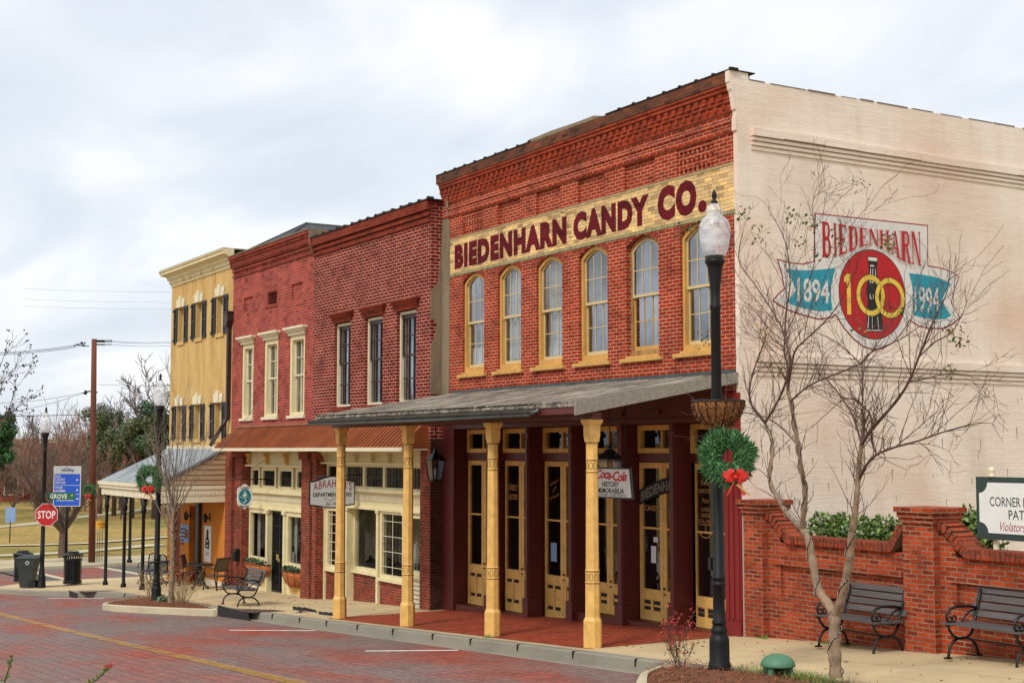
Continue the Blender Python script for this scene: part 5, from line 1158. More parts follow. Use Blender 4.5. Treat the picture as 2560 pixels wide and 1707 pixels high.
mb = MB(); mb.add([(E1-.1, PY-.1, ez+.03), (E1+.05, PY-.1, ez+.03), (E1+.05, YF, wz+.05), (E1-.1, YF, wz+.05), (E1-.1, PY-.1, ez-.04), (E1+.05, PY-.1, ez-.04), (E1+.05, YF, wz-.03), (E1-.1, YF, wz-.03)], [(0, 1, 2, 3), (4, 7, 6, 5), (1, 5, 6, 2), (0, 3, 7, 4), (0, 4, 5, 1)]); mb.build('rake_trim', M['galv'], ob)
for k, x in enumerate((-29.7, -27.5, -25.4, -23.85)):
    zb = sw(x, PY); mb = MB(); mb.lathe([(.09, 0), (.09, .12), (.055, .16), (.05, 3.2+(-zb-1.62)), ], (x, PY+.08, zb), 10); 
    h = 1.60-zb
    mb = MB(); mb.lathe([(.09, 0), (.085, .1), (.055, .15), (.05, h-.5), (.08, h-.45), (.08, h-.35), (.06, h-.3), (.1, h)], (x, PY+.08, zb), 10); po = mb.build('porch_post', M['blackmetal'], ob)
    mb = MB()
    for s in (-1, 1):
        if k == 0 and s < 0 or k == 3 and s > 0: continue
        pts = [(x+s*(.05+.5*(1-math.cos(t))), PY+.08, 1.1+.48*math.sin(t)) for t in np.linspace(0, math.pi/2, 8)]; mb.tube(pts, .016, 5)
        for t in np.linspace(0, 6.0, 3): mb.tube([(x+s*(.14+.06*t/3)+.05*math.cos(q), PY+.08, 1.42+.05*math.sin(q)) for q in np.linspace(0, 6.28, 9)], .01, 4)
    mb.build('scroll_bracket', M['blackmetal'], po)
# ground floor front of the ochre building, under the porch
GF = [(-29.2, -28.1), (-27.2, -26.25)]
mb = MB(); wall(mb, OX0, -23.5, -2, 3.0, YF, .0, [(a, b, -1.35, 1.25) for a, b in GF]); mb.build('ground_floor_wall', M['orange'], ob)
for a, b in GF: MB().box(a, b, -.14, -.05, -1.6, 1.25).build('door', M['door_red'], ob)
MB().box(-26.22, -25.9, YF-.12, YF-.01, -1.5, 2.9).build('dark_column', M['bronze'], ob)
MB().box(-25.85, -23.5, YF-.04, YF-.002, -1.3, -.95).build('skirting', M['creamw'], ob)
# ================================================================== street lamps
def lamp_post(loc, label, H=5.85):
    t = thing('street_lamp', loc, label, 'street lamp', 'black street lamps with acorn globes'); x, y, z = loc
    mb = MB()
    mb.lathe([(.14, -.15), (.14, .06), (.135, .10), (.125, .12), (.122, .36), (.12, .40), (.10, .43), (.095, .46), (.10, .48), (.10, .51), (.082, .54), (.078, .57), (.09, .58), (.09, .60), (.074, .63), (.072, 1.03), (.085, 1.045), (.085, 1.065), (.074, 1.08), (.074, 1.11), (.085, 1.12), (.085, 1.14), (.07, 1.16), (.066, 3.0), (.06, 4.35), (.072, 4.37), (.072, 4.40), (.06, 4.43), (.062, 4.6), (.09, 4.85), (.105, 4.92), (.125, 4.94), (.125, 4.98), (.10, 5.0)], loc, 16)
    lift = lambda m_: setattr(m_, 'v', [(a_, b_, c_+(.085 if c_-z > 4.3 else 0)) for a_, b_, c_ in m_.v])
    lift(mb); mb.build('post', M['blackmetal'], t)
    mb = MB(); mb.lathe([(.115, 5.0), (.17, 5.12), (.2, 5.3), (.197, 5.40), (.165, 5.48), (.11, 5.53), (.095, 5.56), (.105, 5.58), (.10, 5.61), (.07, 5.66), (.045, 5.69)], loc, 24); lift(mb); mb.build('globe', M['globe'], t)
    mb = MB(); mb.lathe([(.04, 5.69), (.05, 5.71), (.02, 5.74), (.035, 5.78), (.03, 5.82), (.008, 5.87)], loc, 10); mb.lathe([(.1, 5.0), (.13, 5.01), (.12, 5.03)], loc, 12); lift(mb); mb.build('finial', M['blackmetal'], t)
    return t
LN = (3.87, -3.62, .36); lamp_post(LN, 'nearest black lamp post carrying a fibre hanging basket and wreath')
MB().box(LN[0]-.13, LN[0]-.07, LN[1]-.06, LN[1]+.03, LN[2]+1.22, LN[2]+1.37).build('outlet_box', M['black'], bpy.data.objects['street_lamp'])
LF = (-18.62, -3.9, zg(-18.6)+.02); lamp_post(LF, 'black lamp post in the far mulch island with a wreath halfway up')
L3 = (-30.3, -4.25, zg(-30.3)-.0); lamp_post(L3, 'black lamp post behind the stop sign at the street corner')
# hanging basket round the near lamp
bk = thing('planter_basket', (LN[0], LN[1], 3.35), 'brown coconut fibre basket with black iron ribs strapped around the nearest lamp post', 'basket')
c = (LN[0]+.03, LN[1], 0)
prf = [(.12, 3.35), (.17, 3.38), (.26, 3.48), (.30, 3.58), (.315, 3.64), (.30, 3.65), (.26, 3.60), (.1, 3.56)]
MB().lathe(prf, c, 28).build('liner', M['coco'], bk)
mb = MB()
for k in range(16):
    a = k*math.pi/8; mb.tube([(c[0]+(r+.012)*math.cos(a), c[1]+(r+.012)*math.sin(a), z) for r, z in prf[:5]+[(.32, 3.66)]], .008, 4)
for r, z in ((.325, 3.66), (.13, 3.35)): mb.tube([(c[0]+r*math.cos(a), c[1]+r*math.sin(a), z) for a in np.linspace(0, 6.283, 25)], .012, 4)
mb.tube([(c[0]-.32, c[1], 3.66), (c[0]+.32, c[1], 3.66)], .009, 4); mb.build('iron_ribs', M['black'], bk)
mb = MB(); rr = random.Random(3)
for _ in range(1500):
    a = rr.uniform(0, 6.28); q = rr.uniform(0, 1); i = min(3, int(q*4)); f = q*4-i; r = prf[i][0]*(1-f)+prf[i+1][0]*f+.004; z = prf[i][1]*(1-f)+prf[i+1][1]*f
    p = np.array([c[0]+r*math.cos(a), c[1]+r*math.sin(a), z]); d = np.array([math.cos(a)*.02+rr.uniform(-.02, .02), math.sin(a)*.02+rr.uniform(-.02, .02), rr.uniform(-.05, .03)]); mb.poly([p, p+d, p+d*.5+np.array([.006, .006, 0])])
mb.build('fibres', M['coco'], bk, recalc=False)
def wreath(loc, R, label, dirn, n=2600, bow=True, bowoff=(0, 0)):
    """ring of needles facing direction dirn (unit, horizontal)"""
    t = thing('wreath', loc, label, 'wreath', 'green wreaths with red bows'); rr = random.Random(int(R*1000)+n); dn = np.array(dirn, float); rt = np.array([-dn[1], dn[0], 0.]); c = np.array(loc)
    mb = MB(); r2 = R*.34
    mb.tube([c+rt*(R-r2)*math.cos(a)+Z_*(R-r2)*math.sin(a) for a in np.linspace(0, 2*math.pi, 25)], r2*.75, 8, 0, cap=False)
    for _ in range(n):
        a = rr.uniform(0, 6.283); b = rr.uniform(0, 6.283); k = r2*rr.uniform(.6, 1.12)*(1+.12*math.sin(a*7)+.1*math.sin(a*3+1)); ra = R-r2+k*math.cos(b)
        p = c+rt*ra*math.cos(a)+Z_*ra*math.sin(a)+dn*k*math.sin(b)*.8
        d = (p-c)*rr.uniform(.0, .3)+np.array([rr.gauss(0, 1), rr.gauss(0, 1), rr.gauss(0, 1)])*R*.085; s = np.cross(d, dn); s = s/(np.linalg.norm(s)+1e-6)*R*rr.uniform(.02, .05)
        mb.poly([p-s, p+d, p+s], rr.choice((0, 1)))
    mb.build('needles', [M['leaf_d'], M['leaf_d2']], t, recalc=False)
    if bow:
        cb = c+rt*bowoff[0]+Z_*(-R*.78+bowoff[1])+dn*r2*1.1; mb = MB(); k = R*.5
        for sx in (-1, 1):
            for sz, l in ((.35, 1.0), (-.3, .85), (.9, .6)):
                tip = cb+rt*sx*k*l+Z_*k*sz*.6; up = np.cross(tip-cb, dn); up = up/np.linalg.norm(up)*k*.34
                mid = (tip+cb)/2+dn*k*.3
                mb.add([cb, mid+up, tip+up*.6, tip-up*.6, mid-up, tip+dn*k*.1], [(0, 1, 4), (1, 2, 3, 4), (0, 4, 3, 2, 1)][:2])
            mb.add([cb-rt*k*.05, cb+rt*k*.12, cb+rt*sx*k*.7-Z_*k*1.35+rt*k*.12+dn*.02, cb+rt*sx*k*.65-Z_*k*1.5-rt*k*.1+dn*.02], [(0, 1, 2, 3)])
        mb.lathe([(k*.16, -k*.14), (k*.2, 0), (k*.1, k*.14)], cb+dn*k*.25, 8)
        mb.build('bow', M['bow'], t, recalc=False)
        mb = MB(); a = cb-Z_*k*.6+dn*.03; mb.add([a, a+rt*.03, a+rt*k*1.0-Z_*k*.8+rt*.03, a+rt*k*1.0-Z_*k*.85], [(0, 1, 2, 3)]); mb.build('gold_ribbon', M['gold'], t, recalc=False)
    return t
TOC = np.array([.80, -.6, 0.])
wreath(tuple(map(float, P(1818, 1142, -3.88))), .30, 'large green wreath with red and gold bow below the fibre basket', (.75, -.66, 0), 6500, True, (.10, .0))
wreath((LF[0]+.02, LF[1]-.24, 2.30), .34, 'green wreath with red bow on the far island lamp post', TOC, 2400)
# ================================================================== benches
def make_bench(loc, label):
    t = thing('park_bench', (0, 0, 0), label, 'bench', 'wood slat benches with black iron ends')
    for s in (-1, 1):
        x = s*.53; mb = MB(); r = .019
        cv = lambda pts, rr_=r: mb.tube([(x, a, b) for a, b in pts], rr_, 6)
        cv([(-.30, .0), (-.29, .06), (-.27, .14), (-.20, .22), (-.11, .245)]); cv([(.26, .0), (.25, .06), (.22, .14), (.13, .22), (.02, .245)]); cv([(-.13, .245), (.05, .245)])
        cv([(-.30, .44), (-.27, .36), (-.2, .28), (-.10, .245)]); cv([(.20, .42), (.14, .30), (.05, .245)])
        cv([(-.33, .43), (-.1, .425), (.12, .41), (.20, .44), (.235, .52), (.29, .70), (.33, .86)], .022)
        cv([(.25, .62), (.1, .645), (-.12, .655), (-.24, .63), (-.31, .57), (-.315, .50), (-.27, .455), (-.22, .47), (-.215, .51), (-.25, .525)])
        cv([(-.18+.04*math.cos(q), .50+.04*math.sin(q)) for q in np.linspace(0, 6.28, 9)], .011); cv([(-.05, .43), (.02, .52), (.12, .58), (.24, .60)], .014)
        for y in (-.30, .26): mb.box(x-.035, x+.035, y-.05, y+.04, 0, .02)
        mb.build('iron_end', M['black'], t, local=True)
    mb = MB()
    for k in range(5): y = -.33+k*.112; z = .452-.004*k+(.01 if k == 4 else 0); mb.box(-.62, .62, y, y+.088, z-.018, z+.006)
    mb.build('seat', M['slat'], t, local=True)
    mb = MB(); u = np.array([0, .075, .16]); u /= np.linalg.norm(u); nr = np.cross(X_, u)
    for k in range(4): c_ = np.array([0, .235, .50])+u*(.05+k*.108); mb.obox(c_, X_*.62, u*.043, nr*.012)
    mb.build('backrest', M['slat'], t, local=True)
    MB().tube([(-.53, -.03, .245), (.53, -.03, .245)], .01, 5).build('tie_rod', M['black'], t, local=True)
    t.location = loc; return t
b1p = P(2120, 1622, -.5); b2p = P(2460, 1648, -.5)
bn = make_bench((float(b1p[0])+.02, -.27, zg(b1p[0])+.0), 'wooden bench with iron ends between the bare tree and the middle brick pillar')
copy_thing(bn, (float(b2p[0])+.02, -.27, zg(b2p[0])), 0, 'wooden bench with iron ends under the patio parking sign')
copy_thing(bn, (-15.95, -2.55, sw(-15.95, -2.55)), 0, 'wooden bench on the tan pavement in front of the flower baskets')
# ================================================================== brick fence with swooping coping
fn_ = thing('brick_fence', (3, .1, zg(3)), 'weathered red brick fence with pillars and swooping coping beside the cream wall', 'fence')
FY = .12
def pillar(x0, x1, zt_):
    mb = MB(); mb.box(x0, x1, 0, .50, zg(x0)-.4, zt_-.22)
    for k, d in enumerate((.03, .055, .085)): mb.box(x0-d+.001, x1+d, -d, .5+d, zt_-.22+k*.073, zt_-.22+(k+1)*.073)
    mb.build('pillar', M['brick_fence'], fn_)
pillar(.075, .52, 2.27); pillar(3.45, 4.0, 2.27); pillar(7.0, 7.55, 2.27)
for (xa, xb) in ((.52, 3.45), (4.0, 7.0)):
    top = lambda x: 1.70+.30*(1-min(1, max(0, (x-xa-.0)/.55)))**2*1.0+.30*(1-min(1, max(0, (xb-x)/.32)))**2
    def topz(x):
        a = (x-xa)/.55; b = (xb-x)/.32; z = 1.62
        if a < 1: z = 1.62+.36*(math.cos(max(0, a)*math.pi)+1)/2
        if b < 1: z = 1.62+.34*(math.cos(max(0, b)*math.pi)+1)/2
        return z
    xs2 = frange(xa, xb, 50); pl = [(x, topz(x)) for x in xs2]
    zb = zg(xa)-.4; zr0, zr1 = zg(xa)+.62, 1.28
    # wall with a recessed field
    mb = MB()
    ra_, rb_ = xa+.28, xb-.12
    mb.prism([(xa, zb), (ra_, zb), (ra_, 1.62)]+[(x, z) for x, z in reversed(pl) if x < ra_]+[(xa, topz(xa))], fxz, FY, .38)
    mb.prism([(rb_, zb), (xb, zb), (xb, topz(xb))]+[(x, z) for x, z in reversed(pl) if x > rb_]+[(rb_, topz(rb_))], fxz, FY, .38)
    mb.box(ra_, rb_, FY, .38, zb, zr0); mb.box(ra_, rb_, FY+.05, .38, zr0, zr1); mb.box(ra_, rb_, FY+.0, .38, zr1+.08, 1.62); mb.box(ra_, rb_, FY-.03, .38, zr1, zr1+.08); mb.box(ra_-.1, ra_, FY-.03, FY, zr1, zr1+.08)
    mb.build('panel', M['brick_fence'], fn_)
    # rowlock coping bricks following the curve
    mb = MB(); L_ = 0; pts = [np.array(p) for p in pl]; acc = [0]
    for a, b in zip(pts[:-1], pts[1:]): acc.append(acc[-1]+np.linalg.norm(b-a))
    s = .045; rr = random.Random(8)
    while s < acc[-1]-.03:
        i = min(len(pts)-2, max(0, int(np.searchsorted(acc, s))-1)); f = (s-acc[i])/(acc[i+1]-acc[i]); p = pts[i]*(1-f)+pts[i+1]*f; tg = (pts[i+1]-pts[i]); tg /= np.linalg.norm(tg); nr = np.array([-tg[1], tg[0]])
        j = rr.uniform(-.008, .008); h_ = .062
        mb.obox((p[0]+nr[0]*h_, .235, p[1]+nr[1]*h_), (tg[0]*.033, 0, tg[1]*.033), (0, .185+j, 0), (nr[0]*(h_+rr.uniform(-.004, .004)), 0, nr[1]*h_), rr.choice((0, 0, 1)))
        s += .079
    mb.build('coping', [M['brick_copingf'], plain('coping_brick_dark_'+str(int(xa*10)), '7a3826', .9, .35, 14, bmp=.6)], fn_)
    mb = MB(); mb.prism([(x, z+.0) for x, z in pl]+[(x, z+.1) for x, z in reversed(pl)], fxz, .075, .40); mb.build('coping_mortar', M['grey_plaster'], fn_)
# patio sign on the fence
sg = thing('patio_sign', (5.0, .3, 1.85), 'white patio parking sign in dark green frame above the brick fence', 'sign')
sx0, sz1 = xz(1740+1975*.3553, 1150+115*.3553, .3); _, sz0 = xz(1740+1990*.3553, 1150+550*.3553, .3); sx1 = xz(1740+2640*.3553, 1300, .3)[0]
MB().box(sx0, sx1, .28, .33, sz0, sz1).build('frame', M['signframe'], sg)
mb = MB(); k = .14; ix0, ix1, iz0, iz1 = sx0+.055, sx1-.055, sz0+.085, sz1-.075
pl = []
for cx_, cz2, a0, a1 in ((ix0, iz0, 90, 0), (ix1, iz0, 180, 90), (ix1, iz1, 270, 180), (ix0, iz1, 360, 270)): pl += arc(cx_, cz2, k, k, a0, a1, 6)
mb.prism(pl, fxz, .272, .28); bd = mb.build('board', M['white'], sg)
mb = MB(); xc = (sx0+sx1)/2
text(mb, 'CORNER MARKET', (xc, .2715, sz0+.50), X_, Z_, 1.00, .125, .008); text(mb, 'PATIO', (xc, .2715, sz0+.335), X_, Z_, .40, .125, .008); mb.build('sign_lettering', M['signframe'], bd, recalc=False)
mb = MB(); v_, f_ = glyphs('Violators towed', .0, 1); vs = [(xc-.37+.74*a+.03*b, .2715, sz0+.12+.12*b) for a, b in v_]; mb.add(vs, f_); mb.build('script_lettering', M['mred2'], bd, recalc=False)
for xx in (sx0+.245, sx1-.245): MB().lathe([(.05, sz1), (.05, sz1+.02), (.02, sz1+.03), (.04, sz1+.07), (.045, sz1+.1), (.02, sz1+.13), (.004, sz1+.135)], (xx, .305, 0), 12).box(xx-.03, xx+.03, .335, .38, sz0-.2, sz1-.01).build('finial', M['creamw'], sg)
# ================================================================== foliage helpers
def leafball(mb, c, r, n, rr, ls=.035, mats=(0, 1), flat_=1.0, shell=.5):
    c = np.array(c, float); r = np.array(r if hasattr(r, '__len__') else (r, r, r), float)
    for _ in range(n):
        d = np.array([rr.gauss(0, 1) for _ in range(3)]); d /= np.linalg.norm(d); p = c+d*r*(shell+(1-shell)*rr.random()**.5)
        a = np.array([rr.gauss(0, 1) for _ in range(3)]); a /= np.linalg.norm(a); b = np.cross(a, d+np.array([.01, .02, .03])); b /= (np.linalg.norm(b)+1e-6); l = ls*rr.uniform(.6, 1.3)
        mb.poly([p-a*l, p-b*l*.5, p+a*l, p+b*l*.5], rr.choice(mats))
def grow(mb, p, d, L, r, depth, rr, spread=.6, up=.15, nch=(3, 5), seg=4, wob=.18, mi=0, tips=None, minr=.003, ratio=.62, sides=None):
    p = np.array(p, float); d = np.array(d, float); d /= np.linalg.norm(d); pts = [p]; ds = [d]
    for i in range(seg):
        d = d+np.array([rr.gauss(0, wob), rr.gauss(0, wob), rr.gauss(0, wob)+up*.5]); d /= np.linalg.norm(d); pts.append(pts[-1]+d*L/seg); ds.append(d)
    rs = [max(minr, r*(1-.6*i/seg)) for i in range(seg+1)]
    mb.tube(pts, rs, sides or (6 if r > .03 else (4 if r > .008 else 3)), mi, cap=False)
    if tips is not None and depth == 0: tips.append(pts[-1])
    if depth > 0:
        for k in range(rr.randint(*nch)):
            i = rr.randint(1, seg); ax = np.array([rr.gauss(0, 1) for _ in range(3)]); ax -= ds[i]*np.dot(ax, ds[i]); ax /= (np.linalg.norm(ax)+1e-6)
            nd = ds[i]+ax*spread*rr.uniform(.6, 1.3)+np.array([0, 0, up]); grow(mb, pts[i], nd, L*ratio*rr.uniform(.7, 1.2), rs[i]*.6, depth-1, rr, spread, up, nch, seg, wob, mi, tips, minr, ratio, sides)
# hedge behind the fence
hg = []
for k, (x0, x1, n, lb) in enumerate(((float(P(2050, 1330, 1.2)[0]), float(P(2262, 1330, 1.2)[0]), 9, 'glossy green shrub behind the low part of the brick fence left of the middle pillar'), (float(P(2385, 1300, 1.2)[0]), float(P(2480, 1300, 1.2)[0]), 6, 'glossy green shrub behind the patio sign right of the middle brick pillar'))):
    t = thing('shrub', ((x0+x1)/2, 1.3, .3), lb, 'shrub', 'shrubs behind the brick fence'); rr = random.Random(k+20); mb = MB(); sb_ = MB()
    for i in range(n):
        x = x0+(x1-x0)*i/(n-1); z = float(P(2150, 1316, 1.2)[2])-.22+rr.uniform(-.05, .08)+(.18 if k else 0); leafball(mb, (x, 1.2+rr.uniform(-.2, .2), z), (.3, .3, .38), 420, rr, .045, (0, 0, 1, 2), shell=.35); sb_.tube([(x, 1.2, .2), (x+rr.uniform(-.1, .1), 1.2, z)], .015, 5)
        leafball(mb, (x, 1.2, 1.1), (.35, .35, .5), 160, rr, .05, (0, 2), shell=.4)
    for i in range(5): x = rr.uniform(x0, x1); leafball(mb, (x, 1.1, float(P(2150, 1305, 1.2)[2])+.02+.12*k), (.06, .06, .14), 45, rr, .035, (0, 1))
    mb.build('leaves', [M['leaf_g'], M['leaf_g2'], M['leaf_o2']], t, recalc=False); sb_.build('stems', M['barkd'], t)
# ================================================================== the big bare street tree
tr = thing('bare_street_tree', tuple(P(2090, 1695, -3.7)), 'large bare forked tree in the near mulch bed before the painted wall', 'tree')
z7 = lambda a, b: (1740+a*.3553, 1150+b*.3553); zA = lambda a, b: (1720+a*.287, 950+b*.287); zB = lambda a, b: (1700+a*.3061, 560+b*.3061)
TY = -3.7; rr = random.Random(11)
def limb(pts, r0, r1, dy0, dy1):
    n = len(pts); o = []
    for i, (u, v) in enumerate(pts): o.append(P(u, v, TY+dy0+(dy1-dy0)*i/(n-1)))
    # smooth
    q = []
    for i in range(n-1):
        p0, p1, p2, p3 = o[max(i-1, 0)], o[i], o[i+1], o[min(i+2, n-1)]
        for s in range(4):
            t = s/4; q.append(.5*((2*p1)+(-p0+p2)*t+(2*p0-5*p1+4*p2-p3)*t*t+(-p0+3*p1-3*p2+p3)*t**3))
    q.append(o[-1]); R_ = [r0+(r1-r0)*(i/(len(q)-1)) for i in range(len(q))]
    return q, R_
LIMBS = [
 ([z7(985, 1525), z7(978, 1400), z7(975, 1250), z7(972, 1120), z7(968, 1065)], .115, .092, 0, 0),
 ([z7(968, 1075), z7(920, 1000), z7(870, 930), z7(840, 830), z7(815, 680), z7(790, 560), z7(755, 490)], .085, .06, 0, .1),
 ([z7(978, 1075), z7(1020, 990), z7(1050, 860), z7(1072, 740), z7(1088, 620), z7(1097, 500)], .078, .06, 0, -.1),
 ([z7(755, 490), z7(690, 430), z7(630, 360), z7(590, 290), z7(540, 200), z7(515, 100), zA(735, 650), zA(735, 540), zA(700, 440), zA(670, 370)], .05, .030, .1, .3),
 ([z7(755, 490), z7(752, 420), z7(768, 290), z7(760, 160), zA(1000, 850), zA(970, 650), zA(940, 450), zA(900, 230), zA(872, 90)], .052, .034, .1, -.2),
 ([z7(1097, 500), z7(1115, 400), z7(1130, 260), zA(1480, 880), zA(1492, 700), zA(1512, 560)], .056, .038, -.1, -.15),
 ([zA(670, 370), zA(600, 280), zA(540, 180), zB(575, 1300), zB(600, 1200), zB(690, 960), zB(690, 880)], .026, .006, .3, .6),
 ([zA(670, 370), zA(740, 260), zA(830, 80), zB(880, 1180), zB(850, 1040), zB(850, 900), zB(760, 720), zB(600, 480), zB(480, 300), zB(515, 60)], .026, .005, .3, .1),
 ([zA(872, 90), zB(930, 1060), zB(1010, 960), zB(1180, 800), zB(1290, 660), zB(1420, 400)], .022, .005, -.2, -.4),
 ([zA(872, 90), zB(900, 1120), zB(860, 920), zB(870, 700), zB(900, 450), zB(860, 150), zB(760, -60)], .024, .004, -.2, .1),
 ([zA(890, 190), zA(1000, 90), zA(1130, 10), zB(1450, 1150), zB(1560, 1050), zB(1800, 940), zB(1950, 840)], .02, .006, -.2, -.3),
 ([zA(1512, 560), zA(1520, 400), zA(1520, 150), zB(1490, 1274), zB(1475, 1150), zB(1300, 980), zB(1150, 900)], .022, .006, -.15, .2),
 ([zA(1512, 560), zA(1600, 430), zA(1800, 200), zA(1920, 20), zA(2010, -200), zA(2100, -420), zA(2230, -700)], .032, .007, -.15, -.5),
 ([zA(1600, 430), zA(1590, 310), zA(1500, 200), zA(1420, 160), zA(1330, 185), zA(1200, 300)], .018, .005, -.2, .2),
 ([zA(1512, 560), zA(1440, 320), zA(1350, 170), zA(1250, 40), zA(1150, -60)], .02, .006, -.15, .3),
 ([zA(1488, 880), zA(1540, 760), zA(1640, 650), zA(1800, 585), zA(2000, 530), zA(2230, 450), zA(2500, 380)], .028, .008, -.1, -.6),
 ([zA(1640, 650), zA(1600, 530), zA(1600, 430)], .012, .010, -.2, -.3),
 ([zA(1800, 585), zA(2000, 420), zA(2170, 270)], .010, .004, -.3, -.5),
 ([zA(940, 545), zA(820, 420), zA(720, 345), zA(600, 300), zA(400, 280), zA(250, 310), zA(50, 220)], .014, .004, 0, .5),
 ([zA(2010, -200), zA(2150, -330), zA(2300, -420), zA(2400, -600)], .012, .004, -.4, -.6),
 ([zA(1920, 20), zA(2100, -20), zA(2300, -60), zA(2500, -20)], .012, .004, -.4, -.7),
 ([zB(850, 900), zB(640, 640), zB(480, 430), zB(350, 150)], .008, .003, .1, .3), ([zB(860, 920), zB(1000, 600), zB(1100, 300), zB(1090, 0), zB(1090, -200), zB(1180, -270)], .009, .003, 0, -.1),
 ([zB(1010, 960), zB(1060, 700), zB(1200, 400), zB(1330, 100), zB(1550, -160)], .008, .003, -.3, -.3),
 ([zB(850, 1040), zB(720, 960), zB(600, 920), zB(490, 860)], .010, .003, .1, .4), ([zB(1475, 1150), zB(1600, 1000), zB(1800, 700), zB(2100, 500)], .009, .003, 0, -.3)]
tb = MB(); cw = MB(); tips = []; WR = []
for i, (pts, r0, r1, d0, d1) in enumerate(LIMBS):
    q, R_ = limb(pts, r0*.64, r1*(.64 if i < 6 else .8), d0, d1)
    R_ = [max(.003, x_*(1+.10*math.sin(j_*1.7+i))) for j_, x_ in enumerate(R_)]
    if i < 3: tb.tube(q, R_, 12, 0, cap=False); WR.append((q, R_))
    elif i < 6: tb.tube(q, R_, 9, 1 if i == 99 else 0, cap=False); WR.append((q, R_))
    else: cw.tube(q, R_, 6, 0, cap=False)
    if i >= 3:
        for k in range(2, len(q)-1):
            dt = q[k+1]-q[k-1]; dt /= np.linalg.norm(dt)
            for _ in range(2 if i < 6 else 3):
                if rr.random() < (.36 if i < 6 else .40):
                    ax = np.array([rr.gauss(0, 1), rr.gauss(0, .5), rr.gauss(0, 1)]); ax -= dt*np.dot(ax, dt); ax /= np.linalg.norm(ax)
                    grow(cw, q[k], dt*.75+ax*rr.uniform(.4, .9)+Z_*.18, rr.uniform(.12, .8)*(.8 if i < 6 else 1), min(R_[k]*.5, .006), rr.choice((0, 1, 1, 2)), rr, .75, .10, (2, 3), 4, .16, 0, tips, .0019, .5)
        grow(cw, q[-1], q[-1]-q[-3], rr.uniform(.25, .5), R_[-1], 1, rr, .55, .05, (2, 4), 5, .14, 0, tips, .0022, .6)
tb.build('trunk', [M['bark'], M['barkd']], tr, recalc=False)
crown = cw.build('crown', M['barkd'], tr, recalc=False)
mb = MB()
for (u, v, n) in ((1852, 545, 9), (1900, 590, 5), (1975, 540, 8), (2000, 610, 5), (2030, 560, 9), (2150, 465, 5), (1710, 575, 7), (1740, 570, 6), (2220, 600, 6), (2215, 610, 6), (1905, 825, 6), (2380, 830, 9), (2400, 850, 8), (2375, 925, 7), (1765, 850, 6), (1935, 930, 4), (1895, 570, 4), (2100, 600, 5), (2240, 770, 4), (2040, 640, 4), (2150, 820, 3)):
    c_ = P(u, v, TY-.1)
    for _ in range(n*3):
        p = c_+np.array([rr.gauss(0, .05), rr.gauss(0, .05), rr.gauss(0, .06)]); a = np.array([rr.gauss(0, 1) for _ in range(3)]); a /= np.linalg.norm(a); b = np.cross(a, [.3, .5, .8]); b /= np.linalg.norm(b); mb.poly([p-a*.030, p-b*.015, p+a*.030, p+b*.015], rr.choice((0, 0, 1, 2, 3)))
mb.build('last_leaves', [M['leaf_g'], M['leaf_o2'], M['leaf_y'], M['leaf_o']], tr, recalc=False)
# light string wound round the trunk
ls = thing('light_string', tuple(P(2090, 1660, -3.7)), 'thin dark cord of tiny lights wound around the big bare tree', 'light string'); mb = MB(); bb = MB()
for q, R_ in WR[:5]:
    pts = []; L_ = 0; ph = 0
    for k in range(len(q)-1):
        for s in range(5):
            f = s/5; p = q[k]*(1-f)+q[k+1]*f; r = R_[k]+.006; step = np.linalg.norm(q[k+1]-q[k])/5; ph += step/.24*2*math.pi*.5; L_ += step
            o_ = np.array([math.cos(ph), math.sin(ph), .25*math.cos(ph)])*r; pts.append(p+o_)
            if rr.random() < .16: bb.lathe([(.001, -.006), (.005, 0), (.001, .01)], p+o_*1.15, 4)
    mb.tube(pts, .005, 4)
mb.build('cord', M['wire'], ls); bb.build('bulbs', M['lightstring'], ls)
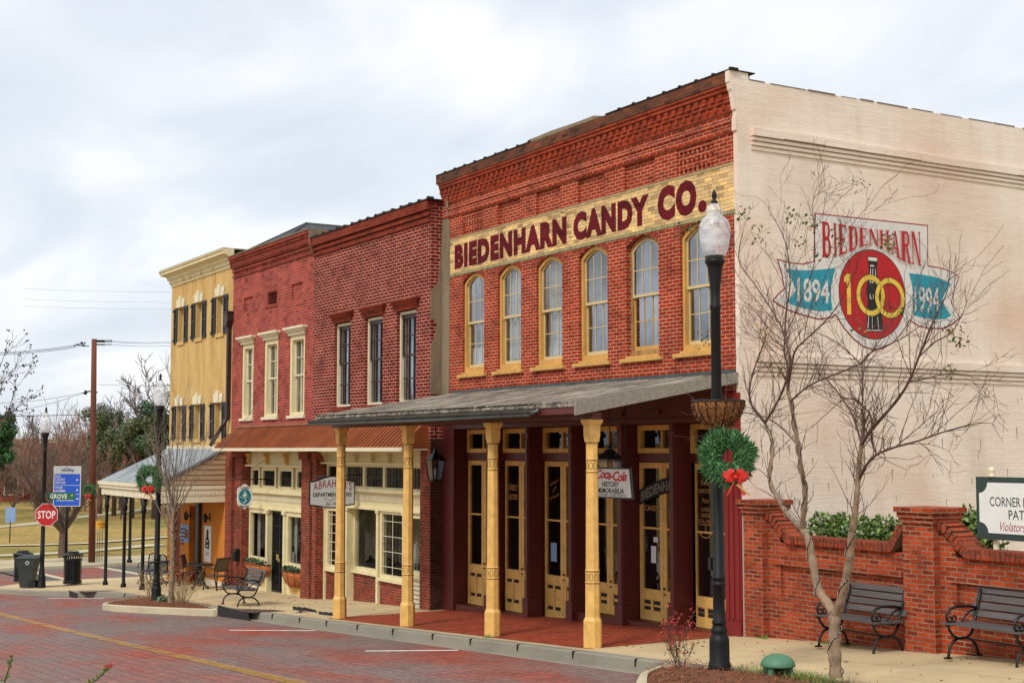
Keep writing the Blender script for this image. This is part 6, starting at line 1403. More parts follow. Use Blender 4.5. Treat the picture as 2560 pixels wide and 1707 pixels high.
# ================================================================== small things in the near bed
dp = P(1945, 1672, -3.5); d0 = (float(dp[0]), -3.5, zg(dp[0])+.07)
t = thing('dome_vent', d0, 'green domed metal ground light on stubby legs in the mulch', 'ground light')
MB().lathe([(.20, .10), (.205, .115), (.19, .16), (.15, .205), (.08, .235), (.01, .245)], d0, 20).build('dome', M['dome'], t)
mb = MB()
for a in (.4, 1.9, 3.5, 5.0): x, y = d0[0]+.15*math.cos(a), d0[1]+.15*math.sin(a); mb.box(x-.035, x+.035, y-.02, y+.02, d0[2]-.1, d0[2]+.11)
mb.build('legs', M['dome'], t); MB().lathe([(.06, 0), (.06, .08)], d0, 10).build('lamp_core', M['black'], t)
def bush(name, loc, label, cat, n, h, sp, stemmat, leafmats, leafn, ls_, grp=None, seed=1, r=.004, depth=2):
    t = thing(name, loc, label, cat, grp); rr = random.Random(seed); mb = MB(); tips = []
    for _ in range(n):
        a = rr.uniform(0, 6.28); grow(mb, np.array(loc)+np.array([math.cos(a)*.05, math.sin(a)*.05, -.03]), (math.cos(a)*sp*rr.random(), math.sin(a)*sp*rr.random(), 1), h*rr.uniform(.6, 1), r, depth, rr, .5, .12, (2, 3), 4, .13, 0, tips, .0022, .5)
    mb.build('stems', stemmat, t, recalc=False)
    if leafn:
        mb = MB()
        for p in tips:
            for _ in range(leafn):
                q = p+np.array([rr.gauss(0, .04), rr.gauss(0, .04), rr.gauss(0, .04)]); a = np.array([rr.gauss(0, 1), rr.gauss(0, 1), rr.gauss(0, .5)]); a /= np.linalg.norm(a); b = np.cross(a, [.2, .1, 1]); b /= np.linalg.norm(b); l = ls_*rr.uniform(.6, 1.2)
                hi = (q[2]-loc[2])/h; m_ = (0 if rr.random() < hi*1.2 else 1); mb.poly([q-a*l, q-b*l*.45, q+a*l, q+b*l*.45], m_)
        mb.build('leaves', leafmats, t, recalc=False)
    return t
np_ = P(1700, 1672, -3.55); bush('nandina_bush', (float(np_[0]), -3.55, zg(np_[0])+.03), 'small nandina bush with red upper leaves left of the nearest lamp', 'bush', 16, .52, .5, M['barkd'], [M['leaf_r'], M['leaf_g']], 5, .026, None, 5)
bush('dry_bush', (-19.6, -3.7, zg(-19.6)+.04), 'dry straw coloured bush left of the far island lamp post', 'bush', 30, .75, .8, M['straw'], [M['straw'], M['leaf_o']], 2, .03, 'dry bushes on the far island', 6, .006)
bush('dry_bush', (-17.0, -3.75, zg(-17.0)+.04), 'dry twiggy straw bush right of the small lit tree', 'bush', 34, .72, .9, M['straw'], [M['straw'], M['leaf_o']], 1, .022, 'dry bushes on the far island', 9, .006)
for k, (x, y, s) in enumerate(((-18.15, -3.85, .16), (-17.75, -4.0, .13))):
    t = thing('low_rosette', (x, y, zg(x)+.07), ('low grey green plant by the foot of the far lamp', 'low grey green plant at the small lit tree trunk')[k], 'plant', 'low plants on the far island'); mb = MB(); leafball(mb, (x, y, zg(x)+.12), (s, s, s*.9), 160, random.Random(k), .04, (0, 1)); mb.build('leaves', [M['leaf_o2'], plain('grey_green_leaf%d' % k, '6f8a6c', .6, .3, 4, bmp=0)], t, recalc=False)
mb = MB(); rr = random.Random(2)
for _ in range(900):
    x = rr.gauss(4.9, .45); y = rr.gauss(-3.42, .05); l = rr.uniform(.04, .16); a = rr.uniform(0, 6.28); p = np.array([x, y, zg(x)+.02]); mb.poly([p-np.array([.003, .003, 0]), p+np.array([math.cos(a)*l*.5, math.sin(a)*l*.5, l]), p+np.array([.003, .003, 0])], rr.choice((0, 1)))
for x0, y0 in ((1.9, .0), (2.3, .02), (.6, -.03), (-3.05, -2.9), (2.1, -.02)):
    for _ in range(50): x = rr.gauss(x0, .05); y = y0-abs(rr.gauss(0, .03)); l = rr.uniform(.02, .07); p = np.array([x, y, zg(x)]); a = rr.uniform(0, 6.28); mb.poly([p-np.array([.004, .004, 0]), p+np.array([math.cos(a)*l*.5, math.sin(a)*l*.5, l]), p+np.array([.004, .004, 0])], rr.choice((0, 1)))
o = mb.build('grass_tufts', [M['leaf_g2'], M['leaf_g']], recalc=False); setp(o, 'thin green grass tufts along the bed edge and wall foot', 'grass', None, 'stuff')
# ================================================================== small lit tree on the far island
fb = P(428, 1497, -3.9); fx = float(fb[0]); base = np.array([fx, -3.9, zg(fx)+.03])
t = thing('young_bare_tree', tuple(base), 'slender pale bare tree with tiny lights on the far island', 'tree'); rr = random.Random(5); mb = MB(); tips = []
mb.tube([base, base+(.0, 0, .5), base+(.05, 0, 1.0), base+(.02, 0, 1.5), base+(.0, 0, 1.9), base+(.03, 0, 2.4)], [.085, .07, .065, .06, .055, .03], 9, cap=False); mb.build('trunk', M['bark'], t, recalc=False)
mb = MB()
for k in range(16): grow(mb, base+np.array([0, 0, 1.6+k*.06]), (rr.gauss(0, .28), rr.gauss(0, .28), 1), rr.uniform(1.6, 2.6), .017, 2, rr, .42, .12, (4, 6), 5, .07, 0, tips, .0035, .42)
mb.build('crown', M['barkg'], t, recalc=False)
t = thing('light_string', tuple(base+np.array([0, 0, .3])), 'tiny white lights wound around the slender tree on the far island', 'light string'); mb = MB(); bb = MB(); pts = []
for k in range(110): a = k*.42; z = .1+k*.017; r = .085-.015*z; p = base+np.array([r*math.cos(a)+.02, r*math.sin(a), z]); pts.append(p); (bb.lathe([(.002, -.012), (.011, 0), (.002, .014)], p+np.array([.01*math.cos(a), .01*math.sin(a), 0]), 4) if k % 2 == 0 else None)
mb.tube(pts, .006, 3)
for _ in range(50): p = base+np.array([rr.gauss(0, .13), rr.gauss(0, .13), rr.uniform(1.7, 3.0)]); bb.lathe([(.002, -.01), (.009, 0), (.002, .012)], p, 4)
mb.build('cord', M['wire'], t); bb.build('bulbs', M['lightstring'], t)
# ================================================================== signs hung from the shops
def vsign(name, x, y0, y1, outline, label, cat, mats, rod, grp=None):
    pass
# oval-ish bookshop sign (board lies across the pavement, facing along the street)
ly = -1.05; p1 = PX(594, 1210, -21.3)
t = thing('hanging_sign', (-20.6, -.9, 1.8), 'white edged teal mermaid oval shop sign on a black bracket left of the flower baskets', 'sign')
xS = -20.9
ya_, za_ = PX(594, 1211, xS)[1:]; yb2, zb2 = PX(629, 1271, xS)[1:]
cy0, cz0 = (ya_+yb2)/2, (za_+zb2)/2; hw, hz = abs(yb2-ya_)/2, abs(za_-zb2)/2
hw *= 1.04; hz *= 1.05
ol = [(cy0+hw*a, cz0+hz*b) for a, b in ((-.55, -.78), (-.2, -.86), (0, -1), (.2, -.86), (.55, -.78), (.95, -.62), (1, -.2), (.92, 0), (1, .3), (.95, .62), (.55, .8), (.2, .95), (0, 1), (-.2, .95), (-.55, .8), (-.95, .62), (-1, .3), (-.92, 0), (-1, -.2), (-.95, -.62))]
bd = MB().prism(ol, fyz, xS-.02, xS+.02).build('board', M['white'], t)
MB().poly([(xS+.022, a, b) for a, b in arc(cy0, cz0, hw*.82, hz*.62, 0, 360, 24)[:-1]]).build('teal_oval', M['signteal'], bd, recalc=False)
mb = MB(); text(mb, 'Lorelei', (xS+.023, cy0, cz0+hz*.72), Y_, Z_, hw*1.2, hz*.2, .01); text(mb, 'Books', (xS+.023, cy0, cz0-hz*.74), Y_, Z_, hw*1.2, hz*.2, .01); mb.build('sign_lettering', M['txtblack'], bd, recalc=False)
mb = MB()
mb.poly([(xS+.024, cy0+hw*a, cz0+hz*b) for a, b in ((-.32, .2), (.32, .2), (.25, .08), (.1, .03), (-.1, .03), (-.25, .08))]); mb.poly([(xS+.0245, cy0+hw*a, cz0+hz*b) for a, b in ((-.1, .2), (.1, .2), (.08, .42), (0, .48), (-.08, .42))])
mb.tube([(xS+.024, cy0-hw*.6, cz0-hz*.03), (xS+.024, cy0+hw*.6, cz0-hz*.03)], .006, 4); mb.tube([(xS+.024, cy0+hw*(-.1+.3*math.sin(q)), cz0+hz*(-.1-.14*q/1.2)) for q in np.linspace(0, 3.6, 10)], .012, 4); mb.build('emblem', M['white'], bd, recalc=False)
yw = YF; yA = PX(578, 1198, xS)[1]
zr = PX(600, 1198, xS)[2]
mb = MB(); mb.tube([(xS, yA, zr), (xS, -.1, zr)], .014, 6); mb.tube([(xS, yA+.1, zr), (xS, -.1, zr+.55)], .006, 4)
for y in (cy0-hw*.5, cy0+hw*.5): mb.tube([(xS, y, zr), (xS, y, cz0+hz*.8)], .006, 4)
mb.lathe([(.01, -.05), (.035, 0), (.01, .05)], (xS, -.1, zr), 8); mb.build('bracket', M['black'], t)
# department store sign
xD = -14.35
ya_, zt_ = PX(776, 1198, xD)[1:]; yb2, zb_ = PX(884, 1260, xD)[1:]
t = thing('hanging_sign', (xD, (ya_+yb2)/2, 2.0), 'grey department store signboard with red lettering behind the porch posts', 'sign')
cy0 = (ya_+yb2)/2; hw = (yb2-ya_)/2; z1_ = PX(776, 1206, xD)[2]; z0_ = PX(776, 1261, xD)[2]; H1 = PX(830, 1191.5, xD)[2]; H0_ = PX(830, 1267, xD)[2]
def bow_(zc_, zm, a): return zc_+(zm-zc_)*(math.cos(a*math.pi)+1)/2
top_o = [(cy0+hw*a, bow_(z1_, H1, a)) for a in np.linspace(1, -1, 17)]; bot_o = [(cy0+hw*a, bow_(z0_, H0_, a)) for a in np.linspace(-1, 1, 17)]
MB().prism([(cy0+(p-cy0)*1.05, q+(.03 if i < 17 else -.03)) for i, (p, q) in enumerate(top_o+bot_o)], fyz, xD-.025, xD+.015).build('frame', M['black'], t)
bd = MB().prism(top_o+bot_o, fyz, xD-.03, xD+.022).build('board', M['signgrey'], t)
mb = MB(); zm = (z1_+z0_)/2
v_, f_ = glyphs("ABRAHAM'S", .012, 1.15); mb.add([(xD+.024, cy0-hw*.88+hw*1.76*a, zm+.06+.20*b+.09*math.cos((a-.5)*2*math.pi*.5)*1.0) for a, b in v_], f_); mb.build('name_lettering', M['txtred'], bd, recalc=False)
mb = MB(); text(mb, 'DEPARTMENT STORE', (xD+.024, cy0, zm-.03), Y_, Z_, hw*1.78, .10, .025); mb.build('sign_lettering', M['txtblack'], bd, recalc=False)
mb = MB(); mb.tube([(xD+.024, cy0-.22+.44*q/20, zm-.15+.03*math.sin(q*.7)) for q in range(21)], .004, 3); v_, f_ = glyphs('Est. 1924', .0, 1); mb.add([(xD+.0245, cy0-.17+.34*a+.02*b, zm-.29+.07*b) for a, b in v_], f_); mb.build('script_lettering', M['txtblack'], bd, recalc=False)
mb = MB(); zr = H1+.02; mb.tube([(xD, ya_+.05, zr-.02), (xD, -.05, zr+.02)], .014, 6); mb.tube([(xD, ya_+.35, zr), (xD, ya_+.75, zr+.22)], .005, 4); mb.tube([(xD, ya_+.15, zr), (xD, ya_+.15, z1_)], .006, 4); mb.build('bracket', M['black'], t)
# museum sign under the porch
xs0, zs1 = xz(1440+85*.438, 1020+338*.438, -1.4); xs1, zs0 = xz(1440+322*.438, 1020+520*.438, -1.4)
t = thing('hanging_sign', ((xs0+xs1)/2, -1.4, zs0), 'white history and memorabilia sign hanging under the porch roof', 'sign')
MB().prism([(xs0, zs1), (xs1-.06, zs1), (xs1+.02, zs0), (xs0-.06, zs0)], fxz, -1.41, -1.37).build('frame', M['signframe'], t)
bd = MB().prism([(xs0+.02, zs1-.02), (xs1-.08, zs1-.02), (xs1-.01, zs0+.025), (xs0-.03, zs0+.025)], fxz, -1.415, -1.408).build('board', M['white'], t)
xc = (xs0+xs1)/2; mb = MB(); zz = (zs0+zs1)/2
text(mb, 'HISTORY', (xc, -1.418, zz-.02), X_, Z_, .48, .085, .02); text(mb, 'MEMORABILIA', (xc, -1.418, zz-.125), X_, Z_, .78, .085, .02); text(mb, 'ICE CREAM • COKE FLOATS', (xc, -1.418, zs0+.055), X_, Z_, .9, .035, .01); mb.build('sign_lettering', M['txtblack'], bd, recalc=False)
mb = MB(); v_, f_ = glyphs('Coca-Cola', .03, .92); mb.add([(xc-.45+.9*a+.06*b, -1.418, zz+.05+.16*b+.02*math.sin(a*6)) for a, b in v_], f_); mb.build('script_lettering', M['brightred'], bd, recalc=False)
mb = MB()
for x in (xs0+.2, xs1-.2): mb.tube([(x, -1.39, zs1-.01), (x, -1.39, 3.96)], .007, 4)
mb.build('hangers', M['black'], t)
# lanterns
def lantern(c, s, label, ztop):
    t = thing('hanging_lantern', c, label, 'lantern', 'glazed black lanterns on the shopfronts'); x, y, z = c; mb = MB()
    w0, w1, h = .10*s, .155*s, .42*s
    for a in range(4):
        q = math.pi/4+a*math.pi/2; p0 = np.array([x+w0*1.41*math.cos(q), y+w0*1.41*math.sin(q), z]); p1 = np.array([x+w1*1.41*math.cos(q), y+w1*1.41*math.sin(q), z+h]); mb.tube([p0, p1, (x+.05*s*math.cos(q), y+.05*s*math.sin(q), z+h*1.4)], .012*s, 4)
    mb.lathe([(w1*1.45, h), (w1*1.5, h+.02), (.05*s, h*1.42), (.05*s, h*1.48), (.02*s, h*1.6)], c, 4, rot=.5, smooth=False); mb.lathe([(w0*1.45, -.02), (w0*1.45, .015)], c, 4, rot=.5, smooth=False); mb.tube([(x, y, z-.06*s), (x, y, z)], .02*s, 5)
    mb.tube([(x+.17*s*math.cos(q), y, z+h*1.15+.22*s*math.sin(q)) for q in np.linspace(-.3, math.pi+.3, 14)], .008, 4); mb.tube([(x, y, z+h*1.5), (x, y, ztop)], .01, 5); mb.build('lantern_frame', M['black'], t)
    mb = MB()
    for a in range(4):
        q0, q1 = math.pi/4+a*math.pi/2, math.pi/4+(a+1)*math.pi/2
        mb.poly([(x+w0*1.38*math.cos(q0), y+w0*1.38*math.sin(q0), z), (x+w0*1.38*math.cos(q1), y+w0*1.38*math.sin(q1), z), (x+w1*1.38*math.cos(q1), y+w1*1.38*math.sin(q1), z+h), (x+w1*1.38*math.cos(q0), y+w1*1.38*math.sin(q0), z+h)])
    mb.build('glazing', M['glass_lo'], t, recalc=False); MB().lathe([(.02, .02), (.025, .2*s), (.01, .26*s)], c, 6).build('candle_tube', M['white'], t)
a = xz(1440+195*.438, 1020+438*.438, -1.25); lantern((a[0], -1.25, a[1]), 1.0, 'glazed black lantern hanging in front of the memorabilia sign', 4.0)
a = P(1088, 1199, -.75); lantern((float(a[0]), -.75, float(a[2])), 1.0, 'glazed black lantern hanging by the shaded brick pier left of the candy building', 3.82)
for k, (u, v) in enumerate(((465, 1287), (513, 1292))):
    a = P(u, v, YF-.15); c = (float(a[0]), YF-.15, float(a[2])); t = thing('wall_lamp', c, ('small dark wall lamp above the blue poster on the orange wall', 'small dark wall lamp above the tall white sign on the orange wall')[k], 'wall lamp', 'dark wall lamps')
    MB().lathe([(.05, -.16), (.09, .02), (.03, .09), (.01, .14)], c, 6).build('lamp_body', M['black'], t); MB().box(c[0]-.03, c[0]+.03, YF-.03, YF-.001, c[2]-.1, c[2]+.12).tube([(c[0], YF-.02, c[2]-.05), c], .015, 5).build('bracket', M['black'], t)
# posters on the orange wall
x0, z1 = xz(453, 1309, YF); x1, z0 = xz(473, 1356, YF)
t = thing('poster', (x0, YF-.02, z0), 'pale blue poster with dark lines on the orange wall', 'poster'); MB().box(x0, x1, YF-.02, YF-.002, z0, z1).build('sheet', M['bluepaper'], t)
mb = MB()
for k in range(5): z = z1-.15-k*.12; mb.box(x0+.06, x0+(x1-x0)*(.6-.05*k), YF-.024, YF-.021, z-.025, z+.02)
mb.build('printed_lines', M['txtblack'], t)
MB().poly([(x0+.35, YF-.0235, z0+.12), (x1-.05, YF-.0235, z0+.12), (x1-.05, YF-.0235, z0+.4), (x0+.5, YF-.0235, z0+.45)]).build('printed_picture', M['door_red'], t, recalc=False)
x0, z1 = xz(513.5, 1312, YF); x1, z0 = xz(528, 1406, YF)
t = thing('tall_sign', (x0, YF-.03, z0), 'tall narrow white sign with black emblem on the orange wall', 'sign'); bd = MB().box(x0, x1, YF-.03, YF-.002, z0, z1).build('board', M['white'], t)
mb = MB(); xc = (x0+x1)/2; 
for a, b, zz0, zz1 in ((-.07, .07, .10, .14), (-.10, .10, .14, .36), (-.08, .08, .36, .40)): mb.box(xc+a, xc+b, YF-.034, YF-.031, z1-zz1*(z1-z0), z1-zz0*(z1-z0))
mb.build('vertical_emblem', M['mblack'], bd)
mb = MB(); mb.prism([(xc-.2, z1-.62*(z1-z0)), (xc+.16, z1-.64*(z1-z0)), (xc+.2, z1-.45*(z1-z0)), (xc+.14, z1-.36*(z1-z0)), (xc-.16, z1-.34*(z1-z0)), (xc-.2, z1-.5*(z1-z0))], fxz, YF-.034, YF-.031); mb.build('black_emblem', M['mblack'], bd)
MB().box(xc-.06, xc+.05, YF-.037, YF-.035, z1-.58*(z1-z0), z1-.53*(z1-z0)).box(xc-.07, xc+.05, YF-.037, YF-.035, z1-.45*(z1-z0), z1-.40*(z1-z0)).build('emblem_holes', M['white'], bd)
mb = MB()
for k in range(3): mb.box(xc-.15, xc+.15, YF-.033, YF-.031, z1-(.72+.04*k)*(z1-z0)-.012, z1-(.72+.04*k)*(z1-z0)+.012)
mb.build('small_print', M['txtgrey'], bd)
# flower boxes, mailbox
for k, (u0, u1, v) in enumerate(((604, 661, 1408), (698, 750, 1428))):
    a0_, a1_ = P(u0, v, -.32), P(u1, v, -.32); x0, x1, z = float(a0_[0]), float(a1_[0]), float(a0_[2]+a1_[2])/2-.02
    if k == 1: x1 = -17.75
    t = thing('flower_box', ((x0+x1)/2, -.3, z), ('brown fibre window box with dark plants left of the iron security door', 'brown fibre window box with dark plants right of the iron security door')[k], 'flower box', 'fibre flower boxes under the shop windows')
    mb = MB(); n = 12
    ring_ = lambda f, zz, dp_: [((x0+x1)/2+(x1-x0)/2*f*math.cos(q)**1, -.12-dp_*math.sin(q), zz) for q in np.linspace(0, math.pi, n)]
    rr = random.Random(k); rs = [ring_(1.0, z+.02, .30), ring_(.97, z-.12, .28), ring_(.8, z-.28, .22), ring_(.5, z-.40, .13)]
    vs = [(p[0]+rr.uniform(-.015, .015), p[1]+rr.uniform(-.02, .02), p[2]+rr.uniform(-.02, .02)) for r_ in rs for p in r_]; mb.add(vs, [(i*n+j, i*n+j+1, (i+1)*n+j+1, (i+1)*n+j) for i in range(3) for j in range(n-1)]+[tuple(range(n)), tuple(range(4*n-1, 3*n-1, -1))], 0, True)
    mb.build('fibre_liner', M['potwood'], t)
    mb = MB(); mb.tube(ring_(1.03, z+.03, .32), .012, 4); mb.tube([(x0, -.12, z+.03), (x1, -.12, z+.03)], .01, 4)
    for q in range(1, n-1, 2): mb.tube([rs[0][q], (rs[1][q][0], rs[1][q][1]-.012, rs[1][q][2]), (rs[2][q][0], rs[2][q][1]-.012, rs[2][q][2]), rs[3][q]], .006, 4)
    mb.build('wire_frame', M['black'], t)
    mb = MB(); leafball(mb, ((x0+x1)/2, -.26, z+.08), ((x1-x0)*.46, .15, .10), 420, rr, .035, (0, 0, 1), shell=.2); mb.build('plants', [M['leaf_d'], M['leaf_o2']], t, recalc=False)
a = P(588, 1387, YF-.12); t = thing('mailbox', tuple(a), 'small dark mailbox on the brick pier at the corner of the pink shop', 'mailbox'); x, z = float(a[0]), float(a[2])
MB().prism([(-.16, -.17), (-.14, -.17), (0, -.17), (0, .17), (-.11, .17), (-.16, .06)], lambda p, q, d: (d, YF-.02+p, z+q), x-.13, x+.13).build('box_body', M['blackmetal'], t); MB().add([(x-.14, YF-.02, z+.18), (x+.14, YF-.02, z+.18), (x+.14, YF-.2, z+.05), (x-.14, YF-.2, z+.05), (x-.14, YF-.02, z+.195), (x+.14, YF-.02, z+.195), (x+.14, YF-.2, z+.065), (x-.14, YF-.2, z+.065)], [(0, 1, 2, 3), (4, 7, 6, 5), (2, 6, 7, 3), (1, 5, 6, 2), (0, 3, 7, 4)]).build('lid', M['black'], t)
# ================================================================== patio furniture
def patio_chair(loc, rz, label):
    t = thing('patio_chair', (0, 0, 0), label, 'chair', 'dark metal patio chairs by the orange wall'); mb = MB()
    for s in (-1, 1):
        x = .26*s; mb.tube([(x, -.25, 0), (x, -.22, .64), (x, -.05, .67), (x, .17, .62)], .02, 6); mb.tube([(x, .33, 0), (x, .20, .42), (x, .22, .66), (x, .30, .95)], .022, 6)
        mb.tube([(x, -.22, .42), (x, .2, .40)], .016, 5)
    for y, z in ((-.22, .42), (.20, .40), (.30, .93), (.235, .56)): mb.tube([(-.26, y, z), (.26, y, z)], .018, 5)
    mb.build('metal_frame', M['bronze'], t, local=True)
    MB().add([(-.25, -.22, .43), (.25, -.22, .43), (.25, .2, .41), (-.25, .2, .41), (-.25, -.22, .415), (.25, -.22, .415), (.25, .2, .395), (-.25, .2, .395)], [(0, 1, 2, 3), (7, 6, 5, 4), (0, 4, 5, 1)]).build('seat', M['sling'], t, local=True)
    MB().add([(-.25, .225, .54), (.25, .225, .54), (.25, .29, .92), (-.25, .29, .92), (-.25, .24, .54), (.25, .24, .54), (.25, .305, .92), (-.25, .305, .92)], [(0, 1, 2, 3), (7, 6, 5, 4)]).build('backrest', M['sling'], t, local=True)
    t.location = loc; t.rotation_euler = (0, 0, rz); return t
def gp(u, v, Y): p = P(u, v, Y); return (float(p[0]), Y, sw(float(p[0]), Y))
c1 = patio_chair(gp(540, 1464, -1.0), -1.15, 'brown patio chair right of the black pedestal table')
p_ = gp(478, 1466, -.75); copy_thing(c1, (p_[0], -.75, p_[2]), 2.6, 'brown patio chair behind and left of the black pedestal table')
p_ = gp(500, 1467, -1.2); t = thing('pedestal_table', p_, 'black round cast iron pedestal table outside the orange wall', 'table'); x, y, z = p_
MB().lathe([(.40, .70), (.41, .71), (.41, .73), (.39, .735)], p_, 24).build('tabletop', M['black'], t)
mb = MB(); mb.lathe([(.04, .08), (.05, .2), (.10, .3), (.05, .38), (.045, .5), (.08, .6), (.05, .7)], p_, 10)
for k in range(4): a = k*math.pi/2+.5; mb.tube([(x+r*math.cos(a), y+r*math.sin(a), z+h) for r, h in ((.04, .3), (.12, .28), (.18, .16), (.27, .05), (.33, .02), (.35, .05))], .025, 6); mb.tube([(x+(.15+.06*math.cos(q))*math.cos(a), y+(.15+.06*math.cos(q))*math.sin(a), z+.42+.09*math.sin(q)) for q in np.linspace(0, 5.2, 10)], .014, 5)
mb.build('pedestal', M['black'], t)
# scroll-armed cafe chairs and table glimpsed behind the far lamp
def cafe_chair(loc, rz, label):
    t = thing('cafe_chair', (0, 0, 0), label, 'chair', 'black scroll iron chairs behind the far lamp'); mb = MB()
    for s in (-1, 1):
        x = .25*s; mb.tube([(x, -.24, 0), (x*.9, -.12, .2), (x, -.24, .42)], .018, 5); mb.tube([(x, .26, 0), (x*.9, .12, .2), (x, .2, .42), (x, .27, .92)], .018, 5); mb.tube([(x, .22, .68), (x, 0, .70), (x, -.2, .66), (x, -.25, .58), (x, -.2, .52)], .016, 5); mb.tube([(x*.9+.0, .12*math.cos(q), .2+.1*math.sin(q)) for q in np.linspace(0, 6.28, 9)], .01, 4)
    mb.tube([(-.25, .27, .92), (0, .28, .98), (.25, .27, .92)], .02, 5); mb.build('iron_frame', M['black'], t, local=True)
    mb = MB()
    for k in range(8): x = -.22+k*.063; mb.tube([(x, .21, .44), (x, .27, .93)], .009, 4)
    mb.build('backrest', M['black'], t, local=True); MB().lathe([(.26, .42), (.27, .44), (.25, .455)], (0, 0, 0), 14).build('seat', M['black'], t, local=True)
    t.location = loc; t.rotation_euler = (0, 0, rz); return t
q_ = gp(371, 1452, -1.3); cc = cafe_chair(q_, .5, 'black scroll iron chair left of the far island lamp post')
q_ = gp(425, 1460, -1.3); copy_thing(cc, q_, 2.4, 'black scroll iron chair between the far lamp and the slender tree')
q_ = gp(398, 1452, -1.2); t = thing('cafe_table', q_, 'black iron cafe table hidden behind the far lamp post', 'table'); MB().lathe([(.38, .70), (.39, .72), (.37, .735)], q_, 20).build('tabletop', M['black'], t); MB().lathe([(.03, .1), (.03, .7)], q_, 8).tube([(q_[0]-.3, q_[1], q_[2]+.02), (q_[0], q_[1], q_[2]+.2), (q_[0]+.3, q_[1], q_[2]+.02)], .02, 5).tube([(q_[0], q_[1]-.3, q_[2]+.02), (q_[0], q_[1], q_[2]+.2), (q_[0], q_[1]+.3, q_[2]+.02)], .02, 5).build('legs', M['black'], t)
for k, (u, v) in enumerate(((450, 1447), (475, 1449))):
    q_ = gp(u, v, -.62); t = thing('flower_pot', q_, ('dark red glazed pot by the orange wall left of the patio table', 'dark red glazed pot half hidden behind the patio table')[k], 'pot', 'red glazed pots'); MB().lathe([(.11, 0), (.17, .28), (.19, .30), (.19, .34), (.16, .34), (.15, .28)], q_, 16).build('pot_body', M['potred'], t); MB().lathe([(.01, .27), (.155, .27), (.15, .30)], q_, 12).build('soil', M['mulch'], t)
# ================================================================== street corner: stop sign, name plates, bins
rt = RT.copy(); fd = -hh.copy()                     # the signs here face up the street towards the viewer's side
ps = np.array([L3[0], L3[1], 0])+fd*.17; oc = PD(116.5, 1286, float((ps-CP)@FW)); 
t = thing('stop_sign', tuple(oc), 'red octagonal stop sign with white lettering on the corner lamp post', 'sign')
S_ = .38; n8 = [(math.cos(math.pi/8+k*math.pi/4), math.sin(math.pi/8+k*math.pi/4)) for k in range(8)]
def facing(mb, pts, c, off, th=0, m=0): 
    P_ = [np.array(c)+rt*a+Z_*b+fd*off for a, b in pts]
    if th: 
        Q_ = [p-fd*th for p in P_]; n = len(P_); mb.add(P_+Q_, [list(range(n)), list(range(2*n-1, n-1, -1))]+[(i, n+i, n+(i+1) % n, (i+1) % n) for i in range(n)], m)
    else: mb.poly(P_, m)
    return mb
facing(MB(), [(a*S_*1.04, b*S_*1.04) for a, b in n8], oc, 0, .012).build('plate', M['white'], t)
facing(MB(), [(a*S_, b*S_) for a, b in n8], oc, .003).build('red_face', M['stop'], t, recalc=False)
mb = MB(); text(mb, 'STOP', oc+fd*.006, rt, Z_, .58, .26, .02, 1.05); mb.build('stop_lettering', M['white'], t, recalc=False)
MB().obox(np.array([L3[0], L3[1], oc[2]])+fd*.1, rt*.02, fd*.07, Z_*.2).build('clamp', M['blackmetal'], t)
gc = PD(154, 1240, float((ps-CP)@FW)); t = thing('street_name_sign', tuple(gc), 'green street name plate with white lettering above the stop sign', 'sign')
facing(MB(), [(-.45, -.115), (.45, -.115), (.45, .115), (-.45, .115)], gc, 0, .01).build('plate', M['sgreen'], t)
mb = MB(); text(mb, 'GROVE', gc+fd*.004-rt*.10, rt, Z_, .56, .15, .02, 1.05); text(mb, 'ST', gc+fd*.004+rt*.34+Z_*.03, rt, Z_, .08, .06, .01); mb.build('name_lettering', M['white'], t, recalc=False)
mb = MB(); c_ = gc-rt*.53; mb.obox(c_+fd*.02, rt*.08+fd*.25, fd*.005-rt*.0016, Z_*.11); mb.build('cross_plate', plain('faded_green_plate', '7fa394', .5, .1, bmp=0), t)
bz = lambda u, v, Y: (float(P(u, v, Y)[0]), Y, zg(float(P(u, v, Y)[0])))
def receptacle(loc, label):
    t = thing('litter_bin', (0, 0, 0), label, 'litter bin', 'black slatted litter bins'); mb = MB()
    for k in range(26):
        a = k*2*math.pi/26; ca, sa = math.cos(a), math.sin(a); tz = np.array([-sa, ca, 0])*.021
        pr_ = [(.29, .05), (.29, .12), (.295, .80), (.31, .90), (.34, 1.0)]
        for (r0_, z0_), (r1_, z1_) in zip(pr_[:-1], pr_[1:]):
            p0 = np.array([r0_*ca, r0_*sa, z0_]); p1 = np.array([r1_*ca, r1_*sa, z1_]); mb.add([p0-tz, p0+tz, p1+tz, p1-tz], [(0, 1, 2, 3)])
    for r_, z_ in ((.295, .12), (.30, .84), (.345, 1.0), (.30, .06)): mb.lathe([(r_-.012, z_-.02), (r_+.01, z_-.02), (r_+.01, z_+.02), (r_-.012, z_+.02)], (0, 0, 0), 26)
    mb.build('slatted_body', M['black'], t, local=True)
    MB().lathe([(.26, .1), (.265, .86), (.25, .86), (.24, .12)], (0, 0, 0), 20).build('liner', M['blackmetal'], t, local=True)
    MB().tube([(.18*math.cos(a), .18*math.sin(a), 1.10) for a in np.linspace(0, 6.283, 17)], .02, 6).tube([(.18, 0, 1.10), (.3, 0, .98)], .015, 5).tube([(-.18, 0, 1.10), (-.3, 0, .98)], .015, 5).lathe([(.13, 1.08), (.33, .99), (.33, 1.01), (.14, 1.11)], (0, 0, 0), 20).build('ring_lid', M['black'], t, local=True)
    t.location = loc; return t
q_ = gnd_ = None
r1 = receptacle((-31.15, -3.05, zg(-31.15)+.02), 'black slatted litter bin right of the stop sign post')
def wp(u, v, D): return PD(u, v, D)
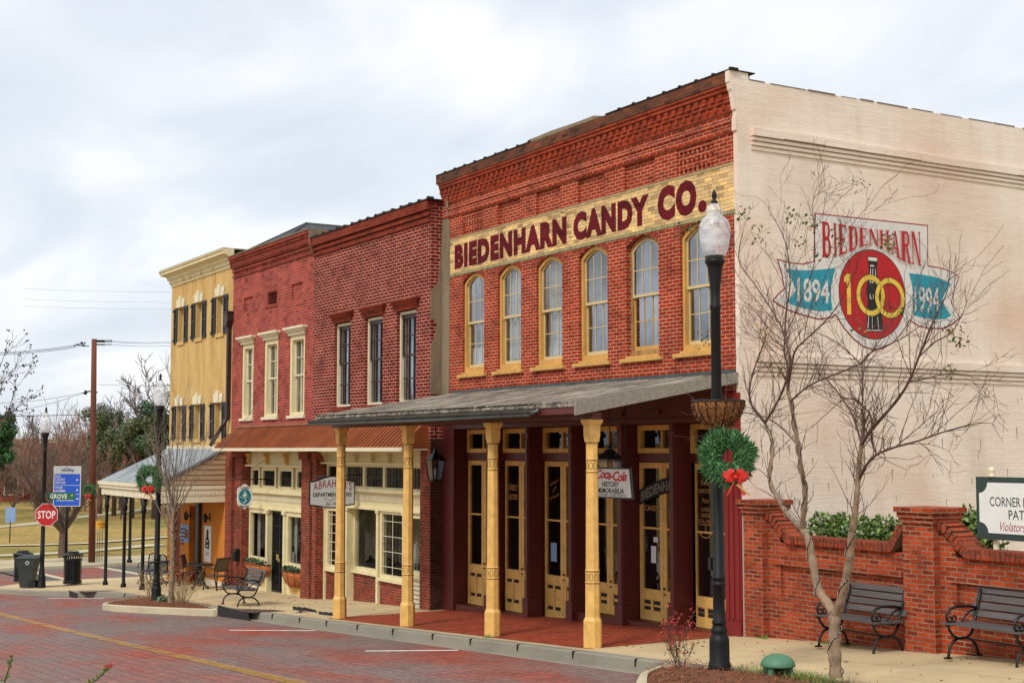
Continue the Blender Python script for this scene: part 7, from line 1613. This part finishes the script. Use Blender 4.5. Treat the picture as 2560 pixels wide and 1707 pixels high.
w_ = wp(56, 1455, 49.5); copy_thing(r1, (float(w_[0]), float(w_[1]), zg(float(w_[0]))), 0, 'black slatted litter bin behind the wheeled bin')
wb = wp(70, 1466, 46.0); wb = np.array([wb[0], wb[1], zg(wb[0])+.0])
t = thing('wheeled_bin', tuple(wb), 'dark green wheeled plastic bin with round badge at the kerb corner', 'wheeled bin')
def lb(p, q, r): return wb+rt*p+fd*q+Z_*r                      # lid opens towards the left
def bx8(mb, lo, hi): 
    v = [lb(*p) for p in lo]+[lb(*p) for p in hi]; mb.add(v, [(3, 2, 1, 0), (4, 5, 6, 7), (0, 1, 5, 4), (1, 2, 6, 5), (2, 3, 7, 6), (3, 0, 4, 7)]); return mb
mb = MB(); bx8(mb, [(-.20, .22, .03), (.17, .22, .03), (.17, -.2, .03), (-.20, -.2, .03)], [(-.27, .27, .68), (.24, .27, .68), (.24, -.25, .68), (-.27, -.25, .68)]); bx8(mb, [(-.29, .28, .68), (.26, .28, .68), (.26, -.26, .68), (-.29, -.26, .68)], [(-.33, .30, .98), (.30, .30, .98), (.30, -.28, .98), (-.33, -.28, .98)])
mb.build('bin_body', M['bin'], t)
mb = MB(); bx8(mb, [(-.36, .33, .98), (.34, .33, .98), (.34, -.31, .98), (-.36, -.31, .98)], [(-.33, .30, 1.01), (.30, .30, 1.01), (.30, -.28, 1.01), (-.33, -.28, 1.01)]); bx8(mb, [(-.33, .30, 1.01), (.30, .30, 1.01), (.30, -.28, 1.01), (-.33, -.28, 1.01)], [(-.2, .2, 1.075), (.24, .2, 1.075), (.24, -.2, 1.075), (-.2, -.2, 1.075)]); mb.tube([lb(.33, .25, 1.0), lb(.42, .25, .99), lb(.42, -.2, .99), lb(.33, -.2, 1.0)], .018, 5); mb.build('lid', M['bin'], t)
for s in (.27, -.25):
    mb = MB(); mb.tube([lb(.20, s+.02, .12), lb(.20, s-.03, .12)], .12, 14, smooth=False); mb.build('wheel', M['black'], t)
facing(MB(), [(.065*math.cos(a), .065*math.sin(a)) for a in np.linspace(0, 5.9, 16)], lb(.06, .29, .84), .016).build('round_badge', M['signgrey'], t, recalc=False)
facing(MB(), [(.04*math.cos(a), .04*math.sin(a)) for a in np.linspace(0, 5.9, 12)], lb(.06, .29, .84), .020).build('badge_centre', M['bin'], t, recalc=False)
# blue wayfinding sign on the far corner
DB_ = 59.0; bc = PD(167.5, 1215, DB_); t = thing('wayfinding_sign', tuple(bc), 'tall blue and grey town directions sign on a pole behind the street name plate', 'sign')
W2, H2 = .55, .82; facing(MB(), [(-W2-.03, -H2-.03), (W2+.03, -H2-.03), (W2+.03, H2+.03), (-W2-.03, H2+.03)], bc, -.002, .02).build('panel', M['white'], t)
facing(MB(), [(-W2, -H2), (W2, -H2), (W2, H2-.30), (-W2, H2-.30)], bc, .003).build('blue_field', M['blue'], t, recalc=False)
facing(MB(), [(-W2, H2-.285), (W2, H2-.285), (W2, H2), (-W2, H2)], bc, .003).build('grey_header', M['signgrey'], t, recalc=False)
mb = MB()
for s_, z, ww in (('OLD', .42, .25), ('COURT', .29, .44), ('HOUSE', .16, .45), ('TOUR', -.06, .35), ('HOMES', -.20, .46)): text(mb, s_, bc+fd*.007+rt*(-W2+.03+ww/2)+Z_*z, rt, Z_, ww, .095, .02)
text(mb, '• RIVERFRONT MURALS', bc+fd*.007+rt*(-.07)+Z_*(-.60), rt, Z_, .74, .06, .02)
text(mb, 'CONVENTION CENTER', bc+fd*.007+rt*(-.07)+Z_*(-.47), rt, Z_, .74, .06, .02)
for z in (.04, -.33): mb.obox(bc+fd*.007+Z_*z, rt*W2, fd*.0005, Z_*.008)
for z, an in ((.27, 0), (-.15, 90), (-.53, 180)):
    r_ = math.radians(an); mb.poly([bc+fd*.0075+rt*(.44+.055*math.cos(r_+q))+Z_*(z+.055*math.sin(r_+q)) for q in (0, 2.2, 3.14, 4.08)])
mb.build('direction_lettering', M['white'], t, recalc=False)
mb = MB(); v_, f_ = glyphs('Vicksburg', .03, .95); mb.add([bc+fd*.007+rt*(-.29+.56*a+.03*b)+Z_*(H2-.21+.12*b) for a, b in v_], f_); mb.tube([bc+fd*.008+rt*(-.14+.4*q)+Z_*(H2-.09+.05*math.sin(q*5)) for q in np.linspace(0, 1, 8)], .01, 3); mb.build('town_lettering', M['navy'], t, recalc=False)
zz = terr(bc[0], bc[1]); MB().tube([(bc[0]-fd[0]*.06, bc[1]-fd[1]*.06, zz), (bc[0]-fd[0]*.06, bc[1]-fd[1]*.06, bc[2]+.75)], .05, 8).build('pole', M['blackmetal'], t)
# utility pole
up_ = np.array([-46.3, 1.4, -1.93]); top = PD(235.5, 847, float((up_-CP)@FW))
t = thing('utility_pole', tuple(up_), 'tall reddish brown wooden utility pole across the side street', 'utility pole'); MB().tube([up_-Z_*.2, (up_+top)/2, top], [.16, .14, .115], 12).build('pole', M['pole'], t)
mb = MB(); D_ = float((top-CP)@FW)
for k in range(12): a = PD(235+rnd.uniform(-55, -5), 866-rnd.uniform(0, 13), D_-.1); b = PD(float(235-rnd.uniform(5, 50)), 858+rnd.uniform(-2, 8), D_-.1); mb.tube([a, (a+b)/2+Z_*rnd.uniform(-.05, .05), b], .018, 4)
for v in (851, 854, 861): mb.tube([PD(238, v, D_), PD(262, v+.5, D_)], .03, 4); mb.tube([PD(262, v, D_), PD(280, v, D_)], .02, 4)
mb.tube([PD(208, 983, D_), PD(222, 978, D_), PD(244, 981, D_)], .035, 5); mb.lathe([(.05, -.1), (.08, 0), (.05, .1)], PD(214, 981, D_), 6); mb.build('line_hardware', M['wire'], t)
t = thing('power_cables', tuple(top), 'thin dark overhead power cables strung from the wooden utility pole', 'cables', None); mb = MB()
def cab(a, b, sag, r=.012): mb.tube([a+(b-a)*q-Z_*sag*4*q*(1-q) for q in np.linspace(0, 1, 9)], r, 3)
for v0, v1 in ((862, 874), (865, 876.5), (868, 880)): cab(PD(190, v0, D_-.1), PD(-80, v1+8, D_-12), .1)
for v in (851.5, 854, 861): cab(PD(270, v, D_), PD(470, v-1, D_+8), .1, .009)
cab(PD(210, 981, D_), PD(-80, 1008, D_-10), .15, .01); cab(PD(210, 982, D_), PD(10, 1032, D_-6), .1, .01); cab(PD(10, 1040.5, D_-12), PD(480, 1024, D_+2), .05, .018); cab(PD(246, 961, D_+10), PD(470, 964, D_+14), .05, .01)
for v0 in (722, 748, 765): cab(PD(60, v0, D_+25), PD(440, v0+8, D_+25), .05, .006)
mb.build('cable_run', M['wire'], t)
wreath(tuple(PD(222.5, 1226, D_-.35)), .30, 'green wreath with long red bow on the wooden utility pole', TOC, 900, True)
t = thing('banner_sign', tuple(PD(254, 1311, D_+.6)), 'small yellow banner sign on legs right of the utility pole', 'sign'); cc_ = PD(250, 1311, D_+.6); wd2, ht2 = 20/FPX*(D_+.6), 10/FPX*(D_+.6)
facing(MB(), [(-wd2, -ht2), (wd2, -ht2), (wd2, ht2), (-wd2, ht2)], cc_, 0, .02).build('panel', M['signyel'], t)
mb = MB(); text(mb, 's of Arts', cc_+fd*.004+rt*wd2*.3+Z_*ht2*.2, rt, Z_, wd2*1.15, ht2*.7, .03); text(mb, 'Tour Site', cc_+fd*.004+rt*wd2*.35-Z_*ht2*.6, rt, Z_, wd2*.9, ht2*.35, .02); mb.build('banner_lettering', M['door_red'], t, recalc=False)
mb = MB()
for s in (-.3, .0, .35): b_ = cc_+rt*wd2*s-Z_*ht2; mb.tube([b_, b_-Z_*(ht2*1.0)+rt*-.05*s, (b_[0], b_[1], terr(b_[0], b_[1]))], .018, 4)
mb.build('legs', M['barkg'], t)
# dark bollard-like post across the street and small pedestrian things
q_ = PD(324, 1387, 62); t = thing('sign_post', (float(q_[0]), float(q_[1]), terr(q_[0], q_[1])), 'slim dark post beyond the ochre building porch', 'post'); MB().lathe([(.13, 0), (.12, .3), (.07, .35), (.06, 3.3), (.09, 3.35), (.02, 3.5)], (float(q_[0]), float(q_[1]), terr(q_[0], q_[1])), 10).build('shaft', M['blackmetal'], t)
q_ = PD(24, 1362, 78); t = thing('park_sign', (float(q_[0]), float(q_[1]), terr(q_[0], q_[1])), 'small pale blue sign on thin stakes in the park grass', 'sign'); x, y, z = float(q_[0]), float(q_[1]), terr(q_[0], q_[1]); MB().obox((x, y, z+1.55), rt*.28, fd*.02, Z_*.42).build('board', M['bluepaper'], t); MB().tube([(x, y, z), (x, y, z+1.3)], .03, 4).build('stake', M['black'], t)
# ================================================================== the park trees
def bare_tree(name, loc, H, label, group, seed, mat, spread, n0, depth=3, trunkh=.25, r=.12, minr=.012, up=.2, ratio=.62, seg=4, nch=(3, 4), wob=.14):
    t = thing(name, (0, 0, 0), label, 'tree', group); rr = random.Random(seed); mb = MB(); th_ = H*trunkh
    mb.tube([(0, 0, -.2), (rr.uniform(-.05, .05), 0, th_*.5), (0, 0, th_)], [r, r*.85, r*.75], 8, cap=False); mb.build('trunk', mat, t, local=True, recalc=False)
    mb = MB()
    for k in range(n0):
        a = k*2*math.pi/n0+rr.uniform(-.3, .3); grow(mb, (0, 0, th_*rr.uniform(.75, 1)), (math.cos(a)*spread, math.sin(a)*spread, 1), H*(1-trunkh)*rr.uniform(.5, .7), r*.45, depth, rr, spread*.8, up, nch, seg, wob, 0, None, minr, ratio)
    mb.build('crown', mat, t, local=True, recalc=False); t.location = loc; return t
dp_ = PD(158, 1377, 66.5); vt = bare_tree('vase_tree', (float(dp_[0]), float(dp_[1]), terr(dp_[0], dp_[1])), 5.2, 'wide vase shaped bare tree behind the blue directions sign', None, 3, M['barkk'], .95, 9, 3, .28, .26, .012, .10, .62, 5, (3, 5), .09)
rr = random.Random(77)
protos = [bare_tree('bare_tree', (0, 0, 0), 8, 'x', 'bare winter trees at the far side of the park', 31+i, (M['barkr'], M['barkg'], M['barkk'])[i], .55, 6, 3, .2, .10, .015, .22, .6, 3, (3, 5), .16) for i in range(3)]
used = [False]*3
tone = ['reddish brown', 'grey brown', 'dark brown']
LEFT = []
for k in range(30):
    row = k % 3; u = -60+(k//3)*52+rr.uniform(-12, 12); D = (98, 108, 122)[row]+rr.uniform(-3, 3)
    LEFT.append((u, D, row))
LEFT.sort(key=lambda q: (q[2], q[0])); cnt_ = {}
ORD = 'first second third fourth fifth sixth seventh eighth ninth tenth eleventh twelfth thirteenth fourteenth fifteenth sixteenth'.split()
for u, D, row in LEFT:
    cnt_[row] = cnt_.get(row, -1)+1
    p = PD(u, 1270, D); x, y = float(p[0]), float(p[1]); vtop = (1125, 1085, 1060)[row]+rr.uniform(-14, 18); H = CP[2]+(1127-vtop)/FPX*D-terr(x, y)
    i = rr.choice((0, 0, 1, 2)) if row == 0 else rr.choice((0, 1, 1, 2))
    near = 'nearest' if row == 0 else ('middle' if row == 1 else 'rearmost')
    lb_ = '%s bare winter tree, %s from the left in the %s row beyond the park' % (tone[i], ORD[cnt_[row]], near)
    if not used[i]: o = protos[i]; used[i] = True; o.location = (x, y, terr(x, y)); o['label'] = lb_
    else: o = copy_thing(protos[i], (x, y, terr(x, y)), rr.uniform(0, 6.28), lb_)
    s = H/8; o.scale = (s*1.15, s*1.15, s); o.rotation_euler = (0, 0, rr.uniform(0, 6.28)); o['group'] = 'bare winter trees in the %s row' % near
# the tall bare tree with ivy and the evergreens by the ochre building
q_ = PD(305, 1262, 112); x, y = float(q_[0]), float(q_[1]); bt_ = bare_tree('tall_bare_tree', (x, y, terr(x, y)), 11.2, 'tall dark bare tree rising above the ivy clad evergreens', None, 8, M['barkk'], .75, 5, 4, .42, .30, .022, .06, .66, 5, (3, 4), .16)
def leafy(name, x, y, blobs, label, seed, mats, ls_, n, grp=None):
    z0 = terr(x, y); t = thing(name, (x, y, z0), label, 'tree', grp); rr = random.Random(seed); mb = MB(); tk = MB()
    ztop = max(b[2]+b[3]*.5 for b in blobs); tk.tube([(x, y, z0-.2), (x+.1, y, (z0+ztop)/2), (x, y, ztop)], [.2, .14, .05], 7)
    for bx, by, bz, br in blobs:
        for _ in range(5):
            q = np.array([bx+rr.gauss(0, br*.45), by+rr.gauss(0, br*.45), bz+rr.gauss(0, br*.45)]); leafball(mb, q, br*rr.uniform(.35, .6), n//5, rr, ls_, mats=rr.choice(((0, 0, 1), (0, 1, 1), (0, 0, 0, 2))), shell=.3)
        tk.tube([(x, y, z0+(bz-z0)*.5), (bx, by, bz)], [.07, .02], 4)
    mb.build('foliage', mats, t, recalc=False); tk.build('trunk', M['barkk'], t, recalc=False); return t
EV = [M['leaf_o2'], M['leaf_d'], M['leaf_o']]; OL = [M['leaf_o2'], M['leaf_o'], M['leaf_d']]
def bl(lst, D): 
    r = []
    for u, v, rad in lst:
        q = PD(u, v, D+rnd.uniform(-1, 1)); r.append((float(q[0]), float(q[1]), float(q[2]), rad))
    return r
for k, (u, D, lst, ms, lb_, n) in enumerate((
    (285, 104, [(285, 1065, 1.5), (275, 1100, 1.7), (300, 1120, 1.8), (290, 1150, 1.6), (310, 1080, 1.3)], OL, 'ivy clad olive green evergreen just right of the utility pole', 3000),
    (330, 101, [(325, 1110, 1.6), (335, 1150, 1.6), (345, 1090, 1.3), (330, 1180, 1.4)], OL, 'dull olive evergreen between the tall bare tree and the porch roof', 2600),
    (385, 100, [(385, 1060, 1.4), (375, 1090, 1.6), (395, 1120, 1.6), (370, 1140, 1.5), (400, 1070, 1.5), (380, 1165, 1.3)], EV, 'dark green evergreen closest to the ochre building', 3400),
    (250, 106, [(252, 1085, 1.2), (248, 1120, 1.4), (255, 1155, 1.3)], OL, 'thin olive green evergreen directly behind the utility pole', 1600),
    (430, 103, [(430, 1090, 2.0), (440, 1130, 2.0), (450, 1060, 2)], EV, 'dark evergreen mostly hidden behind the ochre building', 1500))):
    q_ = PD(u, 1270, D); leafy('evergreen_tree', float(q_[0]), float(q_[1]), bl(lst, D), lb_, 40+k, ms, .10, n, 'evergreens at the right end of the park')
# green tree cut by the left edge
q_ = PD(-26, 1400, 60); x, y = float(q_[0]), float(q_[1])
leafy('green_tree', x, y, [tuple(map(float, PD(u, v, 60)))+(r_,) for u, v, r_ in ((-5, 1062, .55), (5, 1095, .6), (0, 1130, .55), (-20, 1080, .8), (-25, 1120, .8), (15, 1115, .38), (12, 1075, .36), (-5, 1152, .4), (-40, 1050, .7))], 'bright green leafy tree cut off by the left edge', 60, [M['leaf_d'], M['leaf_d2'], M['leaf_g']], .07, 2200)
q_ = PD(-20, 1400, 57); x, y, z = float(q_[0]), float(q_[1]), terr(q_[0], q_[1]); t = thing('seed_pod_tree', (x, y, z), 'bare tree with dark seed pods reaching in at the left edge', 'tree'); rr = random.Random(12); mb = MB(); tips = []
mb.tube([(x, y, z), (x-.1, y, z+1.8), tuple(PD(-25, 1120, 57))], [.1, .08, .05], 7); mb.build('trunk', M['barkg'], t)
mb = MB()
for pts in (((-25, 1120), (0, 1065), (14, 1040), (30, 1000), (40, 970), (60, 945)), ((-25, 1120), (10, 1050), (40, 1020), (70, 998)), ((-25, 1120), (-5, 1000), (5, 960), (20, 950), (38, 920)), ((-25, 1060), (0, 960), (20, 940), (40, 915)), ((-25, 1060), (-5, 930), (10, 890), (30, 870)), ((-10, 1060), (25, 1035), (50, 1035))):
    q = [PD(u, v, 57) for u, v in pts]; mb.tube(q, [.022*(1-.7*i/(len(q)-1)) for i in range(len(q))], 4, cap=False)
    for k in range(1, len(q)):
        for _ in range(3): grow(mb, q[k], (q[k]-q[k-1])+np.array([rr.gauss(0, .2), rr.gauss(0, .2), rr.gauss(0, .25)]), rr.uniform(.3, .8), .009, 1, rr, .6, .1, (1, 3), 3, .15, 0, tips, .006, .5)
mb.build('crown', M['barkk'], t, recalc=False); mb = MB()
for p in tips[::2]:
    for _ in range(3): mb.lathe([(.005, -.04), (.035, 0), (.005, .045)], p+np.array([rr.gauss(0, .05), rr.gauss(0, .05), rr.gauss(0, .05)]), 5)
mb.build('seed_pods', M['wire'], t)
# red brick building behind the trees
def farb(name, u0, u1, vt, D, label, n, hb=None):
    a, b = PD(u0, vt, D), PD(u1, vt, D+2); zt_ = float(a[2]); z0 = terr(a[0], a[1])-.3; dr = b-a; dr[2] = 0; L_ = np.linalg.norm(dr); dr /= L_; nr = np.array([dr[1], -dr[0], 0])
    if nr@(CP-a) < 0: nr = -nr
    t = thing(name, (float(a[0]), float(a[1]), z0), label, 'building', None); c_ = (a+b)/2-nr*4; c_[2] = (zt_+z0)/2
    w_ = MB().obox(c_, dr*L_/2, nr*4, Z_*(zt_-z0)/2).build('walls', M['farbrick'], t); MB().obox((c_[0], c_[1], zt_+.08), dr*(L_/2+.1), nr*4.1, Z_*.08).build('parapet', M['creamw'], t)
    for k in range(n):
        f = (k+.5)/n; w0 = a+dr*L_*f; w0 = w0+nr*.02; zc_ = z0+(zt_-z0)*.52; fr = MB().obox((w0[0], w0[1], zc_), dr*.62, nr*.03, Z_*1.0).build('window', M['creamw'], t); MB().obox((w0[0]+nr[0]*.03, w0[1]+nr[1]*.03, zc_), dr*.52, nr*.01, Z_*.9).build('pane', M['glass_lo'] if 0 else M['inside'], fr)
    return t
farb('far_brick_building', 62, 235, 1107, 132, 'long low red brick building seen through the bare trees', 4)
farb('far_brick_wing', -120, 58, 1162, 126, 'lower red brick building at the left edge behind bare trees', 3)
# shrub in the foreground whose tips rise into the lower left corner
for k, (pts, lb_) in enumerate(((((12, 1700), (22, 1670), (30, 1640)), 'leafy dark green shoot at the lower left corner'), (((200, 1720), (240, 1700), (262, 1678), (285, 1660)), 'leafy shoot with red tip rising from the lower left edge'))):
    D = 8.2; b0_ = PD(pts[0][0], pts[0][1], D); zb = zg(b0_[0])-.02; t = thing('shrub_shoot', (float(b0_[0]), float(b0_[1]), zb), lb_, 'shrub', 'shrub tips in the foreground'); rr = random.Random(k+90); mb = MB()
    q = [np.array([b0_[0]-.1, b0_[1], zb])]+[PD(u, v, D) for u, v in pts]; mb.tube(q, [.012]+[.006-.001*i for i in range(len(pts))], 5, cap=False)
    mb.build('stem', M['barkd'], t); mb = MB()
    for i in range(2, len(q)):
        for s in range(9):
            f = s/9; p = q[i-1]*(1-f)+q[i]*f
            d = rt*rr.uniform(-1, 1)+Z_*rr.uniform(.0, 1)+fd*rr.uniform(-.5, .5); d /= np.linalg.norm(d); l = rr.uniform(.02, .035); b = np.cross(d, fd); b = b/np.linalg.norm(b)*l*.3
            red = 1 if (k == 1 and i == len(q)-1 and s > 3) else 0; mb.poly([p, p+d*l*.5+b, p+d*l, p+d*l*.5-b], red)
    for _ in range(400):
        p = np.array([b0_[0]+rr.gauss(0, .25), b0_[1]+rr.gauss(0, .25), zb+abs(rr.gauss(.5, .25))])
        d = np.array([rr.gauss(0, 1) for _ in range(3)]); d /= np.linalg.norm(d); b = np.cross(d, [.3, .2, .9]); b = b/np.linalg.norm(b)*.012
        if p[2] < b0_[2]-.15: mb.poly([p, p+d*.02+b, p+d*.04, p+d*.02-b], 0)
    mb.build('leaves', [M['leaf_g'], M['leaf_r']], t, recalc=False)
